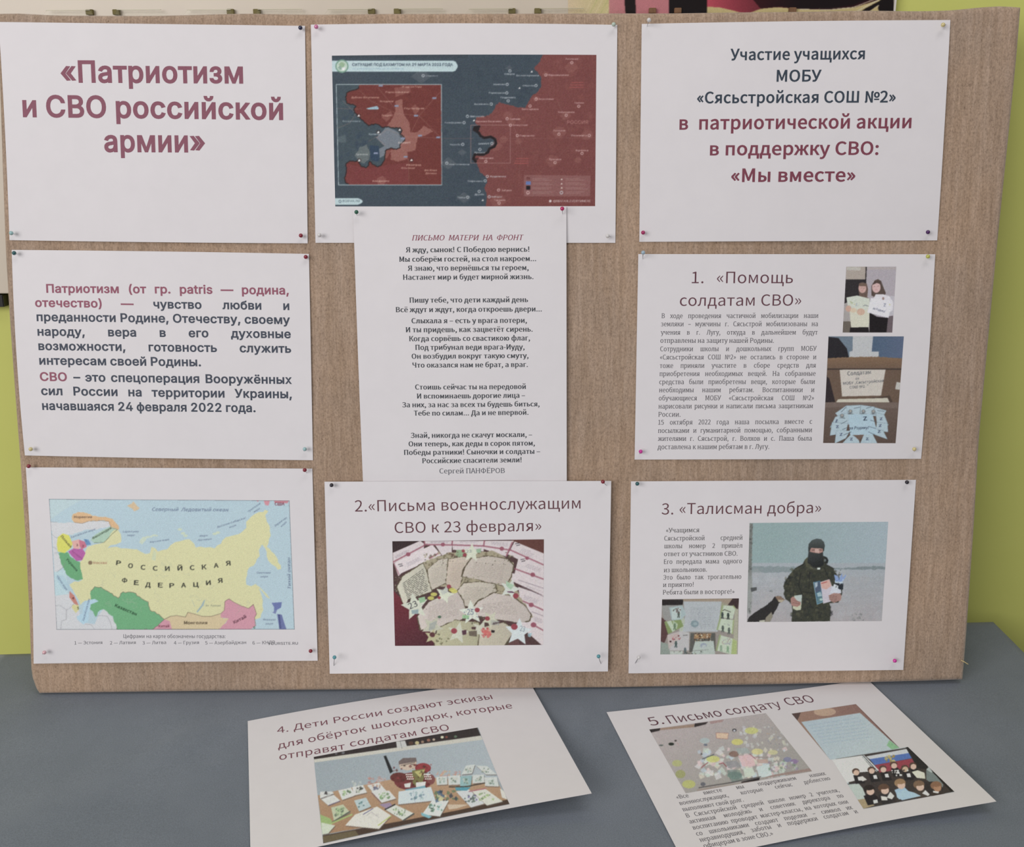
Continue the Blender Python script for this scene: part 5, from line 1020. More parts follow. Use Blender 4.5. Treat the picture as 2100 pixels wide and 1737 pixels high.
# the artwork printed at its right end
def artwork():
    cv = Canvas((1165, -420, 1835, 44), (226, 208, 176), 1)
    cv.poly([(1165, -420), (1275, -420), (1275, 50), (1165, 50)], (226, 206, 170), to=((1165, 0), (1275, 0), (214, 204, 140)))
    for i in range(9):
        x = 1190 + i * 11
        cv.line([(x, 44), (x + 60, -70), (x + 40, -300)], 2.5, (196, 196, 130) if i % 2 else (236, 220, 180), 0.55)
    cv.poly([(1262, -420), (1380, -420), (1372, 44), (1248, 44)], (206, 140, 140), to=((1248, 0), (1290, 0), (204, 132, 136)))
    cv.poly([(1258, -420), (1290, -420), (1304, 26), (1301, 44), (1284, 44), (1281, 5)], (28, 16, 16))
    cv.poly([(1372, -420), (1450, -420), (1450, 44), (1372, 44)], (22, 12, 12))
    cv.poly([(1450, -420), (1835, -420), (1835, 44), (1450, 44)], (200, 84, 98), to=((1450, 10), (1660, -30), (40, 10, 16)))
    cv.poly([(1450, 14), (1475, 15), (1505, 22), (1530, 29), (1560, 18), (1590, 14), (1620, 17), (1700, 20), (1750, 16), (1800, 0), (1835, -40), (1835, 60), (1450, 60)], (214, 196, 140))
    cv.poly([(1600, -420), (1835, -420), (1835, -60), (1790, -6), (1750, 10), (1700, 17), (1640, 18), (1600, 14), (1560, 18), (1545, 0), (1560, -150)], (52, 10, 18), to=((1560, 0), (1640, -10), (22, 8, 10)))
    cv.line([(1640, 19), (1700, 20), (1750, 15), (1795, -2), (1835, -44)], 1.6, (232, 220, 190))
    cv.poly([(1757, 30), (1775, 17), (1802, 3), (1835, -22), (1835, 44), (1757, 44)], (20, 12, 12))
    cv.line([(1750, 27), (1778, 12), (1812, -6), (1835, -24)], 1.6, (232, 226, 200))
    cv.line([(1783, 24), (1802, 11)], 2.2, (236, 226, 190)); cv.poly([(1782, 44), (1782, 24), (1801, 12), (1803, 44)], (214, 196, 140))
    cv.blur(0.8)
    x0, x1 = 1165, 1832
    U, Vv = np.meshgrid(np.linspace(x0, x1, 480), np.r_[np.linspace(-420, -45, 60), np.linspace(-40, 44, 90)], indexing='ij')
    px = np.stack([U.ravel(), Vv.ravel()], 1)
    P = on_stand(px, 0.0004)
    me = mesh('artwork', P - so, gridfaces(480, 150)[:, ::-1])
    a = me.color_attributes.new('Col', 'FLOAT_COLOR', 'POINT')
    col = lin(cv.sample(px)) * 0.95
    a.data.foreach_set('color', np.concatenate([col, np.ones((len(col), 1))], 1).astype(np.float32).ravel())
    o = link('artwork', me, M_INK, st); o['label'] = 'pink, black and dark red printed pattern'
artwork()
M_PLEX, nt, b = material('clear_plastic', 0.08, 0.5)
b.inputs['Base Color'].default_value = (0.93, 0.95, 0.90, 1)
b.inputs['Transmission Weight'].default_value = 1.0
b.inputs['IOR'].default_value = 1.2
b.inputs['Alpha'].default_value = 0.28
M_PAD = solid('olive_foam_pad', (0.20, 0.17, 0.07), 0.8, 0.2)
M_PAD2 = solid('brown_foam_pad', (0.24, 0.13, 0.07), 0.8, 0.2)
M_PLEDGE = solid('plastic_edge', (0.62, 0.58, 0.40), 0.3, 0.5)
for k, (a0, a1, p1, p2) in enumerate(((86, 338, 184, 239), (375, 627, 473, 527), (664, 916, 762, 815), (953, 1205, 1050, 1103), (1240, 1490, 1338, 1390), (1528, 1778, 1625, None))):
    y = 21 - k * 0.8
    A, B2 = on_stand([(a0, y), (a1, y)], 0.006)
    h = 0.20
    x0, x1, z1 = A[0], B2[0], A[2]
    # front sheet of a pocket with a dip for the finger in the middle of its rim
    n0, n1 = x0 + (x1 - x0) * 0.39, x0 + (x1 - x0) * 0.61
    prof = [(x0, z1 - h), (x1, z1 - h), (x1, z1 - 0.005), (x1 - 0.005, z1), (n1, z1), (n1 - 0.006, z1 - 0.012), (n0 + 0.006, z1 - 0.012), (n0, z1), (x0 + 0.005, z1), (x0, z1 - 0.005)]
    V = [(x - so[0], -0.0065, z - so[2]) for x, z in prof] + [(x - so[0], -0.0053, z - so[2]) for x, z in prof]
    n = len(prof)
    F = [tuple(range(n)), tuple(range(2 * n - 1, n - 1, -1))] + [((i + 1) % n, i, n + i, n + (i + 1) % n) for i in range(n)]
    pk = link('plastic_pocket', mesh('plastic_pocket', V, F, False), M_PLEX, st)
    for (u0, u1) in () if k > 3 else ((x0 + 0.004, n0), (n1, x1 - 0.004)):
        link('rim', box_mesh('rim', (u0 - so[0], -0.0067, z1 - 0.0003 - so[2]), (u1 - so[0], -0.0051, z1 + 0.0002 - so[2])), M_PLEDGE, pk)
    for pq in (p1, p2):
        if pq is None: continue
        c = on_stand([(pq, y + 4.0)], 0.003)[0]
        link('foam_pad', box_mesh('foam_pad', (c[0] - 0.0036 - so[0], -0.0051, c[2] - 0.0026 - so[2]), (c[0] + 0.0036 - so[0], -0.0005, c[2] + 0.0026 - so[2]), 0.0004), M_PAD if k < 4 else M_PAD2, pk)
# ---------------------------------------------------------------- the sheets: text
DK, MR, GR = (60, 64, 74), (128, 78, 90), (84, 80, 84)
def Z(k, ox, oy):
    """coordinates read in an enlargement of the photograph: factor and offset"""
    return lambda *v: [c * k + (ox, oy)[i % 2] for i, c in enumerate(v)]

s1 = Sheet('paper_sheet', [(-3, 45), (625.5, 53), (631, 499), (19.5, 492.5)], 'board', mids={'l': (2, 0), 'b': (0, 1)}, h=[[0, 2, 0], [3, 3, 1], [0, 1.5, 0]], ripple=.0010,
           label='white sheet with three lines of very large maroon lettering, top left of the board')
z = Z(.3143, 0, 0); s1.begin()
s1.run('«Патриотизм', *z(398, 535, 1587, 541), 43, 'arial_bold', MR)
s1.run('и СВО российской', *z(150, 760, 1848, 779), 43, 'arial_bold', MR)
s1.run('армии»', *z(682, 988, 1340, 991), 43, 'arial_bold', MR)
s1.block('heading')

s2 = Sheet('paper_sheet', [(637.5, 50.5), (1266, 51), (1262, 498), (647, 498)], 'board', mids={'t': (0, -3), 'b': (0, 0)}, h=[[0, 2.5, 0], [2, 2.5, 2], [0, 1, 0]], ripple=.0010,
           label='white sheet with a dark blue and red war map, top middle of the board')

s3 = Sheet('paper_sheet', [(1316, 49), (1949, 41), (1922, 493), (1311, 496)], 'board', mids={'t': (0, -1.5), 'r': (1, 0)}, h=[[0, 2, 0], [1, 2.5, 3], [0, 1.5, 0]], ripple=.0012,
           label='white sheet of three dark and three maroon text lines, top right of the board')
z = Z(.3905, 1280, 0); s3.begin()
for t, c, cap, k in (('Участие учащихся', (557, 316, 1263, 310), 22.8, 0), ('МОБУ', (800, 428, 1035, 427), 23.2, 0), ('«Сясьстройская СОШ №2»', (383, 542, 1424, 537), 22.8, 0),
                     ('в  патриотической акции', (290, 680, 1507, 672), 27, 1), ('в поддержку СВО:', (450, 815, 1335, 812), 26.3, 1), ('«Мы вместе»', (562, 955, 1212, 952), 26.6, 1)):
    s3.run(t, *z(*c), cap, 'calibri_bold', (118, 62, 74) if k else (54, 62, 72))
s3.block('heading')

s4 = Sheet('paper_sheet', [(24, 512.5), (633.6, 520.7), (641.8, 943.8), (51, 934)], 'board', mids={'l': (-4, 0), 't': (0, -1), 'b': (0, 1)}, h=[[0, 2, 0], [3, 3, 1], [0, 2, 0]], ripple=.0010,
           label='white sheet of bold dark text beginning with maroon words, middle left of the board')
z = Z(.3143, 0, 500); s4.begin()
A4 = ('arial_bold',)
K = 1.06
for t, c, m1 in (('Патриотизм (от гр. patris — родина,', (303, 318, 1885, 330), 1), ('отечество) —', (230, 410, 873, 418), 1), ('чувство любви и', (1002, 420, 1888, 431), 0),
                ('преданности Родине, Отечеству, своему', (240, 503, 1893, 523), 0), ('народу, вера в его духовные', (246, 598, 1898, 615), 0),
                ('возможности, готовность служить', (252, 692, 1900, 710), 0), ('интересам своей Родины.', (258, 787, 1312, 798), 0),
                ('СВО', (262, 893, 438, 895), 1), ('– это спецоперация Вооружённых', (480, 896, 1905, 913), 0), ('сил России на территории Украины,', (270, 985, 1905, 1007), 0),
                ('начавшаяся 24 февраля 2022 года.', (277, 1082, 1668, 1097), 0)):
    s4.run(t, *z(*c), 17.0, 'arial_bold', (138, 82, 96) if m1 else (66, 70, 80), 'fit' if t in ('СВО', 'интересам своей Родины.', 'начавшаяся 24 февраля 2022 года.') else 'space', K)
s4.block('body_text')

s5 = Sheet('paper_sheet', [(724, 423.5), (1161.5, 424), (1162.4, 1046), (747, 1050)], 'board', size=(210.0, 297.0), mids={'l': (-1, 0)}, h=[[0.7, 1.2, 0.7], [1.5, 2, 1.5], [0.5, 0.8, 0.5]], base=0.0030, ripple=.0012,
           label='upright white sheet with a long poem, centre of the board')
s5.begin()
z = Z(.2381, 700, 410)
s5.run('ПИСЬМО  МАТЕРИ  НА  ФРОНТ', *z(608, 350, 1572, 346), 11.2, 'times_italic', (126, 62, 76))
PO = [('Я жду, сынок! С Победою вернись!', (555, 452, 1620, 446)), ('Мы соберём гостей, на стол накроем...', (500, 533, 1678, 526)), ('Я знаю, что вернёшься ты героем,', (572, 610, 1613, 604)),
      ('Настанет мир и будет мирной жизнь.', (532, 688, 1655, 682)), ('Пишу тебе, что дети каждый день', (588, 885, 1608, 880)), ('Всё ждут и ждут, когда откроешь двери...', (470, 967, 1727, 960)),
      ('Слыхала я – есть у врага потери,', (605, 1063, 1598, 1058)), ('И ты придешь, как зацветёт сирень.', (556, 1140, 1648, 1134)), ('Когда сорвёшь со свастикою флаг,', (585, 1217, 1625, 1210)),
      ('Под трибунал веди врага-Иуду,', (638, 1292, 1578, 1287))]
for t, c in PO: s5.run(t, *z(*c), 10.6, 'times_bold', (62, 64, 68))
z = Z(.2381, 700, 700)
PO = [('Он возбудил вокруг такую смуту,', (606, 150, 1612, 143)), ('Что оказался нам не брат, а враг.', (612, 226, 1607, 220)), ('Стоишь сейчас ты на передовой', (636, 415, 1590, 410)),
      ('И вспоминаешь дорогие лица –', (652, 493, 1582, 485)), ('За них, за нас за всех ты будешь биться,', (524, 568, 1707, 560)), ('Тебе по силам... Да и не впервой.', (625, 640, 1612, 632)),
      ('Знай, никогда не скачут москали, –', (598, 831, 1643, 823)), ('Они теперь, как деды в сорок пятом,', (580, 905, 1667, 897)), ('Победы ратники! Сыночки и солдаты –', (540, 978, 1712, 968)),
      ('Российские спасители земли!', (698, 1050, 1553, 1041))]
for t, c in PO: s5.run(t, *z(*c), 10.3, 'times_bold', (62, 64, 68))
s5.run('Сергей ПАНФЁРОВ', *z(846, 1138, 1408, 1134), 10.3, 'times', (84, 84, 90))
s5.block('poem_text')

s6 = Sheet('paper_sheet', [(1309, 521), (1918, 521.4), (1889, 941), (1301.4, 942.5)], 'board', mids={'r': (1.5, 0)}, h=[[0, 1.5, 0], [1, 2.5, 3], [0, 1.5, 0]], ripple=.0010,
           ref=(204, 196, 196), label='white sheet of dense serif text with two stacked small photographs, middle right of board')
z = Z(.3143, 1280, 500); s6.begin()
s6.run('1.', *z(441, 257, 517, 257), 23.6, 'calibri', (92, 58, 66)); s6.run('«Помощь', *z(605, 257, 1100, 257), 23.6, 'calibri', (92, 58, 66))
s6.run('солдатам СВО»', *z(363, 405, 1153, 403), 23, 'calibri', (92, 58, 66)); s6.block('heading'); s6.begin()
for t, c in (('В ходе проведения частичной мобилизации наши', (244, 485, 1266, 483)), ('земляки – мужчины г. Сясьстрой мобилизованы на', (240, 538, 1264, 537)), ('учения в г. Лугу, откуда в дальнейшем будут', (238, 593, 1262, 592)),
             ('отправлены на защиту нашей Родины.', (236, 646, 977, 646)), ('Сотрудники школы и дошкольных групп МОБУ', (235, 701, 1256, 698)), ('«Сясьстройская СОШ №2» не остались в стороне и', (234, 755, 1253, 753)),
             ('тоже приняли участите в сборе средств для', (232, 810, 1250, 807)), ('приобретения необходимых вещей. На собранные', (231, 863, 1248, 861)), ('средства были приобретены вещи, которые были', (229, 916, 1244, 914)),
             ('необходимы нашим ребятам. Воспитанники и', (228, 969, 1240, 967)), ('обучающиеся МОБУ «Сясьстройская СОШ №2»', (226, 1022, 1237, 1020)), ('нарисовали рисунки и написали письма защитникам', (224, 1075, 1231, 1072)),
             ('России.', (223, 1128, 367, 1128)), ('15 октября 2022 года наша посылка вместе с', (222, 1180, 1226, 1174)), ('посылками и гуманитарной помощью, собранными', (221, 1234, 1225, 1229)),
             ('жителями г. Сясьстрой, г. Волхов и с. Паша была', (219, 1286, 1224, 1284)), ('доставлена к нашим ребятам в г. Лугу.', (217, 1340, 946, 1338))):
    s6.run(t, *z(*c), 9.9, 'times', GR, 'fit' if c[2] < 1000 else 'space', 0.84)
s6.block('body_text')

s7 = Sheet('paper_sheet', [(52.8, 958.5), (640.5, 961), (651.5, 1355), (69, 1361)], 'board', mids={'l': (3, 0), 'b': (0, -0.5)}, h=[[0, 2, 0], [4, 3, 1], [1.5, 2, 0]], ripple=.0010,
           ref=(203, 196, 202), label='white sheet with a pastel map of countries, lower left of the board')
z = Z(.3238, 0, 940); s7.begin()
CG = (92, 90, 98)
s7.run('Цифрами на карте обозначены государства:', *z(782, 1137, 1428, 1138), 7.6, 'calibri', CG)
for t, a, b2 in (('1 — Эстония', 472, 648), ('2 — Латвия', 697, 860), ('3 — Литва', 903, 1052), ('4 — Грузия', 1102, 1260), ('5 — Азербайджан', 1300, 1559), ('6 — КНДР', 1600, 1742)):
    s7.run(t, *z(a, 1179, b2, 1175), 6.8, 'calibri', CG)
s7.run('YOURSITE.RU', *z(1697, 1181, 1887, 1179), 5.2, 'arial', (84, 84, 92))
s7.block('caption')

s8 = Sheet('paper_sheet', [(665.4, 987.9), (1253.5, 986.3), (1246.7, 1377), (676.2, 1381.6)], 'board', mids={'t': (0, 0), 'b': (0, 0)}, h=[[0, 1.5, 0], [2, 3, 2], [1, 2.5, 1]], base=0.0062, ripple=.0010,
           ref=(203, 195, 202), label='white sheet with a photograph of letters and paper stars, lower middle of the board')
z = Z(.3095, 640, 960); s8.begin()
s8.run('2.«Письма военнослужащим', *z(285, 288, 1778, 268), 23, 'calibri', (92, 58, 66))
s8.run('СВО к 23 февраля»', *z(548, 430, 1518, 416), 22.3, 'calibri', (92, 58, 66)); s8.block('heading')

s9 = Sheet('paper_sheet', [(1294, 987.2), (1878.5, 984), (1852.5, 1373.8), (1289, 1381)], 'board', mids={}, h=[[0, 1.5, 0], [1.5, 3, 3], [1, 2, 1.5]], ripple=.0010,
           ref=(202, 193, 200), label='white sheet with a photograph of a man in camouflage outdoors, lower right of the board')
z = Z(.3095, 1270, 960); s9.begin()
s9.run('3.', *z(280, 307, 357, 307), 22.6, 'calibri', (92, 58, 66)); s9.run('«Талисман добра»', *z(400, 305, 1335, 297), 22.6, 'calibri', (92, 58, 66)); s9.block('heading'); s9.begin()
for t, c, f in (('«Учащимся', (310, 427, 530, 424), 0), ('Сясьстройской средней', (298, 480, 816, 474), 1), ('школы номер 2 пришёл', (298, 531, 815, 527), 1), ('ответ от участников СВО.', (296, 583, 783, 580), 0),
                ('Его передала мама одного', (296, 635, 812, 630), 1), ('из школьников.', (295, 690, 580, 686), 0), ('Это было так трогательно', (291, 739, 808, 733), 1), ('и приятно!', (290, 788, 492, 785), 0), ('Ребята были в восторге!»', (289, 838, 762, 832), 0)):
    s9.run(t, *z(*c), 9.4, 'times', GR, 'space' if f else 'fit', 0.84)
s9.block('body_text')

s10 = Sheet('paper_sheet', [(508, 1478.7), (1082, 1391), (1213.6, 1627), (514, 1766)], 'table', mids={'t': (-4, -6), 'b': (10, -6), 'c': (0, -4)}, h=[[0, 0.9, -0.4], [0, 3, 6], [0.5, 9, 22]], base=-0.0020,
            ref=(190, 184, 185), label='white sheet with three maroon heading lines, lying on the cloth left of centre')
z = Z(.3619, 480, 1390); s10.begin()
C10 = (104, 62, 72)
s10.run('4. Дети России', *z(245, 316, 840, 213), 0, 'calibri', C10, mm=10.8)
s10.run('создают эскизы', *z(873, 206, 1466, 120), 0, 'calibri', C10, mm=10.8)
s10.run('для обёрток', *z(250, 403, 752, 303), 0, 'calibri', C10, mm=10.8); s10.run('шоколадок, которые', *z(785, 292, 1580, 172), 0, 'calibri', C10, mm=10.8)
s10.run('отправят', *z(257, 467, 630, 405), 0, 'calibri', C10, mm=10.8); s10.run('солдатам СВО', *z(660, 392, 1222, 297), 0, 'calibri', C10, mm=10.8)
s10.block('heading')

s11 = Sheet('paper_sheet', [(1243.9, 1460.4), (1779, 1393), (2043.5, 1643.5), (1402, 1768)], 'table', mids={'t': (0, 3), 'b': (0, -4)}, h=[[0, 0.6, 0], [0, 1.5, 3], [0.5, 4, 13]], base=-0.0020,
            ref=(184, 178, 179), label='white sheet with three photographs and slanting serif text, lying on the cloth at the right')
z = Z(.419, 1220, 1390); s11.begin()
s11.run('5.', *z(275, 235, 342, 225), 0, 'calibri', (84, 54, 62), mm=13.8); s11.run('Письмо солдату', *z(368, 225, 918, 143), 0, 'calibri', (84, 54, 62), mm=13.8); s11.run('СВО', *z(945, 136, 1080, 118), 0, 'calibri', (84, 54, 62), mm=13.8)
s11.block('heading'); s11.begin()
for t, c, f in (('«Все вместе мы поддерживаем наших', (403, 594, 1133, 475), 1), ('военнослужащих, которые сейчас доблестно', (418, 624, 1155, 499), 1), ('выполняют свой долг.', (433, 654, 730, 605), 0),
                ('В Сясьстройской средней школе номер 2 учителя,', (450, 685, 1198, 558), 1), ('активная молодёжь и советник директора по', (466, 714, 1220, 584), 1), ('воспитанию проводят мастер-классы, на которых они', (483, 744, 1243, 614), 1),
                ('со школьниками создают поделки – символ их', (500, 774, 1265, 642), 1), ('неравнодушия, заботы и поддержки солдатам и', (518, 804, 1290, 662), 1), ('офицерам в зоне СВО.»', (537, 834, 875, 771), 0)):
    s11.run(t, *z(*c), 0, 'times', (88, 84, 88), 'space' if f else 'fit', 0.74, mm=5.0)
s11.block('body_text')
# ---------------------------------------------------------------- printed pictures
# the war map on the second sheet
cv = Canvas((676, 108, 1228, 428), (62, 74, 84), 2, (.19, 900, 100))
B_ = (.19, 680, 100)               # left half in this one
cv.specks((-1150, 60, 1700, 1720), 260, (20, 90), [(70, 84, 90), (54, 66, 78), (50, 62, 76)], 0.25, 2)
RED = [(1130, 60), (1080, 150), (1030, 210), (1100, 300), (1105, 400), (1060, 470), (1010, 500), (960, 590), (930, 640), (840, 630), (700, 590), (650, 575), (610, 620), (580, 680), (540, 720), (400, 745), (392, 800),
       (430, 840), (420, 880), (440, 920), (480, 960), (560, 955), (610, 975), (620, 1020), (600, 1060), (540, 1080), (530, 1120), (480, 1145), (385, 1140), (370, 1190), (400, 1220), (420, 1270), (450, 1340), (510, 1390), (520, 1450), (490, 1500), (515, 1580), (500, 1740), (1800, 1740), (1800, 60)]
cv.poly(cv.rough(RED, 6, 4), (128, 66, 62))
cv.specks((1160, 100, 1700, 560), 40, (15, 70), [(140, 74, 66), (116, 58, 56), (146, 84, 76)], 0.22, 8)
cv.specks((660, 700, 1700, 1720), 120, (15, 70), [(140, 74, 66), (116, 58, 56), (146, 84, 76)], 0.22, 9)
for x, y, r in ((1430, 200, 75), (1300, 900, 80), (1600, 930, 70), (1230, 1210, 80), (1370, 720, 60), (620, 1050, 70), (700, 980, 50), (780, 790, 50), (640, 1640, 90), (1500, 1200, 40), (1050, 540, 40), (1150, 275, 35), (860, 1000, 40), (750, 720, 55)):
    cv.poly(cv.rough([(x - r, y), (x - r * .3, y - r * .8), (x + r * .6, y - r * .6), (x + r, y + r * .1), (x + r * .3, y + r * .7), (x - r * .5, y + r * .8)], r * .34, int(x), ), (158, 98, 88), 0.38)
for x, y, r in ((100, 1240, 90), (270, 1610, 80), (760, 210, 40), (-190, 300, 110), (250, 1120, 50)):
    cv.poly(cv.rough([(x - r, y), (x, y - r * .8), (x + r, y), (x, y + r * .7)], r * .25, int(x) + 5), (104, 108, 112), 0.45)
for c in ([(1280, 560), (1450, 1000), (1300, 1160)], [(500, 960), (760, 970), (1700, 960)], [(760, 700), (900, 1100), (860, 1380)], [(20, 968), (370, 968)]): cv.line(c, 1.1, (150, 100, 92), 0.4)
FR = [(440, 838), (385, 850), (378, 875), (430, 905), (450, 940), (490, 962), (560, 950), (605, 975), (618, 1020), (598, 1056), (545, 1080), (530, 1118), (480, 1142), (388, 1140), (372, 1188), (400, 1222)]
cv.line(FR, 5.0, (34, 24, 26)); cv.ell(405, 862, 34, 30, (34, 24, 26))
cv.poly([(395, 1180), (372, 1188), (400, 1222), (430, 1180)], (34, 24, 26), .6)
cv.line([(345, 825), (770, 825), (770, 1235), (345, 1235), (345, 825)], 1.0, (176, 128, 122), .8)
WT, PK_ = (205, 206, 208), (226, 186, 180)
for x, y, c in ((767, 240, WT), (738, 385, WT), (733, 477, WT), (748, 562, WT), (565, 597, WT), (1048, 398, WT), (1155, 283, PK_), (1050, 543, PK_), (984, 618, PK_), (308, 730, WT), (272, 797, WT), (737, 756, PK_), (773, 825, PK_), (846, 937, PK_),
                (572, 1022, WT), (443, 1087, WT), (258, 1032, WT), (507, 1216, PK_), (86, 1235, WT), (523, 1378, WT), (500, 1425, WT), (435, 1540, WT), (312, 1602, WT), (543, 1598, WT), (645, 1525, PK_), (650, 1665, PK_),
                (1435, 150, PK_), (1510, 620, PK_), (1375, 718, PK_), (1296, 922, PK_), (1623, 936, PK_), (1545, 1130, PK_), (1254, 1228, PK_), (990 - 3000, 0, PK_)):
    cv.ring(x, y, 13, 1.1, c)
for t, x0, y, x1, c in (('Северск', 708, 280, 820, WT), ('Белогоровка', 838, 296, 1078, WT), ('Званковка', 582, 392, 716, WT), ('Спорное', 905, 406, 1028, WT), ('Переездное', 540, 484, 710, WT), ('Раздоловка', 665, 534, 826, WT), ('Васюковка', 385, 606, 538, WT),
                     ('Верхнекамянка', 1185, 292, 1400, PK_), ('Берестовое', 1078, 551, 1240, PK_), ('Белогоровка', 897, 660, 1074, PK_), ('Миньковка', 336, 738, 488, WT), ('Орехово-Василевка', 400, 792, 676, PK_), ('Никифоровка', 62, 806, 246, WT),
                     ('Соледар', 765, 766, 878, PK_), ('Бахмутское', 800, 832, 958, PK_), ('Покровское', 872, 946, 1034, PK_), ('БАХМУТ', 428, 1034, 545, (228, 228, 228)), ('Красное', 388, 1128, 500, WT), ('Часов Яр', 118, 1042, 232, WT), ('Клещевка', 436, 1188, 588, PK_),
                     ('Константиновка', 110, 1256, 328, WT), ('Курдюмовка', 556, 1386, 724, WT), ('Озаряновка', 310, 1436, 472, WT), ('Дружба', 385, 1580, 488, WT), ('Зайцево', 676, 1536, 786, PK_), ('Торецк', 200, 1612, 290, WT), ('Майорск', 566, 1606, 682, WT), ('Горловка', 600, 1642, 716, PK_),
                     ('Лисичанск', 1365, 118, 1506, PK_), ('Тошковка', 1460, 592, 1565, PK_), ('Камышеваха', 1286, 692, 1462, PK_), ('Попасная', 1236, 892, 1364, PK_), ('Первомайск', 1432, 944, 1602, PK_), ('Брянка', 1480, 1106, 1612, PK_), ('Троицкое', 1190, 1202, 1322, PK_)):
    cv.text(t, x0, y, x1, y, 17, c, 'calibri_bold', .85)
cv.text('РОССИЯ', 1384, 810, 1610, 810, 36, (190, 128, 120), 'arial', .9)
for (x, y) in ((1430, 365), (835, 1185)):
    for i in range(3): cv.line([(x - 10 * i, y + i * 26), (x + 130, y + i * 26)], 1.6, (178, 82, 78), .8)
for x, y in ((868, 424), (1000, 246), (378, 772), (472, 1634)):
    cv.poly([(x - 12, y + 9), (x + 4, y - 11), (x + 14, y + 8)], (232, 226, 220))
cv.poly([(920, 1362), (1638, 1370), (1630, 1592), (918, 1592)], (150, 96, 92), .75)
cv.poly([(940, 1432), (992, 1432), (992, 1468), (940, 1468)], (98, 118, 176)); cv.poly([(942, 1480), (986, 1480), (986, 1522), (942, 1522)], (30, 22, 26)); cv.ring(962, 1553, 15, 1.2, PK_); cv.ring(1323, 1553, 15, 1.2, WT)
cv.poly([(945, 1385), (985, 1385), (985, 1412), (945, 1412)], (120, 62, 60))
for x, y in ((1325, 1408), (1325, 1456), (1325, 1500)): cv.poly([(x - 10, y + 8), (x, y - 8), (x + 12, y + 8)], (236, 220, 205))
for i, y in enumerate((1402, 1418, 1450, 1466, 1500, 1512, 1545, 1560)):
    cv.line([(1010, y), (1180 + (i * 37) % 60, y)], 1.0, (186, 150, 140), .5); cv.line([(1368, y), (1520 + (i * 53) % 90, y)], 1.0, (190, 150, 140), .5)
cv.text('@RIAFAN_EVERYWHERE', 1235, 1654, 1636, 1654, 22, (226, 206, 200), 'arial'); cv.ell(1203, 1644, 14, 14, (220, 200, 196))
cv.tr = B_
cv.poly([(50, 385), (1185, 385), (1190, 1470), (75, 1470)], (64, 78, 86))
cv.specks((60, 400, 560, 1200), 60, (15, 60), [(52, 68, 86), (76, 92, 96), (46, 62, 84)], 0.3, 12)
INR = [(300, 387), (290, 430), (170, 470), (150, 520), (165, 590), (230, 600), (265, 620), (240, 660), (250, 690), (300, 740), (350, 790), (400, 830), (470, 810), (510, 820), (550, 850), (610, 840), (650, 855), (740, 850), (760, 880), (740, 920), (780, 950), (790, 990), (740, 1030), (740, 1070),
       (700, 1085), (640, 1070), (590, 1090), (575, 1140), (570, 1200), (540, 1250), (500, 1275), (450, 1250), (410, 1215), (400, 1260), (370, 1285), (320, 1270), (290, 1215), (200, 1210), (155, 1240), (160, 1320), (140, 1400), (150, 1440), (190, 1468), (1187, 1468), (1182, 387)]
INR = [tuple(q) for q in cv.rough(INR, 5, 21)]; cv.poly(INR, (118, 50, 44))
cv.specks((320, 400, 1170, 800), 50, (20, 60), [(132, 60, 50), (104, 42, 38)], 0.25, 6)
cv.poly([(160, 1240), (400, 1290), (560, 1260), (820, 1230), (830, 1460), (190, 1460), (145, 1400)], (134, 58, 60), .5)
LR = (164, 104, 92)
cv.poly(cv.rough([(690, 560), (760, 545), (780, 700), (840, 800), (850, 900), (930, 900), (1000, 830), (1100, 890), (1010, 940), (930, 960), (900, 1100), (820, 1110), (820, 1190), (720, 1220), (640, 1200), (640, 1090), (700, 1085), (740, 1070), (745, 1030), (790, 990), (740, 920), (760, 860), (650, 850), (600, 830), (650, 760), (690, 660)], 5, 8), LR, .8)
for p in ([(540, 740), (640, 670), (660, 710), (590, 790)], [(680, 420), (840, 410), (850, 470), (740, 500), (690, 520)], [(860, 640), (905, 600), (950, 660), (900, 740)], [(490, 1400), (550, 1370), (590, 1400), (570, 1468), (500, 1468)], [(620, 1090), (640, 1110), (600, 1180), (575, 1190), (580, 1110)]): cv.poly(cv.rough(p, 8, 3), LR, .5)
cv.poly([(590, 840), (640, 860), (720, 900), (745, 960), (790, 960), (790, 990), (740, 1030), (740, 1070), (700, 1085), (640, 1070), (590, 1090), (570, 1150), (520, 1180), (510, 1080), (570, 1050), (480, 960), (560, 880)], (116, 122, 130))
cv.poly(cv.rough([(250, 1150), (300, 1060), (380, 1030), (410, 1100), (400, 1200), (350, 1240), (300, 1220)], 10, 5), (116, 122, 118), .7)
cv.poly([(410, 1040), (510, 1050), (520, 1180), (500, 1220), (420, 1200)], (46, 66, 88)); cv.poly([(60, 960), (150, 925), (160, 1010), (70, 1010)], (100, 114, 116), .5)
for c in ([(60, 860), (200, 800), (260, 700), (120, 560)], [(300, 450), (420, 560), (700, 700), (940, 720), (1180, 960)], [(1180, 460), (1060, 590), (950, 720), (860, 900)], [(500, 420), (680, 640)], [(480, 960), (600, 870), (790, 950), (1180, 965)], [(740, 1040), (830, 1200), (835, 1468)], [(400, 1000), (480, 950), (580, 1050)], [(70, 645), (330, 650)]):
    cv.line(c, 1.0, (172, 128, 110), .4)
cv.line([q for q in INR if q[0] < 800 and 392 < q[1] < 1462], 1.9, (40, 28, 28), .9)
cv.line([(50, 385), (1185, 385), (1190, 1470), (75, 1470), (50, 385)], 1.3, (168, 182, 184))
cv.poly([(370, 645), (420, 632), (490, 618), (510, 640), (505, 655), (400, 655)], (150, 178, 190))
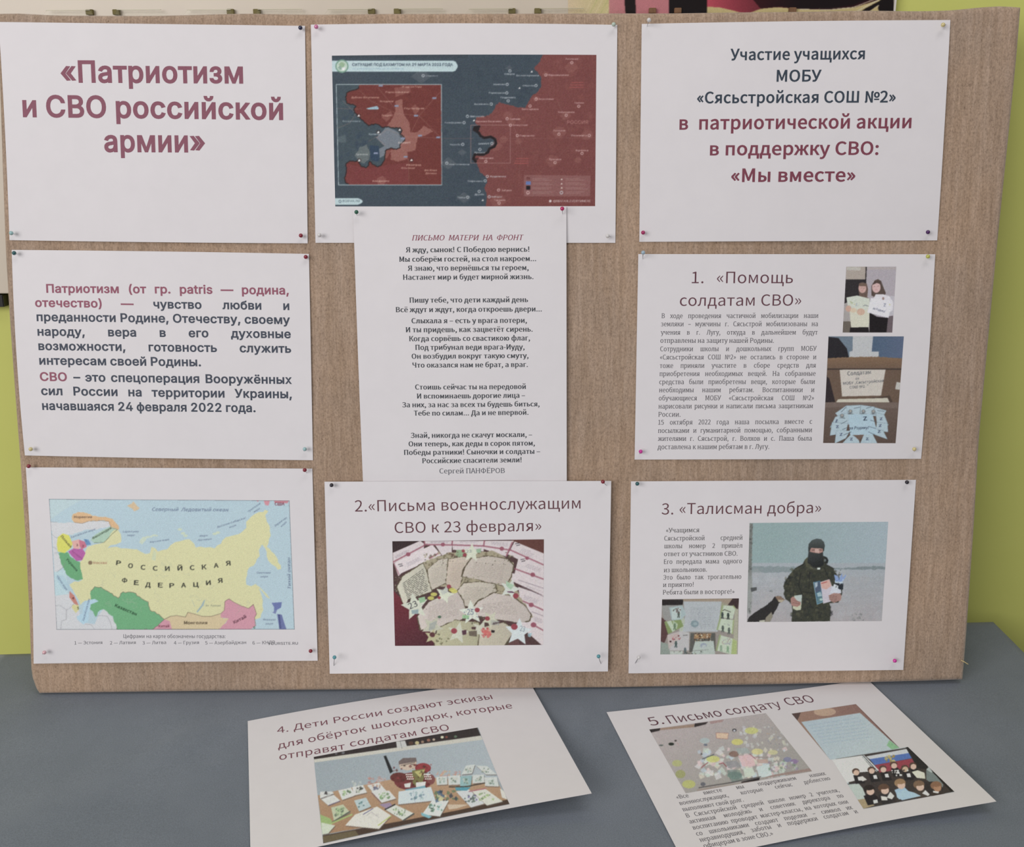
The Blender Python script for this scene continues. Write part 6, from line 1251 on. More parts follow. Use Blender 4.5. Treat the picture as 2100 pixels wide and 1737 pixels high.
for x, y in ((530, 400), (1110, 533), (702, 617), (912, 723), (955, 938), (1150, 957), (478, 1128), (800, 1166), (770, 968)): cv.poly([(x - 22, y - 9), (x + 22, y - 9), (x + 22, y + 9), (x - 22, y + 9)], (134, 142, 168))
for x, y in ((292, 722), (735, 875), (298, 1205), (862, 1202), (504, 900)):
    cv.ring(x, y, 19, 1.0, (60, 34, 34)); cv.poly([(x - 15, y + 10), (x + 2, y - 14), (x + 16, y + 9)], (238, 232, 226))
IL = (226, 182, 160)
for t, x0, y, x1, c in (('Ягодная Гора', 760, 418, 970, IL), ('Парасковиевка', 585, 476, 832, IL), ('Дубово-Василевка', 212, 534, 510, IL), ('Ягодное', 520, 576, 666, IL), ('Подгороднее', 785, 652, 1000, IL), ('Ягодное', 540, 728, 660, IL), ('Богдановка', 122, 790, 310, (170, 180, 182)),
                     ('Хромово', 400, 930, 528, (206, 214, 218)), ('БАХМУТ', 722, 1024, 855, (240, 214, 200)), ('Красное', 262, 1148, 392, (206, 206, 200)), ('Иванград', 808, 1262, 966, IL), ('Опытное', 752, 1296, 900, IL), ('Весёлая', 1006, 1320, 1138, IL), ('Долина', 1012, 1352, 1132, IL), ('Клещиевка', 442, 1436, 620, IL)):
    cv.text(t, x0, y, x1, y, 18, c, 'calibri_bold', .8)
cv.ring(988, 291, 13, 1.1, WT); cv.text('Славянск', 1016, 299, 1148, 299, 15, WT, 'calibri', .8)
pill = lambda x0, y0, x1, y1: [(x0, y0), (x1 - 55, y0), (x1 - 25, y0 + 12), (x1 - 5, (y0 + y1) / 2 - 10), (x1 - 5, (y0 + y1) / 2 + 10), (x1 - 25, y1 - 12), (x1 - 55, y1), (x0, y1)]
cv.poly(pill(-10, 128, 1365, 248), (188, 208, 208)); cv.poly(pill(0, 1612, 338, 1684), (188, 208, 208))
cv.text('СИТУАЦИЯ ПОД БАХМУТОМ НА 29 МАРТА 2023 ГОДА', 222, 186, 1310, 186, 30, (64, 76, 92), 'arial_bold')
cv.text('ПО ДАННЫМ ИЗ ОТКРЫТЫХ ИСТОЧНИКОВ', 224, 224, 778, 224, 17, (134, 164, 182), 'arial')
cv.ell(112, 188, 72, 72, (120, 158, 136)); cv.ell(112, 188, 58, 58, (188, 206, 186)); cv.ell(112, 172, 30, 28, (150, 178, 140)); cv.poly([(70, 200), (100, 180), (112, 226), (84, 226)], (140, 166, 150)); cv.poly([(110, 210), (150, 196), (140, 230), (112, 232)], (232, 232, 224))
cv.text('RIAFAN.RU', 122, 1656, 302, 1656, 24, (80, 96, 104), 'arial'); cv.ring(91, 1647, 13, 1.1, (88, 104, 112))
cv.poly([(-10, 60), (1474, 60), (1474, 100), (-10, 100)], (54, 62, 70), .4)
cv.blur(.62).grain(5, 1.1).fade(.84, .955)
s2.picture('printed_map', [(680.6, 114.2), (1223, 112.6), (1220.4, 422.7), (687.6, 423.3)], cv, 1.3, 'dark blue and red map print')

# the pastel map on the seventh sheet
cv = Canvas((94, 1016, 610, 1298), (178, 200, 216), 2, (.3238, 0, 940))
cv.poly([(310, 257), (520, 262), (450, 300), (400, 330), (330, 380), (310, 400)], (190, 208, 214), .6)
WL, YL, GN, PK = (208, 206, 214), (218, 212, 164), (112, 176, 128), (212, 146, 166)
cv.poly(cv.rough([(320, 400), (345, 405), (400, 410), (450, 405), (560, 398), (640, 395), (690, 400), (700, 430), (640, 440), (590, 455), (540, 452), (450, 485), (400, 480), (360, 500), (330, 480)], 4, 2), WL)
cv.poly([(330, 480), (365, 505), (362, 595), (395, 650), (400, 690), (360, 720), (345, 720)], WL)
cv.poly([(345, 860), (430, 850), (470, 900), (500, 960), (520, 1040), (600, 1050), (620, 1000), (655, 955), (700, 985), (740, 1050), (742, 1085), (358, 1085)], WL)
cv.poly([(345, 720), (420, 700), (430, 860), (350, 870)], (186, 210, 222))
NOR = [(455, 385), (460, 355), (500, 340), (550, 345), (590, 365), (660, 370), (715, 385), (750, 425), (755, 450), (705, 440), (690, 400), (640, 393), (560, 398), (520, 410), (470, 405)]
cv.poly(cv.rough(NOR, 3, 3), (222, 178, 136)); cv.poly(cv.rough([(805, 300), (845, 272), (885, 315), (850, 335)], 5, 5), (216, 186, 152))
cv.poly([(600, 485), (650, 455), (700, 432), (745, 448), (715, 475), (690, 500), (660, 530), (595, 535), (575, 515)], (172, 200, 182))
RU = [(555, 560), (600, 545), (650, 535), (690, 500), (720, 455), (745, 450), (765, 480), (768, 530), (735, 545), (700, 550), (680, 570), (740, 560), (800, 570), (840, 575), (890, 590), (930, 605), (950, 600), (960, 560), (985, 570), (1000, 590), (1030, 580), (1060, 575), (1080, 550), (1110, 530), (1170, 515), (1200, 512), (1230, 540), (1240, 565),
      (1300, 565), (1360, 570), (1400, 540), (1430, 500), (1470, 490), (1510, 480), (1560, 440), (1560, 400), (1590, 370), (1640, 340), (1680, 325), (1700, 335), (1680, 360), (1690, 400), (1710, 440), (1715, 490), (1700, 540), (1690, 560), (1720, 590), (1760, 640), (1780, 700), (1760, 705), (1720, 670), (1690, 620), (1680, 570), (1660, 545),
      (1640, 580), (1645, 620), (1620, 660), (1580, 690), (1565, 740), (1560, 800), (1590, 810), (1620, 795), (1650, 850), (1665, 900), (1668, 960), (1650, 1010), (1615, 1020), (1560, 1000), (1300, 1010), (1040, 1022), (900, 960), (600, 880), (540, 900), (510, 930), (500, 900), (470, 850), (440, 800), (470, 780), (520, 770), (510, 700), (500, 660), (520, 645), (540, 590)]
cv.poly(cv.rough(RU, 7, 11), YL)
cv.poly(cv.rough([(880, 530), (900, 500), (985, 482), (1005, 490), (930, 505), (900, 545)], 3, 2), (206, 214, 190), .8)
for x, y in ((1140, 450), (1160, 475), (1175, 490), (1360, 478), (1380, 470)): cv.ell(x, y, 14, 8, (206, 214, 184), .8)
cv.poly([(1610, 795), (1640, 810), (1690, 860), (1712, 890), (1690, 880), (1650, 830)], YL, .9)
KZ = [(575, 840), (600, 812), (640, 815), (680, 840), (720, 870), (750, 885), (780, 845), (860, 855), (900, 890), (940, 910), (950, 960), (980, 970), (1040, 1020), (1000, 1060), (960, 1086), (740, 1086), (735, 1050), (715, 1000), (655, 955), (620, 975), (605, 1005), (590, 970), (568, 955), (575, 900)]
KZ = cv.rough(KZ, 5, 5); cv.poly(KZ, GN)
cv.poly(cv.rough([(1040, 1020), (1080, 1000), (1120, 995), (1175, 1005), (1190, 975), (1230, 985), (1280, 1000), (1340, 1000), (1400, 985), (1400, 1010), (1450, 1015), (1420, 1050), (1380, 1086), (1080, 1086), (1075, 1040)], 3, 6), (216, 192, 154))
cv.poly(cv.rough([(1425, 905), (1450, 890), (1480, 910), (1530, 935), (1575, 950), (1605, 925), (1625, 985), (1612, 1010), (1620, 1060), (1580, 1086), (1380, 1086), (1420, 1050), (1450, 1015), (1400, 1010), (1400, 980), (1420, 962)], 3, 7), PK)
cv.poly([(1040, 1020), (1075, 1030), (1090, 1086), (960, 1086), (1000, 1060)], PK)
for c in (KZ[:-22], [(1040, 1020), (1080, 1000), (1120, 995), (1175, 1005), (1190, 975), (1230, 985), (1280, 1000), (1340, 1000), (1400, 982), (1420, 962), (1425, 905), (1450, 890), (1480, 910), (1530, 935), (1575, 950), (1605, 925), (1625, 985), (1612, 1010), (1620, 1060)]): cv.line(c, 1.0, (116, 96, 84), .8)
cv.line([(470, 405), (520, 412), (560, 398), (640, 393), (690, 400), (705, 440), (745, 450)], .8, (130, 100, 80), .8); cv.line([(745, 450), (715, 475), (690, 500), (660, 532), (595, 535)], .9, (100, 110, 90), .9)
cv.poly(cv.rough([(372, 600), (430, 595), (450, 625), (480, 645), (505, 655), (510, 700), (525, 765), (495, 775), (450, 760), (425, 740), (400, 690), (385, 655)], 3, 4), (106, 172, 122))
cv.poly([(432, 590), (470, 568), (525, 575), (542, 600), (520, 645), (485, 650), (455, 620)], (186, 92, 168)); cv.poly([(365, 500), (398, 475), (438, 488), (460, 540), (452, 565), (410, 600), (366, 590), (360, 545)], (220, 216, 98))
cv.poly([(455, 525), (500, 512), (515, 550), (500, 575), (465, 570)], (226, 168, 164)); cv.poly([(500, 515), (545, 530), (548, 560), (515, 578), (505, 555)], (206, 112, 140)); cv.poly([(530, 510), (560, 515), (578, 545), (548, 552)], (104, 146, 196))
cv.poly([(350, 745), (400, 740), (435, 800), (445, 840), (400, 830), (370, 790)], (166, 196, 216), .6)
cv.poly([(440, 840), (470, 868), (500, 935), (470, 920), (440, 880)], (204, 128, 118)); cv.poly([(460, 925), (500, 930), (500, 960), (480, 980), (455, 945)], (214, 206, 148))
cv.poly(cv.rough([(560, 895), (600, 890), (625, 905), (575, 925), (570, 960), (560, 1030), (530, 1052), (490, 1020), (485, 1000), (520, 985), (530, 920)], 4, 8), (176, 206, 228))
cv.poly([(1720, 915), (1785, 910), (1780, 945), (1735, 970), (1735, 940)], (106, 118, 178)); cv.poly([(1755, 985), (1785, 990), (1800, 1040), (1815, 1084), (1770, 1084)], (106, 114, 170)); cv.poly([(1725, 975), (1755, 960), (1745, 985)], (120, 128, 180))
cv.poly([(1670, 268), (1710, 268), (1700, 300), (1680, 295)], (214, 140, 156)); cv.poly([(1735, 268), (1830, 268), (1820, 285), (1740, 282)], (206, 130, 146)); cv.poly([(1620, 266), (1640, 266), (1634, 276)], (214, 140, 156))
r_ = random.Random(5)
for _ in range(26):
    x, y = r_.uniform(640, 1600), r_.uniform(600, 950); p = [(x, y)]
    for i in range(5): x += r_.uniform(-26, 26); y += r_.uniform(-22, 22); p.append((x, y))
    cv.line(p, .7, (176, 178, 160), .45)
for c in ([(345, 935), (380, 930), (420, 960), (440, 950), (470, 920)], [(420, 960), (420, 1020), (390, 1030), (385, 1085)], [(540, 1050), (580, 1055), (600, 1085)], [(605, 1000), (640, 995), (680, 1000), (700, 1040), (710, 1085)], [(320, 400), (360, 405)], [(330, 480), (350, 500), (365, 505)], [(345, 600), (370, 598)], [(335, 560), (360, 575)], [(360, 720), (400, 690), (415, 660)]): cv.line(c, .8, (140, 136, 146), .7)
cv.poly([(1300, 895), (1290, 930), (1250, 978), (1245, 970), (1275, 930), (1290, 900)], (160, 180, 186)); cv.line([(1215, 895), (1235, 940)], 1, (170, 182, 176), .7)
cv.poly([(960, 640), (975, 575), (990, 600), (985, 650)], (190, 208, 190), .5)
NB = (84, 96, 130)
for t, x0, y0, x1, y1, cap, c, st_ in (('Северный  Ледовитый океан', 964, 333, 1447, 336, 22, (92, 104, 138), 'calibri_italic'), ('Тихий океан', 1842, 825, 1838, 628, 20, (80, 92, 128), 'calibri_italic'), ('Норвегия', 470, 378, 582, 378, 14, (96, 72, 62), 'calibri_bold'),
                                ('Баренцево', 778, 469, 878, 468, 11, NB, 'calibri_italic'), ('море', 806, 492, 854, 492, 11, NB, 'calibri_italic'), ('Карское море', 950, 535, 1072, 518, 11, NB, 'calibri_italic'), ('Море', 1265, 497, 1314, 493, 11, NB, 'calibri_italic'), ('Лаптевых', 1250, 524, 1342, 515, 11, NB, 'calibri_italic'),
                                ('Восточно-Сибирское', 1378, 441, 1556, 382, 12, NB, 'calibri_italic'), ('море', 1454, 442, 1498, 426, 11, NB, 'calibri_italic'), ('Чукотское', 1574, 342, 1652, 288, 12, NB, 'calibri_italic'), ('море', 1610, 344, 1648, 320, 11, NB, 'calibri_italic'), ('Берингово', 1744, 432, 1820, 378, 12, NB, 'calibri_italic'), ('море', 1782, 436, 1818, 404, 11, NB, 'calibri_italic'),
                                ('Охотское', 1626, 730, 1714, 730, 12, NB, 'calibri_italic'), ('море', 1650, 754, 1696, 754, 11, NB, 'calibri_italic'), ('Японское', 1664, 1027, 1746, 1027, 12, NB, 'calibri_italic'), ('море', 1682, 1052, 1730, 1052, 11, NB, 'calibri_italic'), ('оз. Байкал', 1304, 938, 1398, 938, 11, (110, 116, 110), 'calibri_italic'),
                                ('Балтийское море', 450, 506, 606, 452, 12, NB, 'calibri_italic'), ('Чёрное море', 358, 745, 420, 838, 12, NB, 'calibri_italic'), ('Каспийское море', 532, 1030, 570, 890, 12, NB, 'calibri_italic'),
                                ('Москва', 590, 668, 676, 668, 15, (176, 128, 104), 'calibri_bold'), ('Польша', 384, 496, 446, 566, 15, (84, 80, 50), 'calibri_bold'), ('Украина', 418, 640, 484, 716, 15, (44, 80, 56), 'calibri_bold'), ('Финляндия', 588, 514, 706, 446, 15, (70, 86, 70), 'calibri_bold'), ('Беларусь', 455, 592, 520, 640, 11, (120, 50, 110), 'calibri'),
                                ('Казахстан', 726, 938, 862, 996, 19, (34, 66, 44), 'calibri_bold'), ('Монголия', 1166, 1050, 1312, 1050, 19, (76, 62, 48), 'calibri_bold'), ('Китай', 1484, 1048, 1562, 1008, 19, (92, 48, 64), 'calibri_bold'), ('Китай', 1005, 1070, 1072, 1070, 15, (120, 54, 74), 'calibri_bold'), ('США', 1740, 297, 1802, 297, 19, (128, 44, 66), 'calibri_bold'),
                                ('Япония', 1782, 1076, 1772, 990, 13, (50, 56, 110), 'calibri_bold'), ('1', 543, 528, 549, 528, 13, (50, 60, 96), 'calibri_bold'), ('2', 520, 562, 532, 562, 14, (96, 50, 66), 'calibri_bold'), ('3', 482, 556, 494, 556, 14, (86, 60, 60), 'calibri_bold'), ('4', 456, 893, 470, 893, 14, (84, 40, 40), 'calibri_bold'), ('5', 488, 956, 500, 956, 15, (60, 60, 40), 'calibri_bold'), ('6', 1605, 1077, 1617, 1077, 14, (60, 96, 60), 'calibri_bold')):
    cv.text(t, x0, y0, x1, y1, cap, c, st_, .95)
cv.ell(572, 661, 13, 13, (140, 116, 92))
for t, P_, in (('РОССИЙСКАЯ', [(750, 676), (826, 694), (906, 704), (983, 710), (1060, 712), (1140, 710), (1218, 706), (1294, 702), (1370, 692), (1446, 678)]), ('ФЕДЕРАЦИЯ', [(788, 786), (863, 801), (937, 814), (1015, 817), (1088, 819), (1163, 817), (1242, 813), (1321, 802), (1395, 788)])):
    for i, (ch, p) in enumerate(zip(t, P_)):
        a = (p[0] - 1100) / 1100 * -0.33
        w_ = 15 if ch not in 'ДФЦ' else 17
        cv.text(ch, p[0] - w_ * math.cos(a), p[1] - w_ * math.sin(a), p[0] + w_ * math.cos(a), p[1] + w_ * math.sin(a), 28 if ch != 'Й' else 28, (50, 50, 46), 'calibri_bold')
cv.line([(310, 257), (1833, 267), (1866, 1083), (358, 1085), (310, 257)], 1.6, (110, 110, 122), .9)
cv.blur(.5).grain(2.5, 1.1, 2).fade(.84, .955)
s7.picture('printed_map', [(100.2, 1023), (593.7, 1026.3), (604.4, 1291), (115.8, 1291.5)], cv, 1.3, 'pastel map print')

# photograph of letters and stars, eighth sheet
k8 = 325 / 2100.0
cv = Canvas((800, 1095, 1125, 1335), (84, 58, 60), 2, (k8, 800, 1095))
cv.poly([(40, 750), (600, 1300), (600, 1500), (40, 1500)], (120, 44, 56), to=((60, 800), (400, 1480), (86, 42, 52)))
cv.poly([(30, 80), (420, 80), (60, 240), (30, 240)], (60, 44, 46)); cv.poly([(1600, 70), (2060, 70), (2040, 260), (1640, 110)], (104, 62, 58)); cv.poly([(1540, 1200), (1900, 1480), (1500, 1480)], (88, 60, 64))
PG, RB = (214, 198, 206), (156, 84, 104)
for q, sd in (([(35, 250), (400, 90), (450, 130), (450, 230), (40, 390)], 1), ([(455, 90), (825, 90), (815, 260), (700, 300), (600, 150), (460, 150)], 2), ([(825, 90), (1250, 90), (1240, 230), (830, 210)], 3), ([(1255, 90), (1640, 90), (1540, 300), (1240, 200)], 4),
              ([(1650, 100), (2040, 260), (2040, 500), (1560, 270)], 5), ([(1700, 320), (2040, 430), (2040, 700), (1640, 560)], 6), ([(1620, 520), (2040, 620), (2040, 820), (1560, 600)], 7), ([(1700, 700), (2040, 820), (2040, 1010), (1720, 900)], 8), ([(1740, 880), (2040, 1010), (2040, 1500), (1700, 1200)], 9)): cv.poly(q, PG)
cv.poly([(50, 390), (560, 140), (680, 280), (150, 520), (110, 560)], (222, 206, 214)); cv.line([(50, 390), (120, 540)], 2, RB, .7)
for c in ([(35, 375), (450, 155)], [(455, 150), (455, 90)], [(460, 140), (820, 145), (825, 90)], [(830, 145), (1240, 160), (1600, 215), (2035, 410)], [(1240, 160), (1250, 90)], [(1650, 460), (2035, 600)], [(1740, 880), (2035, 1010)], [(520, 325), (650, 250)], [(1890, 1200), (2035, 1280)], [(1620, 110), (1540, 290)]): cv.line(c, 3.0, RB, .8)
for c in ([(1700, 610), (2035, 720)], [(1750, 700), (2035, 830)], [(1880, 1030), (2035, 1090)]): cv.line(c, 1.2, (140, 120, 138), .8)
for x, y, r in ((240, 270, 30), (700, 140, 28), (1480, 195, 30), (1815, 320, 26), (1890, 540, 32), (1870, 940, 34), (1900, 1205, 38)): cv.ell(x, y, r, r * .9, RB)
for q, n, sd in (([(520, 95), (800, 95), (800, 125), (500, 125)], 2, 1), ([(900, 90), (1200, 90), (1200, 120), (900, 120)], 2, 2), ([(1320, 95), (1600, 110), (1570, 180), (1310, 140)], 3, 3), ([(1740, 170), (1960, 250), (1900, 340), (1680, 240)], 4, 4), ([(1800, 380), (2030, 460), (1990, 520), (1760, 440)], 3, 5), ([(1790, 670), (2020, 750), (2000, 790), (1770, 710)], 2, 6),
                 ([(1760, 790), (1990, 870), (1960, 940), (1750, 870)], 4, 7), ([(190, 390), (400, 290), (440, 340), (220, 450)], 4, 8), ([(40, 300), (250, 190), (270, 230), (60, 340)], 3, 9), ([(1900, 1080), (2030, 1130), (2020, 1200), (1900, 1160)], 4, 10)): cv.rows(q, n, .8, (130, 116, 134), .6, sd)
for x, y in ((110, 405), (1660, 130), (1730, 340)): cv.line([(x, y), (x + 50, y - 8)], 1.6, (90, 80, 90)); cv.line([(x + 15, y + 24), (x + 60, y + 14)], 1.6, (90, 80, 90))
PC, ED = (204, 190, 180), (92, 80, 62)
def letter(q, sh, n, sd, col=PC):
    q2 = np.asarray(q, float); c = q2.mean(0); q2 = c + (q2 - c) * 1.09; cv.poly(cv.rough(q2, 9, sd), ED, 1); cv.poly(cv.rough(c + (q2 - c) * .955, 4, sd + 1), col, to=(q2[0], q2[len(q2) // 2], tuple(int(v * .93) for v in col)))
    if sh: cv.rows(sh, n, .6, (138, 122, 118), .6, sd)
cv.poly(cv.rough([(430, 380), (800, 240), (1100, 220), (1380, 230), (1640, 380), (1600, 600), (1850, 1050), (1900, 1100), (1200, 1100), (900, 700), (500, 700)], 14, 3), (168, 154, 132))
cv.specks((430, 240, 1640, 420), 60, (10, 30), [(110, 96, 70), (176, 164, 136), (86, 74, 56)], .6, 3)
cv.specks((60, 560, 180, 760), 26, (8, 24), [(110, 100, 80), (176, 170, 146)], .6, 4)
letter([(100, 700), (180, 560), (430, 400), (480, 520), (540, 760), (240, 860), (200, 960)], None, 0, 1, (210, 202, 188))
cv.rows([(150, 650), (440, 440), (540, 740), (230, 920)], 13, 1.1, (62, 58, 56), .85, 5, .03, .16, .05)
letter([(505, 470), (640, 350), (760, 330), (740, 640), (560, 730), (515, 600)], [(540, 430), (740, 400), (730, 640), (530, 700)], 10, 12)
letter([(780, 340), (960, 310), (1070, 330), (960, 560), (900, 750), (745, 650)], [(800, 360), (1030, 350), (920, 680), (770, 640)], 11, 13, (208, 188, 176))
letter([(1080, 340), (1300, 300), (1540, 340), (1620, 420), (1590, 560), (1520, 680), (1330, 650), (1180, 600), (970, 560), (1010, 440)], [(1080, 350), (1580, 380), (1530, 640), (1000, 560)], 9, 14, (200, 184, 178))
letter([(980, 660), (1180, 640), (1380, 670), (1400, 760), (1180, 900), (1080, 960), (960, 940), (900, 760)], [(960, 680), (1360, 690), (1180, 890), (940, 900)], 10, 15)
letter([(1100, 1010), (1180, 900), (1380, 790), (1600, 830), (1780, 960), (1850, 1070), (1830, 1140), (1700, 1170), (1450, 1130), (1180, 1080)], [(1180, 920), (1640, 860), (1780, 1100), (1150, 1050)], 10, 16, (206, 190, 188))
letter([(380, 1090), (520, 910), (700, 820), (880, 770), (960, 900), (1000, 1060), (900, 1160), (640, 1240), (420, 1260)], [(480, 950), (900, 820), (960, 1080), (440, 1220)], 13, 17, (208, 192, 190))
letter([(640, 1260), (860, 1150), (1160, 1180), (1200, 1300), (1160, 1500), (600, 1500)], None, 0, 18, (188, 180, 152)); letter([(1200, 1250), (1500, 1180), (1640, 1270), (1520, 1500), (1180, 1500)], None, 0, 19, (196, 184, 168))
cv.specks((430, 330, 1640, 440), 20, (6, 16), [(70, 60, 46)], .6, 13); cv.specks((970, 560, 1200, 640), 26, (8, 20), [(90, 80, 62), (150, 140, 116)], .6, 14); cv.specks((1340, 660, 1540, 780), 30, (8, 22), [(96, 88, 66), (160, 150, 120)], .6, 15)
cv.specks((1080, 1090, 1300, 1190), 30, (8, 24), [(80, 74, 58), (160, 150, 120)], .6, 16); cv.poly([(1510, 1480), (1640, 1290), (1700, 1320), (1700, 1370), (1600, 1400), (1560, 1500)], (88, 74, 62)); cv.poly([(1640, 1340), (1680, 1330), (1720, 1480), (1560, 1480)], (104, 70, 72))
cv.specks((560, 1330, 780, 1470), 30, (10, 28), [(92, 88, 62), (190, 184, 150)], .6, 17)
def star(cx, cy, R, rot, col):
    cv.poly([(cx + (R if i % 2 == 0 else R * .46) * math.sin(rot + i * math.pi / 5), cy - (R if i % 2 == 0 else R * .46) * math.cos(rot + i * math.pi / 5)) for i in range(10)], col)
SW = (212, 212, 196)
star(1080, 250, 130, 0.05, SW); star(330, 960, 190, -.2, (208, 208, 196)); star(720, 800, 130, .3, SW); star(1080, 1040, 170, -0.1, (214, 216, 208)); star(1590, 730, 140, .3, (208, 210, 206)); star(1700, 1300, 190, .1, (206, 212, 220)); star(900, 1310, 150, .2, (202, 200, 186)); star(1200, 1270, 130, .4, (200, 196, 184)); star(560, 1230, 150, .5, (192, 188, 172)); star(1330, 1130, 120, .6, (200, 196, 178)); star(560, 1360, 110, .2, (186, 178, 142))
cv.poly([(880, 210), (980, 210), (960, 300), (870, 310)], (146, 170, 136)); cv.poly([(1140, 200), (1210, 190), (1200, 250), (1150, 250)], (150, 176, 150)); cv.specks((780, 220, 900, 300), 12, (10, 26), [(120, 96, 78), (96, 70, 62)], .8, 3)
cv.poly([(370, 850), (460, 830), (470, 890), (400, 920)], (150, 186, 150)); cv.poly([(960, 1070), (1050, 1080), (1040, 1130), (960, 1120)], (150, 190, 146)); cv.poly([(1535, 620), (1640, 680), (1600, 740), (1540, 690)], (168, 194, 170)); cv.poly([(280, 1010), (380, 1000), (370, 1060), (290, 1060)], (146, 162, 170))
for x, y in ((580, 800), (820, 740), (540, 850), (850, 760)): cv.ell(x, y, 44, 26, (214, 206, 104), .85)
cv.text('23', 262, 1000, 370, 952, 78, (52, 50, 60), 'calibri'); cv.text('25', 1020, 1070, 1105, 1070, 74, (76, 86, 120), 'calibri'); cv.text('23', 1010, 250, 1080, 245, 36, (110, 116, 130), 'calibri'); cv.text('23', 1716, 1284, 1780, 1296, 70, (120, 130, 150), 'calibri')
for x, y, r in ((778, 697, 30), (650, 845, 22), (970, 225, 22), (988, 278, 26), (1665, 820, 38), (1155, 1008, 34), (1290, 1120, 32), (848, 1285, 40), (1646, 1230, 44), (560, 1335, 36)): cv.ell(x, y, r, r * .92, (156, 66, 78) if r != 36 else (96, 54, 58))
cv.poly([(1550, 760), (1620, 760), (1660, 785), (1560, 775)], (104, 62, 92)); cv.specks((1200, 1250, 1340, 1370), 18, (12, 34), [(206, 92, 96), (214, 120, 110), (190, 60, 70)], .8, 8); cv.poly([(1250, 1260), (1320, 1290), (1330, 1360), (1260, 1340), (1220, 1310)], (212, 100, 100), .8)
cv.poly([(950, 1280), (1010, 1270), (1010, 1330), (960, 1340)], (90, 56, 70)); cv.poly([(1040, 1290), (1150, 1280), (1150, 1360), (1050, 1350)], (110, 96, 86)); cv.poly([(1340, 1270), (1390, 1280), (1380, 1310), (1340, 1305)], (44, 36, 40)); cv.poly([(1080, 1230), (1140, 1230), (1130, 1270), (1080, 1260)], (86, 60, 62))
cv.rows([(520, 1180), (640, 1130), (600, 1270), (500, 1290)], 7, 1.2, (128, 134, 150), .7, 21); cv.rows([(650, 740), (760, 690), (780, 770), (690, 820)], 6, 1.0, (150, 150, 168), .7, 22); cv.rows([(1320, 1130), (1470, 1150), (1460, 1220), (1320, 1210)], 5, 1.2, (140, 140, 150), .7, 23); cv.specks((980, 960, 1200, 1130), 40, (4, 9), [(60, 70, 120), (120, 60, 80)], .8, 30); cv.specks((420, 930, 480, 1000), 14, (5, 9), [(110, 60, 90), (120, 110, 150)], .7, 31); cv.poly([(1820, 1320), (1880, 1310), (1860, 1370), (1830, 1360)], (150, 190, 206), .8); cv.ell(655, 1100, 24, 18, (84, 110, 90))
cv.blur(.5).grain(5, 1.2, 3).fade(.84, .955)
s8.picture('printed_photograph', [(804.5, 1110), (1115.5, 1106), (1114, 1322.5), (810, 1324.5)], cv, 1.2)

# the man outdoors, ninth sheet
k9 = 310 / 2100.0
cv = Canvas((1520, 1060, 1830, 1290), (180, 178, 190), 2, (k9, 1520, 1060)); cv.lw = 0.55
cv.poly([(60, 60), (2060, 60), (2060, 720), (60, 720)], (146, 166, 172), to=((500, 100), (1900, 400), (164, 176, 190)))
cv.poly([(60, 640), (2060, 640), (2060, 1500), (60, 1500)], (166, 170, 182), to=((900, 700), (900, 1450), (172, 162, 170)))
cv.poly(cv.rough([(130, 685), (700, 690), (900, 710), (900, 770), (130, 775)], 8, 2), (134, 144, 152), .9)
cv.poly(cv.rough([(1180, 710), (1400, 712), (1700, 690), (1850, 680), (2010, 695), (2010, 730), (1700, 732), (1180, 728)], 7, 3), (124, 134, 142), .9)
cv.specks((150, 780, 2000, 1440), 110, (30, 120), [(184, 184, 196), (158, 158, 168), (176, 168, 174)], .22, 4)
for i in range(14):
    y = 800 + i * 44; cv.line([(150, y), (700, y - 30), (1400, y + 20), (2000, y - 14)], 1.1, (150, 148, 158) if i % 2 else (196, 194, 204), .3)
cv.specks((1530, 1340, 1700, 1440), 24, (8, 26), [(118, 118, 122), (150, 148, 152)], .6, 6); cv.specks((400, 1020, 450, 1045), 5, (6, 16), [(110, 112, 116)], .7, 7)
cv.poly(cv.rough([(115, 85), (162, 88), (150, 500), (148, 780), (156, 1000), (146, 1200), (135, 1350), (62, 1320), (90, 900), (100, 500)], 5, 5), (122, 122, 122), to=((90, 700), (90, 900), (150, 150, 152)))
cv.specks((95, 90, 150, 760), 34, (8, 26), [(72, 72, 74), (98, 98, 98), (146, 146, 144)], .6, 8); cv.poly([(130, 985), (215, 975), (216, 1018), (140, 1045)], (84, 84, 88))
cv.specks((70, 1180, 145, 1340), 16, (8, 24), [(84, 82, 84), (100, 98, 98)], .6, 9)
cv.poly(cv.rough([(80, 1460), (110, 1390), (200, 1320), (330, 1240), (420, 1170), (470, 1105), (520, 1100), (560, 1110), (605, 1150), (570, 1180), (520, 1200), (500, 1260), (470, 1310), (430, 1380), (400, 1460)], 5, 6), (48, 44, 46))
cv.poly([(470, 1105), (530, 1098), (560, 1115), (604, 1152), (560, 1190), (520, 1180), (500, 1150)], (140, 112, 96)); cv.poly([(510, 1150), (600, 1150), (560, 1188), (520, 1180)], (184, 168, 150)); cv.poly([(340, 1400), (420, 1320), (440, 1380), (400, 1460), (330, 1460)], (140, 130, 118)); cv.poly([(250, 1440), (330, 1430), (330, 1462), (250, 1462)], (186, 180, 168))
JK, JD, JL = (62, 62, 54), (42, 44, 44), (98, 94, 74)
cv.poly(cv.rough([(880, 600), (860, 650), (740, 720), (660, 820), (600, 920), (585, 960), (600, 1010), (590, 1080), (620, 1150), (700, 1200), (710, 1300), (700, 1460), (1230, 1450), (1250, 1320), (1225, 1200), (1350, 1190), (1400, 1080), (1410, 960), (1370, 860), (1300, 760), (1280, 710), (1180, 660), (1210, 600), (1140, 540)], 4, 9), JK)
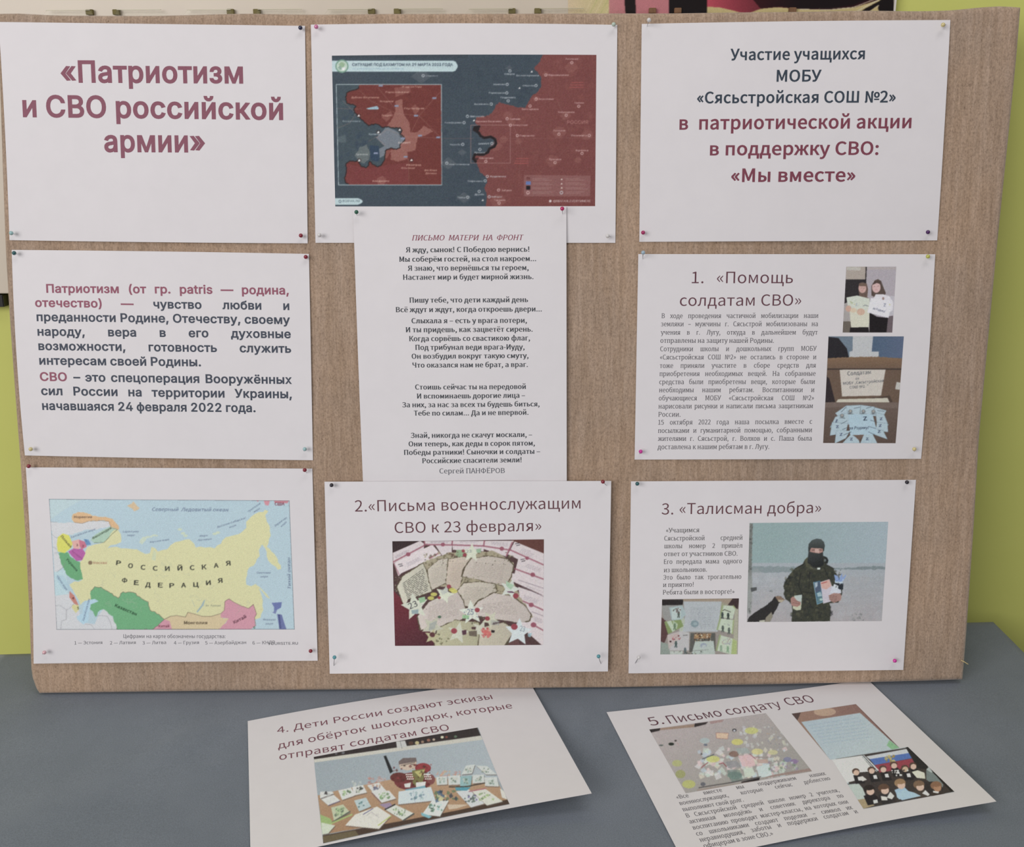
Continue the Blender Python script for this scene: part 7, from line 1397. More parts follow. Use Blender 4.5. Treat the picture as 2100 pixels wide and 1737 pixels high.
cv.specks((690, 690, 1260, 1440), 240, (10, 42), [JD, JL, (80, 78, 62), (54, 56, 50), (46, 46, 50)], .5, 10); cv.specks((610, 820, 800, 1140), 70, (10, 34), [JD, JL, (76, 76, 60)], .5, 11); cv.specks((1230, 740, 1390, 900), 30, (8, 26), [JD, JL, (50, 52, 60)], .5, 12)
for c in ([(830, 780), (800, 950), (850, 1090)], [(950, 760), (940, 1000)], [(1150, 700), (1220, 860)], [(760, 715), (880, 650)], [(1180, 660), (1290, 720)], [(850, 1040), (1000, 1060)]): cv.line(c, 2.6, (34, 34, 36), .8)
cv.poly([(880, 600), (920, 560), (940, 640), (1000, 720), (1090, 740), (1000, 740), (900, 690)], (84, 82, 66)); cv.poly([(1140, 540), (1190, 560), (1212, 600), (1200, 650), (1160, 640), (1170, 600)], (40, 42, 44))
cv.poly([(1150, 580), (1180, 590), (1176, 620), (1150, 620)], (110, 116, 120)); 
cv.poly([(930, 470), (935, 380), (980, 325), (1050, 300), (1110, 310), (1150, 350), (1163, 400), (1150, 470), (1130, 500), (940, 500)], (82, 88, 90), to=((1000, 300), (1000, 480), (54, 56, 56)))
cv.poly([(955, 470), (970, 430), (1130, 440), (1138, 490), (1080, 510), (1000, 500), (950, 490)], (178, 132, 126)); cv.poly([(1020, 445), (1090, 440), (1080, 500), (1030, 498)], (206, 166, 160)); cv.line([(985, 462), (1022, 458)], 2, (60, 46, 46)); cv.line([(1080, 458), (1118, 462)], 2, (60, 46, 46))
cv.poly([(935, 480), (1000, 495), (1080, 508), (1136, 488), (1140, 600), (1150, 660), (1090, 700), (1000, 690), (920, 640), (925, 560)], (62, 64, 66), to=((1000, 500), (1080, 700), (38, 40, 42)))
for i in range(4): cv.line([(930, 600 + i * 22), (1010, 640 + i * 20), (1140, 610 + i * 22)], 1.5, (32, 32, 36), .6)
cv.poly([(1058, 705), (1098, 705), (1098, 730), (1058, 730)], (212, 216, 216)); cv.line([(960, 705), (1060, 722)], 1.2, (150, 150, 150), .7)
cv.poly([(1004, 905), (1100, 885), (1140, 1180), (1056, 1215)], (70, 108, 136)); cv.poly([(1015, 915), (1090, 900), (1110, 1020), (1030, 1060)], (80, 92, 120)); cv.poly([(1020, 915), (1060, 905), (1060, 960), (1030, 990)], (168, 182, 200)); cv.poly([(1050, 1060), (1100, 1040), (1125, 1100), (1065, 1110)], (160, 184, 196)); cv.poly([(1060, 1120), (1135, 1110), (1138, 1170), (1062, 1196)], (96, 128, 140)); cv.ell(1110, 1148, 22, 18, (168, 196, 196)); cv.line([(1004, 905), (1056, 1215), (1140, 1180)], 1.8, (150, 190, 214))
cv.poly([(1098, 905), (1225, 865), (1260, 960), (1300, 1160), (1140, 1205)], (200, 188, 206)); cv.poly([(1102, 910), (1224, 870), (1250, 960), (1180, 1010), (1120, 990)], (214, 166, 160)); cv.line([(1115, 925), (1190, 902)], 3.2, (186, 84, 84)); cv.poly([(1260, 960), (1380, 970), (1390, 1060), (1230, 1080)], (206, 206, 224))
cv.poly([(1290, 920), (1420, 920), (1415, 1010), (1370, 1010), (1300, 960)], (44, 48, 56)); cv.poly([(1300, 880), (1410, 900), (1415, 930), (1300, 915)], (190, 204, 224)); cv.poly([(1310, 900), (1290, 800), (1340, 820), (1360, 860), (1400, 780), (1410, 850), (1450, 800), (1460, 810), (1420, 890), (1380, 900)], (136, 158, 212)); cv.specks((1300, 870, 1420, 950), 12, (6, 12), [(40, 44, 60), (220, 226, 236)], .8, 15); cv.poly([(1290, 930), (1350, 960), (1340, 1010), (1270, 990)], (210, 212, 224)); cv.text('Z', 1308, 978, 1332, 978, 20, (50, 50, 60), 'calibri_bold')
SK = (170, 128, 122)
cv.poly(cv.rough([(1215, 1090), (1280, 1060), (1370, 1060), (1395, 1100), (1380, 1160), (1290, 1195), (1220, 1150)], 4, 3), SK)
for i in range(4): cv.line([(1215 + i * 10, 1095 + i * 26), (1330, 1105 + i * 24)], 1.4, (112, 78, 76), .8)
cv.poly([(735, 1095), (845, 1080), (830, 1290), (770, 1300), (715, 1270)], (196, 194, 172)); cv.poly([(740, 1096), (845, 1080), (835, 1200), (760, 1190)], (186, 194, 194))
cv.poly(cv.rough([(682, 1140), (720, 1105), (790, 1170), (825, 1180), (820, 1230), (770, 1250), (700, 1230)], 4, 4), (172, 124, 118)); cv.line([(720, 1160), (810, 1180)], 1.4, (110, 76, 74), .8); cv.line([(712, 1190), (812, 1208)], 1.4, (110, 76, 74), .8)
cv.blur(.5).grain(4, 1.1, 4).fade(.84, .955)
s9.picture('printed_photograph', [(1537.2, 1072.5), (1821.5, 1070), (1808.2, 1273.6), (1531.5, 1275.5)], cv, 1.2)

# cards on a table, ninth sheet
k9b = 180 / 2100.0
cv = Canvas((1345, 1220, 1525, 1350), (150, 138, 136), 2, (k9b, 1345, 1220)); cv.lw = 0.6
cv.poly([(140, 110), (660, 110), (640, 240), (150, 250)], (44, 38, 40)); cv.poly([(640, 90), (1850, 90), (1740, 230), (1560, 160), (660, 150)], (160, 140, 126)); cv.poly([(1840, 80), (2000, 80), (1960, 350), (1900, 300), (1720, 240)], (64, 46, 48)); cv.poly([(110, 520), (230, 600), (290, 940), (200, 1160), (110, 1100)], (92, 62, 64))
cv.poly([(130, 250), (640, 240), (700, 600), (300, 600), (200, 600)], (150, 146, 148)); cv.poly([(1560, 160), (1740, 240), (1600, 260), (1500, 600)], (158, 150, 132)); cv.poly([(110, 1120), (320, 1180), (340, 1430), (105, 1430)], (142, 150, 146)); cv.poly([(1890, 340), (1970, 340), (1950, 1430), (1840, 1430)], (172, 166, 150))
cv.poly([(660, 160), (1570, 160), (1480, 880), (640, 880), (700, 500)], (176, 178, 188)); cv.rows([(760, 230), (1520, 220), (1440, 860), (720, 860)], 13, 1.0, (126, 128, 142), .7, 3); cv.ell(930, 690, 95, 85, (128, 144, 156)); cv.ell(940, 690, 45, 40, (150, 166, 176))
cv.poly([(600, 450), (700, 600), (640, 880), (560, 860)], (176, 182, 170)); cv.poly([(320, 300), (640, 250), (720, 470), (600, 600), (380, 610)], (164, 178, 186)); cv.poly([(370, 320), (590, 310), (600, 560), (390, 590)], (184, 196, 198))
cv.poly([(200, 640), (600, 590), (660, 750), (290, 940)], (132, 148, 96)); cv.poly([(260, 640), (360, 610), (470, 840), (400, 890)], (182, 194, 176)); cv.poly([(400, 600), (530, 700), (500, 820), (420, 760)], (170, 184, 160))
cv.poly([(270, 960), (600, 860), (800, 900), (790, 1330), (330, 1330)], (186, 180, 186)); cv.poly([(270, 960), (560, 880), (540, 1060), (300, 1300)], (190, 168, 168), .7)
cv.poly([(830, 910), (1420, 910), (1430, 1340), (800, 1370)], (92, 90, 88)); cv.poly([(920, 920), (1330, 920), (1300, 1040), (910, 1050)], (160, 122, 92)); cv.specks((900, 930, 1320, 1110), 60, (10, 34), [(206, 200, 190), (86, 60, 48), (190, 160, 110), (60, 46, 44)], .8, 5)
cv.poly([(940, 1110), (1380, 1100), (1420, 1430), (850, 1430)], (178, 186, 184)); cv.ell(1140, 1210, 80, 60, (150, 156, 176)); cv.ell(1150, 1240, 50, 46, (180, 186, 190)); cv.line([(870, 1340), (1250, 1310)], 2, (130, 130, 130), .8)
for q in ([(1600, 250), (1850, 260), (1900, 330), (1840, 580), (1540, 530)], [(1540, 560), (1860, 600), (1830, 930), (1470, 830)], [(1540, 960), (1850, 1050), (1820, 1430), (1450, 1330)]): cv.poly(q, (190, 198, 182)); cv.line([q[0], q[-1]], 6, (146, 160, 112), .8); cv.line([q[1], q[2]], 5, (160, 172, 120), .8)
cv.poly([(1840, 1050), (1940, 1100), (1930, 1430), (1800, 1430)], (168, 180, 120)); cv.line([(1600, 380), (1640, 350), (1790, 410)], 2.2, (70, 66, 60))
FG = (84, 92, 88)
for x, y, c in ((1590, 490, (60, 70, 70)), (1730, 510, (50, 60, 58)), (1600, 810, FG), (1750, 860, FG), (1560, 1280, (140, 160, 140)), (1720, 1300, (130, 160, 130)), (480, 1180, (66, 84, 84)), (545, 470, FG), (450, 760, (104, 124, 100)), (700, 1340, (90, 100, 106))):
    cv.ell(x, y - 55, 26, 24, c); cv.poly([(x - 36, y - 30), (x + 36, y - 34), (x + 22, y + 20), (x + 34, y + 80), (x + 6, y + 80), (x, y + 30), (x - 14, y + 80), (x - 36, y + 76), (x - 20, y + 14)], c)
cv.specks((370, 960, 590, 1070), 22, (12, 34), [(170, 84, 96), (120, 50, 60), (200, 150, 150)], .8, 6); cv.specks((410, 320, 600, 420), 18, (10, 30), [(110, 80, 80), (70, 76, 80)], .8, 7); cv.specks((1590, 1040, 1820, 1180), 24, (10, 30), [(140, 130, 160), (150, 110, 120)], .5, 8); cv.specks((1640, 640, 1810, 740), 14, (8, 22), [(120, 120, 130)], .6, 9); cv.ell(350, 1115, 24, 20, (70, 40, 46)); cv.line([(650, 970), (760, 960)], 3, (120, 118, 120)); cv.line([(1420, 920), (1420, 1280)], 3, (110, 100, 90), .7)
cv.poly([(340, 1340), (640, 1340), (640, 1430), (340, 1430)], (184, 188, 186)); cv.specks((390, 1350, 1150, 1420), 24, (10, 30), [(60, 66, 70), (90, 96, 90), (160, 160, 130)], .8, 11)
cv.blur(.55).grain(4, 1.1, 5).fade(.84, .955)
s9.picture('printed_photograph', [(1357.8, 1229), (1515.3, 1227), (1512.8, 1341.5), (1354, 1342)], cv, 1.0)

# two girls with cards, sixth sheet
kk = 180 / 823.0
cv = Canvas((1684, 542, 1852, 914), (168, 158, 156), 2, (kk, 1680, 540)); cv.lw = 0.7
cv.poly([(255, 30), (440, 30), (440, 150), (250, 150)], (176, 160, 148)); cv.poly([(260, 34), (390, 36), (388, 66), (262, 64)], (192, 184, 172)); cv.poly([(440, 30), (722, 30), (690, 650), (440, 400)], (176, 164, 170)); cv.poly([(445, 34), (722, 34), (716, 60), (445, 60)], (186, 170, 160), .5)
cv.poly([(434, 32), (446, 32), (440, 190), (432, 190)], (44, 36, 36)); cv.poly([(248, 150), (432, 150), (440, 230), (380, 300), (236, 380)], (50, 44, 46)); cv.poly([(228, 375), (300, 370), (300, 540), (224, 545)], (170, 160, 156)); cv.poly([(222, 545), (330, 545), (300, 650), (218, 650)], (110, 98, 88)); cv.poly([(640, 300), (712, 310), (694, 500), (640, 520)], (192, 184, 190)); cv.poly([(630, 500), (694, 490), (686, 650), (620, 650)], (112, 96, 100))
cv.poly([(365, 230), (375, 185), (410, 178), (445, 190), (458, 240), (450, 320), (440, 340), (380, 320)], (112, 88, 78)); cv.ell(405, 235, 36, 44, (204, 160, 150)); cv.poly([(376, 200), (410, 184), (440, 200), (438, 214), (380, 214)], (120, 94, 80)); cv.line([(390, 232), (400, 232)], .8, (120, 80, 76)); cv.line([(412, 232), (424, 232)], .8, (120, 80, 76)); cv.line([(396, 256), (414, 257)], .8, (180, 100, 100)); cv.ell(448, 335, 16, 16, (110, 84, 76))
cv.poly([(285, 440), (370, 320), (430, 330), (475, 420), (475, 500), (462, 600), (300, 604), (290, 520)], (214, 208, 186)); cv.poly([(290, 602), (460, 598), (470, 650), (284, 650)], (36, 30, 32))
cv.poly([(255, 320), (355, 302), (470, 330), (480, 400), (440, 440), (270, 415)], (208, 210, 194)); cv.ell(275, 425, 28, 30, (206, 162, 142)); cv.ell(390, 455, 38, 32, (212, 172, 148)); cv.ell(320, 440, 30, 22, (220, 190, 160), .8); cv.specks((285, 335, 340, 385), 6, (5, 9), [(150, 170, 110), (200, 180, 120)], .8, 3); cv.text('Z', 342, 398, 358, 396, 20, (110, 120, 160), 'calibri'); cv.line([(410, 400), (430, 392), (462, 402)], 1, (70, 70, 90))
cv.poly([(488, 300), (490, 210), (520, 160), (550, 148), (580, 165), (600, 220), (625, 280), (600, 330), (560, 310), (520, 320)], (92, 74, 66)); cv.ell(535, 225, 40, 52, (214, 172, 168)); cv.poly([(495, 200), (520, 170), (570, 170), (575, 196), (540, 184), (505, 200)], (84, 66, 60)); cv.line([(510, 218), (524, 216)], .8, (110, 76, 76)); cv.line([(545, 214), (560, 212)], .8, (110, 76, 76)); cv.line([(522, 248), (545, 248)], .8, (186, 110, 112))
cv.poly([(530, 290), (600, 290), (660, 310), (695, 370), (690, 440), (640, 470), (500, 470), (480, 380)], (222, 214, 218)); cv.poly([(470, 460), (540, 500), (645, 512), (630, 650), (470, 650)], (32, 26, 28)); cv.poly([(485, 325), (660, 350), (672, 400), (650, 512), (450, 460)], (226, 220, 226)); cv.text('Z', 604, 404, 626, 404, 26, (90, 96, 120), 'calibri'); cv.text('за Родину!', 500, 428, 616, 462, 20, (60, 64, 84), 'calibri_italic'); cv.ell(600, 330, 10, 14, (150, 110, 100), .8); cv.ell(660, 388, 8, 8, (206, 200, 150), .8)
cv.poly([(85, 684), (795, 684), (765, 1310), (48, 1310)], (118, 98, 84))
cv.poly([(85, 684), (315, 684), (310, 880), (80, 890)], (112, 126, 140)); cv.poly([(500, 684), (792, 684), (784, 890), (560, 880), (556, 828), (490, 828)], (78, 98, 122), to=((500, 700), (790, 760), (92, 104, 130))); cv.poly([(85, 690), (180, 700), (260, 800), (280, 890), (78, 890)], (42, 38, 42))
cv.poly([(315, 684), (505, 684), (492, 828), (558, 828), (556, 882), (282, 882), (284, 828), (312, 822)], (192, 190, 190)); cv.poly(cv.rough([(78, 890), (290, 878), (560, 876), (780, 895), (775, 985), (78, 985)], 3, 2), (136, 104, 78), to=((100, 890), (100, 985), (118, 92, 74)))
cv.poly([(75, 988), (775, 988), (755, 1310), (48, 1310)], (112, 88, 72)); cv.poly([(70, 1060), (95, 1080), (150, 1300), (50, 1305)], (52, 42, 44)); cv.poly([(75, 985), (775, 985), (774, 998), (74, 998)], (62, 50, 46), .8); cv.poly([(725, 1112), (765, 1120), (756, 1186), (712, 1180)], (196, 190, 180)); cv.poly([(150, 1304), (660, 1240), (690, 1304)], (84, 66, 56))
cv.poly([(192, 998), (622, 996), (580, 1240), (214, 1248)], (208, 196, 184)); cv.text('Солдатам', 266, 1052, 484, 1036, 36, (62, 66, 76), 'calibri'); cv.text('от', 342, 1092, 376, 1090, 22, (62, 66, 76), 'calibri'); cv.text('МОБУ „Сясьстройская', 226, 1140, 604, 1112, 26, (62, 66, 76), 'calibri'); cv.text('СОШ №2“', 286, 1176, 462, 1162, 24, (62, 66, 76), 'calibri')
cv.poly([(175, 1275), (640, 1262), (660, 1304), (158, 1304)], (206, 196, 176))
cv.poly([(48, 1304), (755, 1304), (718, 1688), (34, 1688)], (112, 92, 82), to=((100, 1310), (100, 1690), (96, 76, 66))); cv.poly([(60, 1304), (745, 1306), (735, 1360), (56, 1350)], (128, 108, 98), .6)
CB = (178, 196, 204)
for q in ([(150, 1405), (260, 1330), (300, 1400), (180, 1440)], [(250, 1335), (390, 1328), (380, 1420), (270, 1410)], [(390, 1328), (520, 1345), (500, 1420), (385, 1415)], [(520, 1350), (630, 1380), (600, 1440), (500, 1430)], [(150, 1440), (270, 1400), (280, 1510), (100, 1540)], [(120, 1490), (270, 1500), (250, 1590), (100, 1615)], [(160, 1570), (290, 1570), (250, 1640), (145, 1690)], [(530, 1400), (610, 1420), (650, 1520), (540, 1500)], [(540, 1490), (640, 1500), (645, 1582), (530, 1570)], [(530, 1550), (600, 1570), (640, 1650), (500, 1600)], [(215, 1688), (300, 1600), (370, 1650), (380, 1688)], [(385, 1688), (420, 1600), (500, 1600), (545, 1688)]):
    cv.poly(q, CB); cv.line(q, 1.0, (110, 126, 134), .6, True)
cv.poly([(270, 1415), (500, 1415), (550, 1605), (290, 1610)], (176, 200, 212)); cv.poly([(320, 1610), (420, 1610), (372, 1660)], (120, 96, 84)); cv.text('за Родину!', 280, 1558, 466, 1552, 26, (40, 44, 64), 'calibri_italic'); cv.text('Z', 414, 1474, 450, 1470, 34, (40, 46, 66), 'calibri_bold')
for x, y in ((162, 1480), (170, 1534), (205, 1606), (300, 1650), (450, 1648), (562, 1580), (570, 1524), (580, 1460)): cv.text('Z', x - 12, y + 10, x + 14, y + 8, 22, (44, 50, 84), 'calibri_bold')
for x, y in ((292, 1390), (415, 1390), (508, 1392), (214, 1430)): cv.ell(x, y, 20, 20, (128, 134, 136)); cv.ell(x, y - 5, 9, 9, (180, 170, 160)); cv.line([(x - 26, y + 20), (x + 28, y + 22)], 1.0, (80, 84, 88))
for c in ([(205, 1505), (262, 1476)], [(480, 1470), (536, 1488)], [(215, 1560), (262, 1540)], [(470, 1532), (530, 1548)], [(230, 1610), (300, 1580)], [(460, 1580), (520, 1606)], [(205, 1395), (250, 1350)], [(325, 1360), (380, 1350)], [(440, 1360), (490, 1345)], [(545, 1380), (612, 1388)]): cv.line(c, 1.4, (70, 78, 92), .8)
cv.blur(.5).grain(4, 1.1, 6).fade(.84, .955)
s6.picture('printed_photograph', [(1735.5, 547), (1838, 546.8), (1829.8, 682), (1728, 682)], cv, 1.0, 'print of two girls holding cards')
s6.picture('printed_photograph', [(1699, 689.6), (1853.5, 689.8), (1836.5, 909), (1688, 908.5)], cv, 1.1, 'print of a box and fanned cards')

# the table of cards, tenth sheet
kt = 430 / 2100.0
cv = Canvas((630, 1480, 1062, 1737), (150, 158, 166), 2, (kt, 630, 1480)); cv.lw = 0.55
cv.poly([(60, 350), (1700, 50), (1740, 145), (70, 385)], (52, 44, 44)); cv.poly([(66, 378), (1736, 140), (1760, 180), (72, 410)], (196, 192, 182)); cv.poly([(890, 200), (980, 190), (1000, 250), (900, 270)], (190, 190, 188)); cv.line([(930, 195), (950, 270)], 1.5, (110, 110, 110))
for x, y, r, c in ((1100, 213, 22, (190, 176, 130)), (1155, 203, 16, (150, 120, 100)), (1216, 186, 18, (150, 100, 84)), (1268, 180, 14, (190, 170, 150)), (1352, 156, 16, (210, 206, 180)), (1395, 155, 14, (130, 70, 60)), (1485, 150, 16, (90, 110, 90)), (290, 320, 14, (96, 90, 96)), (360, 312, 16, (104, 104, 110)), (1040, 216, 24, (84, 60, 50))): cv.ell(x, y, r, r * .8, c)
cv.poly([(72, 410), (1760, 180), (1930, 600), (1250, 560), (800, 600), (100, 740)], (150, 160, 168), to=((200, 500), (1800, 400), (166, 176, 184)))
cv.poly([(105, 740), (300, 690), (640, 620), (840, 580), (1200, 560), (1900, 600), (2030, 820), (1880, 840), (160, 1130)], (178, 142, 112), to=((900, 600), (900, 1080), (162, 124, 94)))
cv.poly([(155, 1140), (1000, 985), (1500, 890), (2005, 780), (2030, 825), (1000, 1030), (160, 1220)], (74, 56, 46)); cv.poly([(155, 1150), (480, 1090), (520, 1140), (165, 1215)], (112, 100, 72), .8)
cv.poly([(765, 345), (790, 340), (860, 500), (830, 520)], (36, 38, 40)); cv.poly([(915, 400), (960, 365), (1090, 360), (1100, 410), (920, 440)], (112, 98, 96)); cv.poly([(920, 430), (1095, 400), (1090, 470), (1000, 490), (930, 470)], (198, 176, 158)); cv.line([(940, 440), (1080, 408)], 2.0, (92, 80, 78)); cv.line([(965, 445), (982, 443)], 2, (50, 40, 40)); cv.line([(1040, 430), (1060, 430)], 2, (50, 40, 40))
cv.ell(1160, 465, 80, 50, (150, 58, 62)); cv.ell(1060, 600, 190, 90, (120, 54, 56)); cv.ell(920, 560, 90, 50, (106, 50, 48)); cv.ell(1240, 580, 40, 50, (130, 76, 74)); cv.poly([(1050, 490), (1180, 470), (1160, 640), (1060, 640)], (120, 116, 70)); cv.poly([(1070, 500), (1180, 480), (1130, 560)], (184, 176, 110)); cv.specks((850, 430, 1240, 660), 60, (8, 26), [(96, 34, 38), (150, 60, 60), (60, 52, 38), (84, 36, 34)], .6, 3)
for x0 in (1020, 1200):
    for i in range(12): cv.ell(x0 + (i % 4 - 1.5) * 18 + (i // 4) * 6, 530 + (i // 4) * 22, 8, 7, (222, 216, 208))
cv.poly([(970, 625), (1040, 610), (1030, 660), (980, 660)], (206, 208, 204)); cv.poly([(1090, 610), (1190, 600), (1180, 650), (1090, 655)], (214, 214, 210)); cv.poly([(980, 680), (1180, 640), (1190, 670), (990, 700)], (110, 158, 176))
cv.specks((600, 560, 780, 640), 34, (6, 26), [(186, 128, 118), (202, 160, 150), (170, 100, 96)], .5, 4); cv.specks((440, 600, 560, 650), 16, (6, 20), [(196, 200, 198), (180, 186, 176)], .6, 5); cv.specks((1300, 500, 1540, 550), 34, (6, 22), [(204, 142, 128), (190, 120, 110), (210, 170, 120)], .5, 6)
def card(q, base, cols, sd, n=14):
    cv.poly([(x + 6, y + 10) for x, y in q], (96, 84, 80), .6); cv.poly(q, base)
    q2 = np.array(q, float); c = q2.mean(0); sp = (q2.max(0) - q2.min(0)) * .22
    cv.specks((c[0] - sp[0], c[1] - sp[1], c[0] + sp[0], c[1] + sp[1]), n, (8, 22), cols, .75, sd)
WC = (206, 206, 204); GC = [(122, 150, 104), (92, 110, 92), (164, 190, 140)]; BC = [(120, 150, 160), (170, 190, 190), (96, 120, 140)]
card([(130, 770), (250, 720), (330, 790), (210, 840)], WC, [(200, 200, 196)], 1); cv.line([(125, 770), (260, 725)], 2.5, (60, 56, 58)); cv.line([(215, 838), (330, 795)], 2.5, (110, 96, 130)); card([(130, 700), (250, 700), (270, 720), (130, 770)], WC, [(60, 56, 60), (180, 180, 180)], 2)
card([(310, 690), (440, 660), (480, 740), (350, 785)], WC, GC, 3); card([(450, 655), (560, 635), (600, 710), (470, 740)], WC, [(80, 84, 78), (60, 60, 58), (170, 176, 160)], 4); card([(600, 640), (720, 610), (790, 690), (660, 710)], WC, [(122, 126, 150), (96, 96, 120), (180, 140, 120)], 5); card([(640, 700), (820, 690), (890, 770), (740, 815)], WC, [(122, 160, 112), (100, 130, 90), (150, 180, 130)], 6, 20)
cv.line([(645, 712), (740, 812)], 4, (130, 96, 92)); card([(470, 790), (590, 760), (640, 850), (520, 900)], (176, 192, 196), [(76, 110, 112), (150, 180, 184), (190, 200, 200)], 7); card([(240, 860), (360, 830), (430, 910), (270, 1000)], (184, 190, 160), GC, 8, 26); cv.poly([(130, 930), (230, 970), (260, 1020), (140, 1080)], (150, 176, 110)); cv.line([(250, 1010), (430, 900)], 5, (90, 96, 84)); card([(140, 1010), (280, 1040), (210, 1120), (150, 1130)], (196, 204, 186), [(206, 210, 190)], 9, 5); cv.line([(240, 1020), (450, 930)], 6, (160, 178, 110))
card([(380, 1040), (480, 930), (700, 850), (840, 940), (720, 1075)], (212, 208, 200), [(200, 196, 190)], 10); cv.line([(590, 945), (640, 905), (720, 960)], 1.0, (140, 136, 140)); cv.line([(560, 930), (660, 870)], 3, (104, 100, 140)); cv.line([(840, 945), (710, 1040)], 4, (180, 190, 110)); card([(780, 880), (880, 830), (1070, 920), (960, 990)], (204, 206, 198), GC, 11, 22); cv.line([(780, 880), (880, 830)], 5, (44, 44, 48)); cv.line([(960, 990), (1070, 920)], 4, (70, 74, 70)); cv.poly([(720, 830), (830, 810), (850, 840), (790, 870)], (150, 130, 160))
card([(915, 700), (1240, 655), (1285, 790), (910, 830)], (196, 206, 214), BC, 12, 26); cv.line([(1060, 668), (1080, 812)], 1.0, (150, 160, 170)); card([(1250, 790), (1420, 790), (1330, 950), (1150, 930)], (206, 212, 208), [(70, 96, 84), (96, 130, 110), (150, 190, 190)], 13, 22); cv.poly([(1140, 910), (1250, 950), (1220, 970), (1145, 940)], (120, 176, 190)); cv.specks((1290, 690, 1500, 790), 30, (14, 34), [(70, 96, 130), (200, 196, 150), (96, 120, 90), (60, 70, 84)], .8, 14)
card([(1490, 700), (1620, 680), (1780, 820), (1640, 860)], (200, 202, 206), [(84, 100, 92), (104, 96, 150), (60, 66, 70)], 15, 22); card([(1640, 690), (1780, 670), (1960, 800), (1800, 840)], (206, 206, 196), [(150, 180, 110), (110, 130, 96)], 16, 18); cv.line([(1620, 700), (1790, 670)], 3.5, (170, 96, 110)); cv.poly([(1400, 830), (1620, 830), (1500, 870), (1420, 880)], (206, 190, 170), .8)
for q, sd in (([(1290, 555), (1400, 545), (1405, 630), (1300, 635)], 20), ([(1410, 545), (1530, 535), (1540, 630), (1415, 635)], 21), ([(1535, 550), (1650, 540), (1640, 640), (1530, 650)], 22), ([(1655, 535), (1770, 530), (1775, 610), (1655, 620)], 23), ([(1775, 560), (1900, 555), (1920, 650), (1780, 645)], 24), ([(1590, 440), (1680, 430), (1650, 520), (1545, 530)], 25), ([(1690, 440), (1800, 445), (1900, 530), (1790, 530)], 26)): card(q, (198, 202, 200) if sd != 22 else (140, 176, 180), [(150, 170, 160), (104, 124, 110), (190, 190, 180)], sd, 12)
cv.line([(1420, 655), (1600, 650), (1780, 615)], 3.5, (52, 50, 46)); cv.poly([(1480, 660), (1640, 655), (1600, 690), (1490, 690)], (80, 150, 170)); cv.poly([(1930, 670), (1980, 700), (2000, 780), (1950, 760)], (206, 202, 196))
cv.blur(.5).grain(4, 1.2, 7).fade(.84, .955)
s10.picture('printed_photograph', [(643.3, 1552.5), (980.5, 1492), (1045, 1649.5), (662.8, 1730)], cv, 1.3)

# three prints on the eleventh sheet
ka = 360 / 2100.0
cv = Canvas((1325, 1455, 1675, 1632), (168, 158, 156), 2, (ka, 1320, 1430)); cv.lw = 0.5
cv.poly([(60, 380), (1450, 185), (2020, 885), (510, 1150)], (170, 158, 158), to=((700, 300), (1000, 1000), (152, 146, 142)))
cv.poly([(60, 385), (200, 370), (190, 400), (80, 425)], (44, 38, 38)); cv.poly([(205, 370), (610, 320), (600, 358), (190, 395)], (150, 124, 108)); cv.poly([(610, 315), (770, 295), (740, 325), (605, 358)], (52, 44, 44)); cv.poly([(790, 290), (960, 265), (940, 295), (800, 320)], (160, 130, 128))
cv.specks((650, 620, 1700, 960), 120, (24, 60), [(206, 202, 204), (190, 196, 196), (214, 186, 188), (186, 200, 190), (176, 190, 204), (206, 198, 180)], .7, 31)
cv.specks((1150, 330, 1750, 640), 40, (20, 44), [(196, 200, 196), (190, 190, 200), (200, 200, 180)], .5, 32)
for x, y, rx, ry, c in ((1290, 400, 80, 40, (196, 196, 110)), (1120, 535, 70, 38, (204, 196, 100)), (830, 740, 80, 40, (196, 196, 104)), (1360, 650, 70, 36, (204, 194, 126)), (400, 790, 60, 40, (170, 172, 106)), (540, 1040, 80, 50, (180, 182, 96)), (440, 920, 60, 50, (150, 152, 90)), (1545, 660, 60, 30, (196, 190, 140)), (1720, 745, 50, 30, (120, 120, 156)), (1800, 770, 44, 30, (130, 104, 150)), (730, 520, 60, 34, (160, 176, 178)), (1080, 680, 60, 36, (120, 88, 76)), (1090, 935, 90, 44, (108, 130, 124))): cv.ell(x, y, rx, ry, c, .8)
cv.poly([(865, 425), (1015, 430), (1005, 500), (870, 490)], (206, 176, 150)); cv.line([(865, 425), (1015, 430), (1005, 500), (870, 490)], 1.5, (150, 90, 84), .8, True); cv.ell(1085, 395, 26, 20, (60, 56, 60)); cv.ell(1085, 400, 14, 12, (180, 180, 190)); cv.ell(330, 560, 34, 18, (40, 46, 40)); cv.ell(382, 520, 14, 10, (70, 60, 60)); cv.line([(400, 540), (420, 580)], 1.2, (180, 110, 110)); cv.ell(210, 575, 26, 10, (90, 98, 94)); cv.line([(700, 740), (840, 685)], 3, (60, 74, 84)); cv.line([(690, 840), (770, 780)], 3, (150, 66, 74)); cv.line([(900, 800), (950, 785), (990, 830)], 3, (140, 60, 70)); cv.ell(740, 570, 24, 14, (104, 110, 124))
cv.poly([(1100, 610), (1240, 605), (1280, 670), (1130, 680)], (150, 160, 158), .8); cv.poly([(980, 770), (1110, 760), (1170, 830), (1010, 850)], (134, 134, 140), .8); cv.poly([(1130, 700), (1300, 690), (1340, 820), (1180, 830)], (214, 172, 176), .8); cv.poly([(1350, 740), (1480, 740), (1500, 790), (1370, 790)], (180, 150, 140), .9); cv.line([(1270, 680), (1340, 740)], 2.4, (140, 70, 90)); cv.line([(1310, 716), (1480, 720)], 1.6, (140, 100, 100))
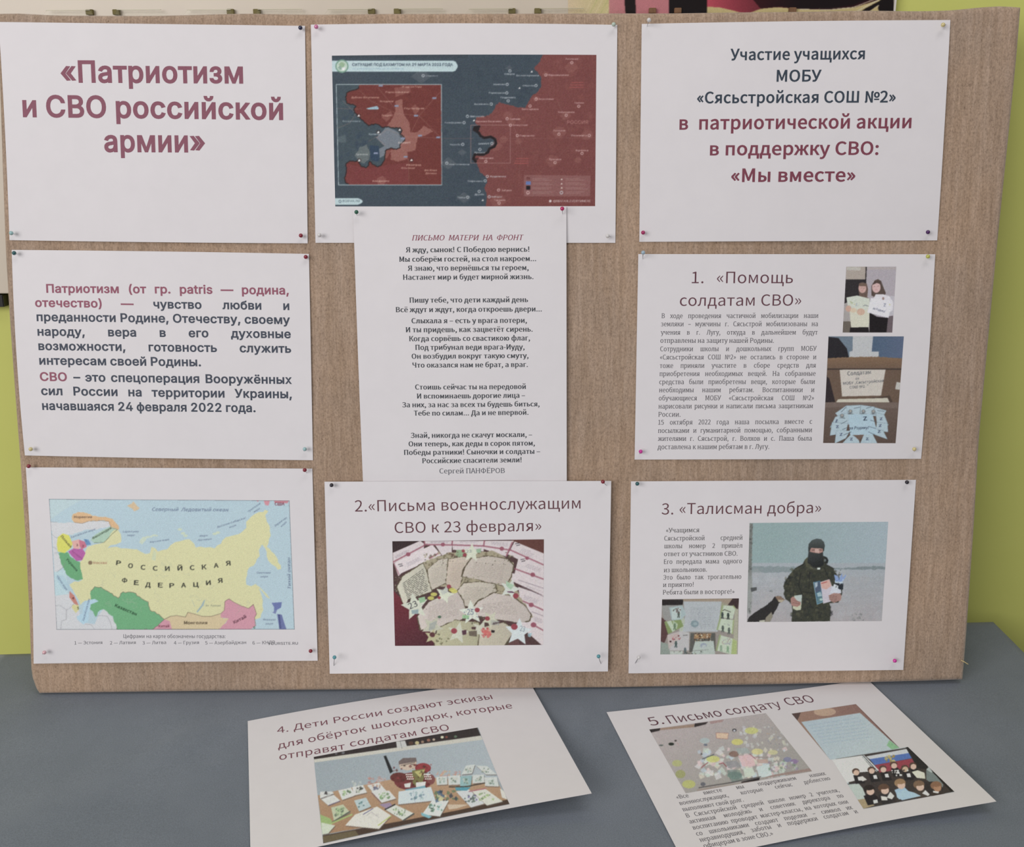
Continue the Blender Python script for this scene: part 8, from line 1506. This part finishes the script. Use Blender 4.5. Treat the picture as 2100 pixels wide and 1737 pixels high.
cv.poly([(1000, 870), (1150, 870), (1190, 990), (1060, 1020), (1010, 940)], (96, 118, 112), .6); cv.poly([(1190, 850), (1300, 840), (1340, 930), (1210, 960)], (190, 200, 186), .9); cv.poly([(1350, 830), (1500, 800), (1540, 950), (1380, 960)], (190, 204, 204), .9); cv.specks((1500, 760, 1860, 880), 34, (12, 34), [(110, 130, 110), (176, 190, 180), (140, 120, 150)], .7, 33); cv.specks((1400, 330, 1700, 620), 20, (8, 26), [(120, 110, 130), (140, 140, 150), (180, 150, 120)], .6, 34); cv.specks((660, 660, 720, 690), 3, (8, 12), [(50, 50, 56)], .9, 35)
cv.line([(660, 1082), (1050, 1020), (1400, 950)], 3.2, (52, 46, 48), .9); cv.poly([(1170, 1010), (1390, 960), (1380, 1000), (1170, 1040)], (36, 30, 32)); cv.poly([(1400, 975), (2020, 880), (1980, 850), (1540, 930)], (148, 124, 118)); cv.ell(710, 1040, 30, 24, (96, 96, 104)); cv.poly([(640, 1100), (1400, 990), (1400, 1010), (640, 1140)], (150, 134, 126), .9)
cv.blur(.55).grain(4, 1.2, 8).fade(.84, .955)
s11.picture('printed_photograph', [(1331.5, 1496), (1570.5, 1462.5), (1665.5, 1582), (1406, 1627)], cv, 1.2, 'print of many small drawings on a floor')
kb = 370 / 2100.0
cv = Canvas((1620, 1440, 1962, 1664), (176, 186, 190), 2, (kb, 1600, 1430)); cv.lw = 0.55
cv.poly([(130, 190), (880, 78), (1000, 200), (1390, 590), (580, 728)], (146, 112, 96), to=((300, 150), (900, 120), (132, 98, 90))); cv.ell(520, 170, 130, 50, (206, 178, 148), .55); cv.poly([(130, 190), (240, 178), (200, 270)], (62, 46, 46), .8); cv.poly([(880, 78), (960, 130), (1390, 590), (1300, 520)], (96, 66, 64), .8)
cv.poly([(245, 288), (930, 182), (1280, 500), (1390, 590), (1240, 640), (580, 728)], (164, 178, 188), to=((300, 300), (900, 700), (172, 184, 190))); cv.poly([(1270, 500), (1390, 590), (1300, 610), (1240, 560)], (120, 176, 120), .8); cv.rows([(290, 310), (930, 210), (1120, 480), (500, 560)], 7, 1.1, (118, 146, 172), .75, 41, .02, .12, .02)
cv.poly([(640, 720), (1460, 590), (1480, 580), (2030, 1100), (970, 1300)], (60, 52, 50)); cv.poly([(600, 728), (940, 680), (1100, 860), (880, 880), (920, 960), (720, 1010)], (204, 204, 202)); cv.poly([(720, 1020), (910, 1000), (960, 1060), (1010, 1180), (860, 1200)], (176, 186, 182)); cv.poly([(860, 1200), (1000, 1180), (1100, 1260), (970, 1300)], (160, 140, 108)); cv.line([(720, 1020), (910, 1000)], 2.4, (52, 54, 60))
cv.poly([(1000, 690), (1480, 600), (1520, 650), (1040, 722)], (190, 192, 198)); cv.poly([(1040, 722), (1500, 650), (1540, 710), (1100, 790)], (76, 106, 176)); cv.poly([(1100, 790), (1550, 712), (1600, 800), (1160, 880)], (150, 58, 72)); cv.poly([(940, 680), (975, 672), (1150, 850), (1120, 870)], (196, 198, 200)); cv.line([(960, 676), (1130, 862)], 2.4, (60, 62, 66)); cv.specks((1220, 670, 1340, 750), 18, (10, 30), [(170, 150, 86), (150, 126, 70), (186, 170, 110)], .85, 51)
cv.poly([(1460, 585), (1500, 575), (1720, 790), (1710, 840), (1600, 830)], (40, 38, 38)); cv.poly([(1700, 840), (1760, 840), (1900, 1020), (1880, 1080), (1700, 960)], (112, 122, 122)); cv.poly([(1740, 800), (1800, 850), (1760, 880), (1700, 840)], (166, 174, 174)); cv.poly([(1720, 790), (2030, 1100), (1990, 1104), (1780, 880)], (38, 34, 34)); cv.poly([(1640, 990), (1800, 980), (1900, 1060), (1880, 1110), (1700, 1130)], (50, 44, 44))
FC = (206, 172, 156)
for x, y, c in ((880, 880, (206, 170, 150)), (1060, 860, FC), (1195, 845, FC), (1320, 800, FC), (1450, 840, (196, 166, 140)), (1545, 810, FC)):
    cv.poly([(x - 30, y + 30), (x + 50, y + 20), (x + 110, y + 120), (x, y + 130)], (38, 34, 36)); cv.poly([(x + 20, y + 50), (x + 60, y + 44), (x + 74, y + 90), (x + 30, y + 90)], (206, 204, 206)); cv.ell(x, y - 16, 44, 36, (84, 62, 52)); cv.ell(x + 6, y, 34, 32, c)
cv.poly([(1530, 870), (1600, 850), (1680, 880), (1690, 950), (1590, 940)], (206, 204, 186)); cv.specks((1300, 850, 1490, 920), 18, (10, 22), [(214, 214, 212), (40, 36, 38)], .9, 52); cv.poly([(900, 930), (960, 920), (1010, 960), (960, 980)], (206, 200, 196))
for x, y, h_, b_ in ((1040, 1090, (44, 36, 34), (36, 32, 34)), (1210, 1080, (92, 66, 52), (48, 44, 46)), (1400, 1020, (150, 116, 84), (150, 180, 206)), (1620, 1040, (120, 92, 72), (70, 60, 54)), (1820, 1050, (134, 96, 72), (60, 50, 46))):
    cv.poly([(x - 70, y + 60), (x + 40, y + 20), (x + 130, y + 110), (x + 90, y + 150), (x - 20, y + 170)], b_); cv.ell(x - 6, y - 22, 66, 50, h_); cv.ell(x + 10, y + 8, 46, 42, FC if x != 1820 else (170, 124, 96)); cv.ell(x - 8, y - 34, 58, 28, h_)
cv.poly([(1350, 1120), (1440, 1080), (1560, 1110), (1640, 1150), (1420, 1200), (1360, 1170)], (158, 186, 208)); cv.poly([(1280, 1100), (1330, 1150), (1300, 1190), (1240, 1170)], (200, 198, 196)); cv.poly([(1170, 1150), (1240, 1160), (1250, 1200), (1180, 1200)], (204, 200, 196)); cv.poly([(1690, 1080), (1740, 1130), (1720, 1150), (1650, 1120)], (206, 204, 206)); cv.poly([(1780, 1090), (1850, 1100), (1840, 1120), (1780, 1110)], (206, 202, 200)); cv.poly([(1080, 1200), (1130, 1190), (1140, 1230), (1090, 1240)], (196, 196, 196))
cv.blur(.5).grain(4, 1.2, 9).fade(.84, .955)
s11.picture('printed_photograph', [(1622.9, 1463.5), (1755, 1443.8), (1845, 1534), (1702.3, 1558.3)], cv, 1.2, 'print of a handwritten letter')
s11.picture('printed_photograph', [(1706, 1557.8), (1861.5, 1531.8), (1957.6, 1624.2), (1771, 1659.3)], cv, 1.1, 'print of a group before a flag', lift=0.00016)
# ---------------------------------------------------------------- ball-headed pins
def pin_material(name, rgb):
    mt, nt, b = material(name, 0.18, 0.6)
    b.inputs['Base Color'].default_value = (*rgb, 1)
    b.inputs['Coat Weight'].default_value = 0.4
    b.inputs['Subsurface Weight'].default_value = 0.15
    b.inputs['Subsurface Radius'].default_value = (0.002, 0.002, 0.002)
    return mt
PINC = {'dark navy': (0.01, 0.015, 0.06), 'pale teal': (0.35, 0.55, 0.55), 'dark red': (0.25, 0.01, 0.03), 'pink': (0.65, 0.2, 0.38), 'pale green': (0.5, 0.6, 0.5),
        'clear white': (0.72, 0.70, 0.68), 'dark green': (0.02, 0.12, 0.07), 'magenta': (0.50, 0.01, 0.12), 'pale yellow': (0.68, 0.58, 0.28), 'crimson': (0.42, 0.02, 0.13),
        'dark purple': (0.07, 0.01, 0.11), 'dark teal': (0.02, 0.11, 0.12), 'pale blue': (0.38, 0.50, 0.58), 'yellow-green': (0.55, 0.56, 0.12), 'bright magenta': (0.65, 0.04, 0.35),
        'pale pink': (0.75, 0.45, 0.48), 'red': (0.24, 0.01, 0.025), 'teal': (0.10, 0.32, 0.36), 'black': (0.012, 0.01, 0.02)}
PINM = {k: pin_material(k.replace(' ', '_').replace('-', '_') + '_plastic', v) for k, v in PINC.items()}
M_STEEL, nt, b = material('pin_steel', 0.25, 0.5)
b.inputs['Metallic'].default_value = 1.0
b.inputs['Base Color'].default_value = (0.42, 0.42, 0.44, 1)
def lathe(name, prof, n=16):
    V, F = [], []
    for r, zz in prof:
        for k in range(n):
            t = 2 * math.pi * k / n
            V.append((r * math.cos(t), r * math.sin(t), zz))
    for i in range(len(prof) - 1):
        for k in range(n):
            k2 = (k + 1) % n
            F.append((i * n + k, i * n + k2, (i + 1) * n + k2, (i + 1) * n + k))
    F.append(tuple(range(n))[::-1]); F.append(tuple((len(prof) - 1) * n + k for k in range(n)))
    return mesh(name, V, F)
HEADR = 0.0021
prof = [(0.0006, -0.0026), (0.0009, -0.0022)] + [(max(HEADR * math.sin(a), 0.00005), -HEADR * math.cos(a)) for a in np.linspace(0.45, math.pi - 0.02, 10)]
NEEDLE = lathe('needle', [(0.00012, -0.0003), (0.00032, 0.002), (0.00032, 1.0)], 8)
W = {1: 'the sheet with very large maroon lettering', 2: 'the dark war map sheet', 3: 'the top right text sheet', 4: 'the bold dark text sheet', 5: 'the poem sheet',
     6: 'the sheet of dense serif text', 7: 'the pastel map sheet', 8: 'the sheet showing letters and stars', 9: 'the sheet with the camouflaged man'}
PINS = [  # sheet, corner, colour, entry point, ball (both in the photograph), stand-off of the ball
    (1, 'upper right', 'dark navy', (616.5, 60), (616, 57), 5), (1, 'lower left', 'pale teal', (26, 480), (23, 478), 6), (1, 'lower right', 'dark red', (618, 487), (617, 483), 5),
    (2, 'upper left', 'pink', (650, 59), (648.5, 55), 6), (2, 'upper right', 'pale green', (1261, 55), (1258.5, 50), 6), (2, 'lower left', 'clear white', (652, 486), (655, 482), 6), (2, 'lower right', 'clear white', (1252, 485), (1246, 484), 7),
    (5, 'upper left', 'dark green', (732, 442), (731, 435), 7), (5, 'upper right', 'magenta', (1153.5, 439), (1153, 428), 9),
    (3, 'upper left', 'clear white', (1327, 54), (1331, 41), 11), (3, 'upper right', 'pale yellow', (1940, 50), (1934, 51), 7), (3, 'lower left', 'crimson', (1319, 480), (1319, 477), 5), (3, 'lower right', 'dark purple', (1907, 478), (1903, 476), 6),
    (4, 'upper left', 'dark teal', (33, 521), (29, 519), 6), (4, 'upper right', 'dark red', (626, 529), (627, 527), 4), (4, 'lower left', 'pale yellow', (60, 924), (63, 921), 6), (4, 'lower right', 'pale teal', (623, 925), (625, 921), 6),
    (6, 'upper left', 'pale blue', (1318, 531), (1319, 518), 11), (6, 'upper right', 'yellow-green', (1899, 528), (1903, 526), 6), (6, 'lower left', 'bright magenta', (1311, 931), (1314, 926), 6), (6, 'lower right', 'pale yellow', (1875, 926), (1875, 921), 7),
    (7, 'upper left', 'dark red', (62, 959), (59, 956), 6), (7, 'upper right', 'red', (629, 970), (625, 964), 7), (7, 'lower left', 'pale pink', (86, 1342), (91, 1338), 8), (7, 'lower right', 'red', (639, 1338), (637, 1335), 5),
    (8, 'upper left', 'black', (676, 998), (680, 995), 6), (8, 'upper right', 'red', (1244, 996), (1236.5, 988), 10), (8, 'lower left', 'teal', (684.5, 1366), (686, 1348), 12), (8, 'lower right', 'teal', (1232.5, 1362), (1227.5, 1346), 12),
    (9, 'upper left', 'dark teal', (1304, 996), (1307, 992), 7), (9, 'upper right', 'black', (1861, 991), (1860, 989), 5), (9, 'lower left', 'clear white', (1302, 1361), (1310, 1348), 11), (9, 'lower right', 'bright magenta', (1831, 1359), (1835, 1355), 7),
]
heads = {}
for (si, corner, colr, ep, bp, so_) in PINS:
    off = {5: .0045, 8: .0068}.get(si, .0012)
    if si == 2 and corner.startswith('lower'): off = .0012
    e = on_board([ep], off)[0]; bq = on_board([bp], off + so_ / 1000.0)[0]
    d = Vector(bq - e); L = d.length
    root = empty('pin', tuple(e), '%s ball pin, %s corner of %s' % (colr, corner, W[si]), 'pin', 'pins holding the sheets on the board')
    rot = d.to_track_quat('Z', 'Y').to_matrix().to_4x4()
    if colr not in heads: heads[colr] = lathe('head', prof)
    hd = link('head', heads[colr], None, root)
    if not heads[colr].materials: heads[colr].materials.append(PINM[colr])
    hd.matrix_local = Matrix.Translation(d) @ rot
    me = NEEDLE.copy()
    nd = link('needle', me, M_STEEL, root)
    for v in me.vertices:
        if v.co.z > 0.5: v.co.z = L - HEADR * 0.9
    nd.matrix_local = rot
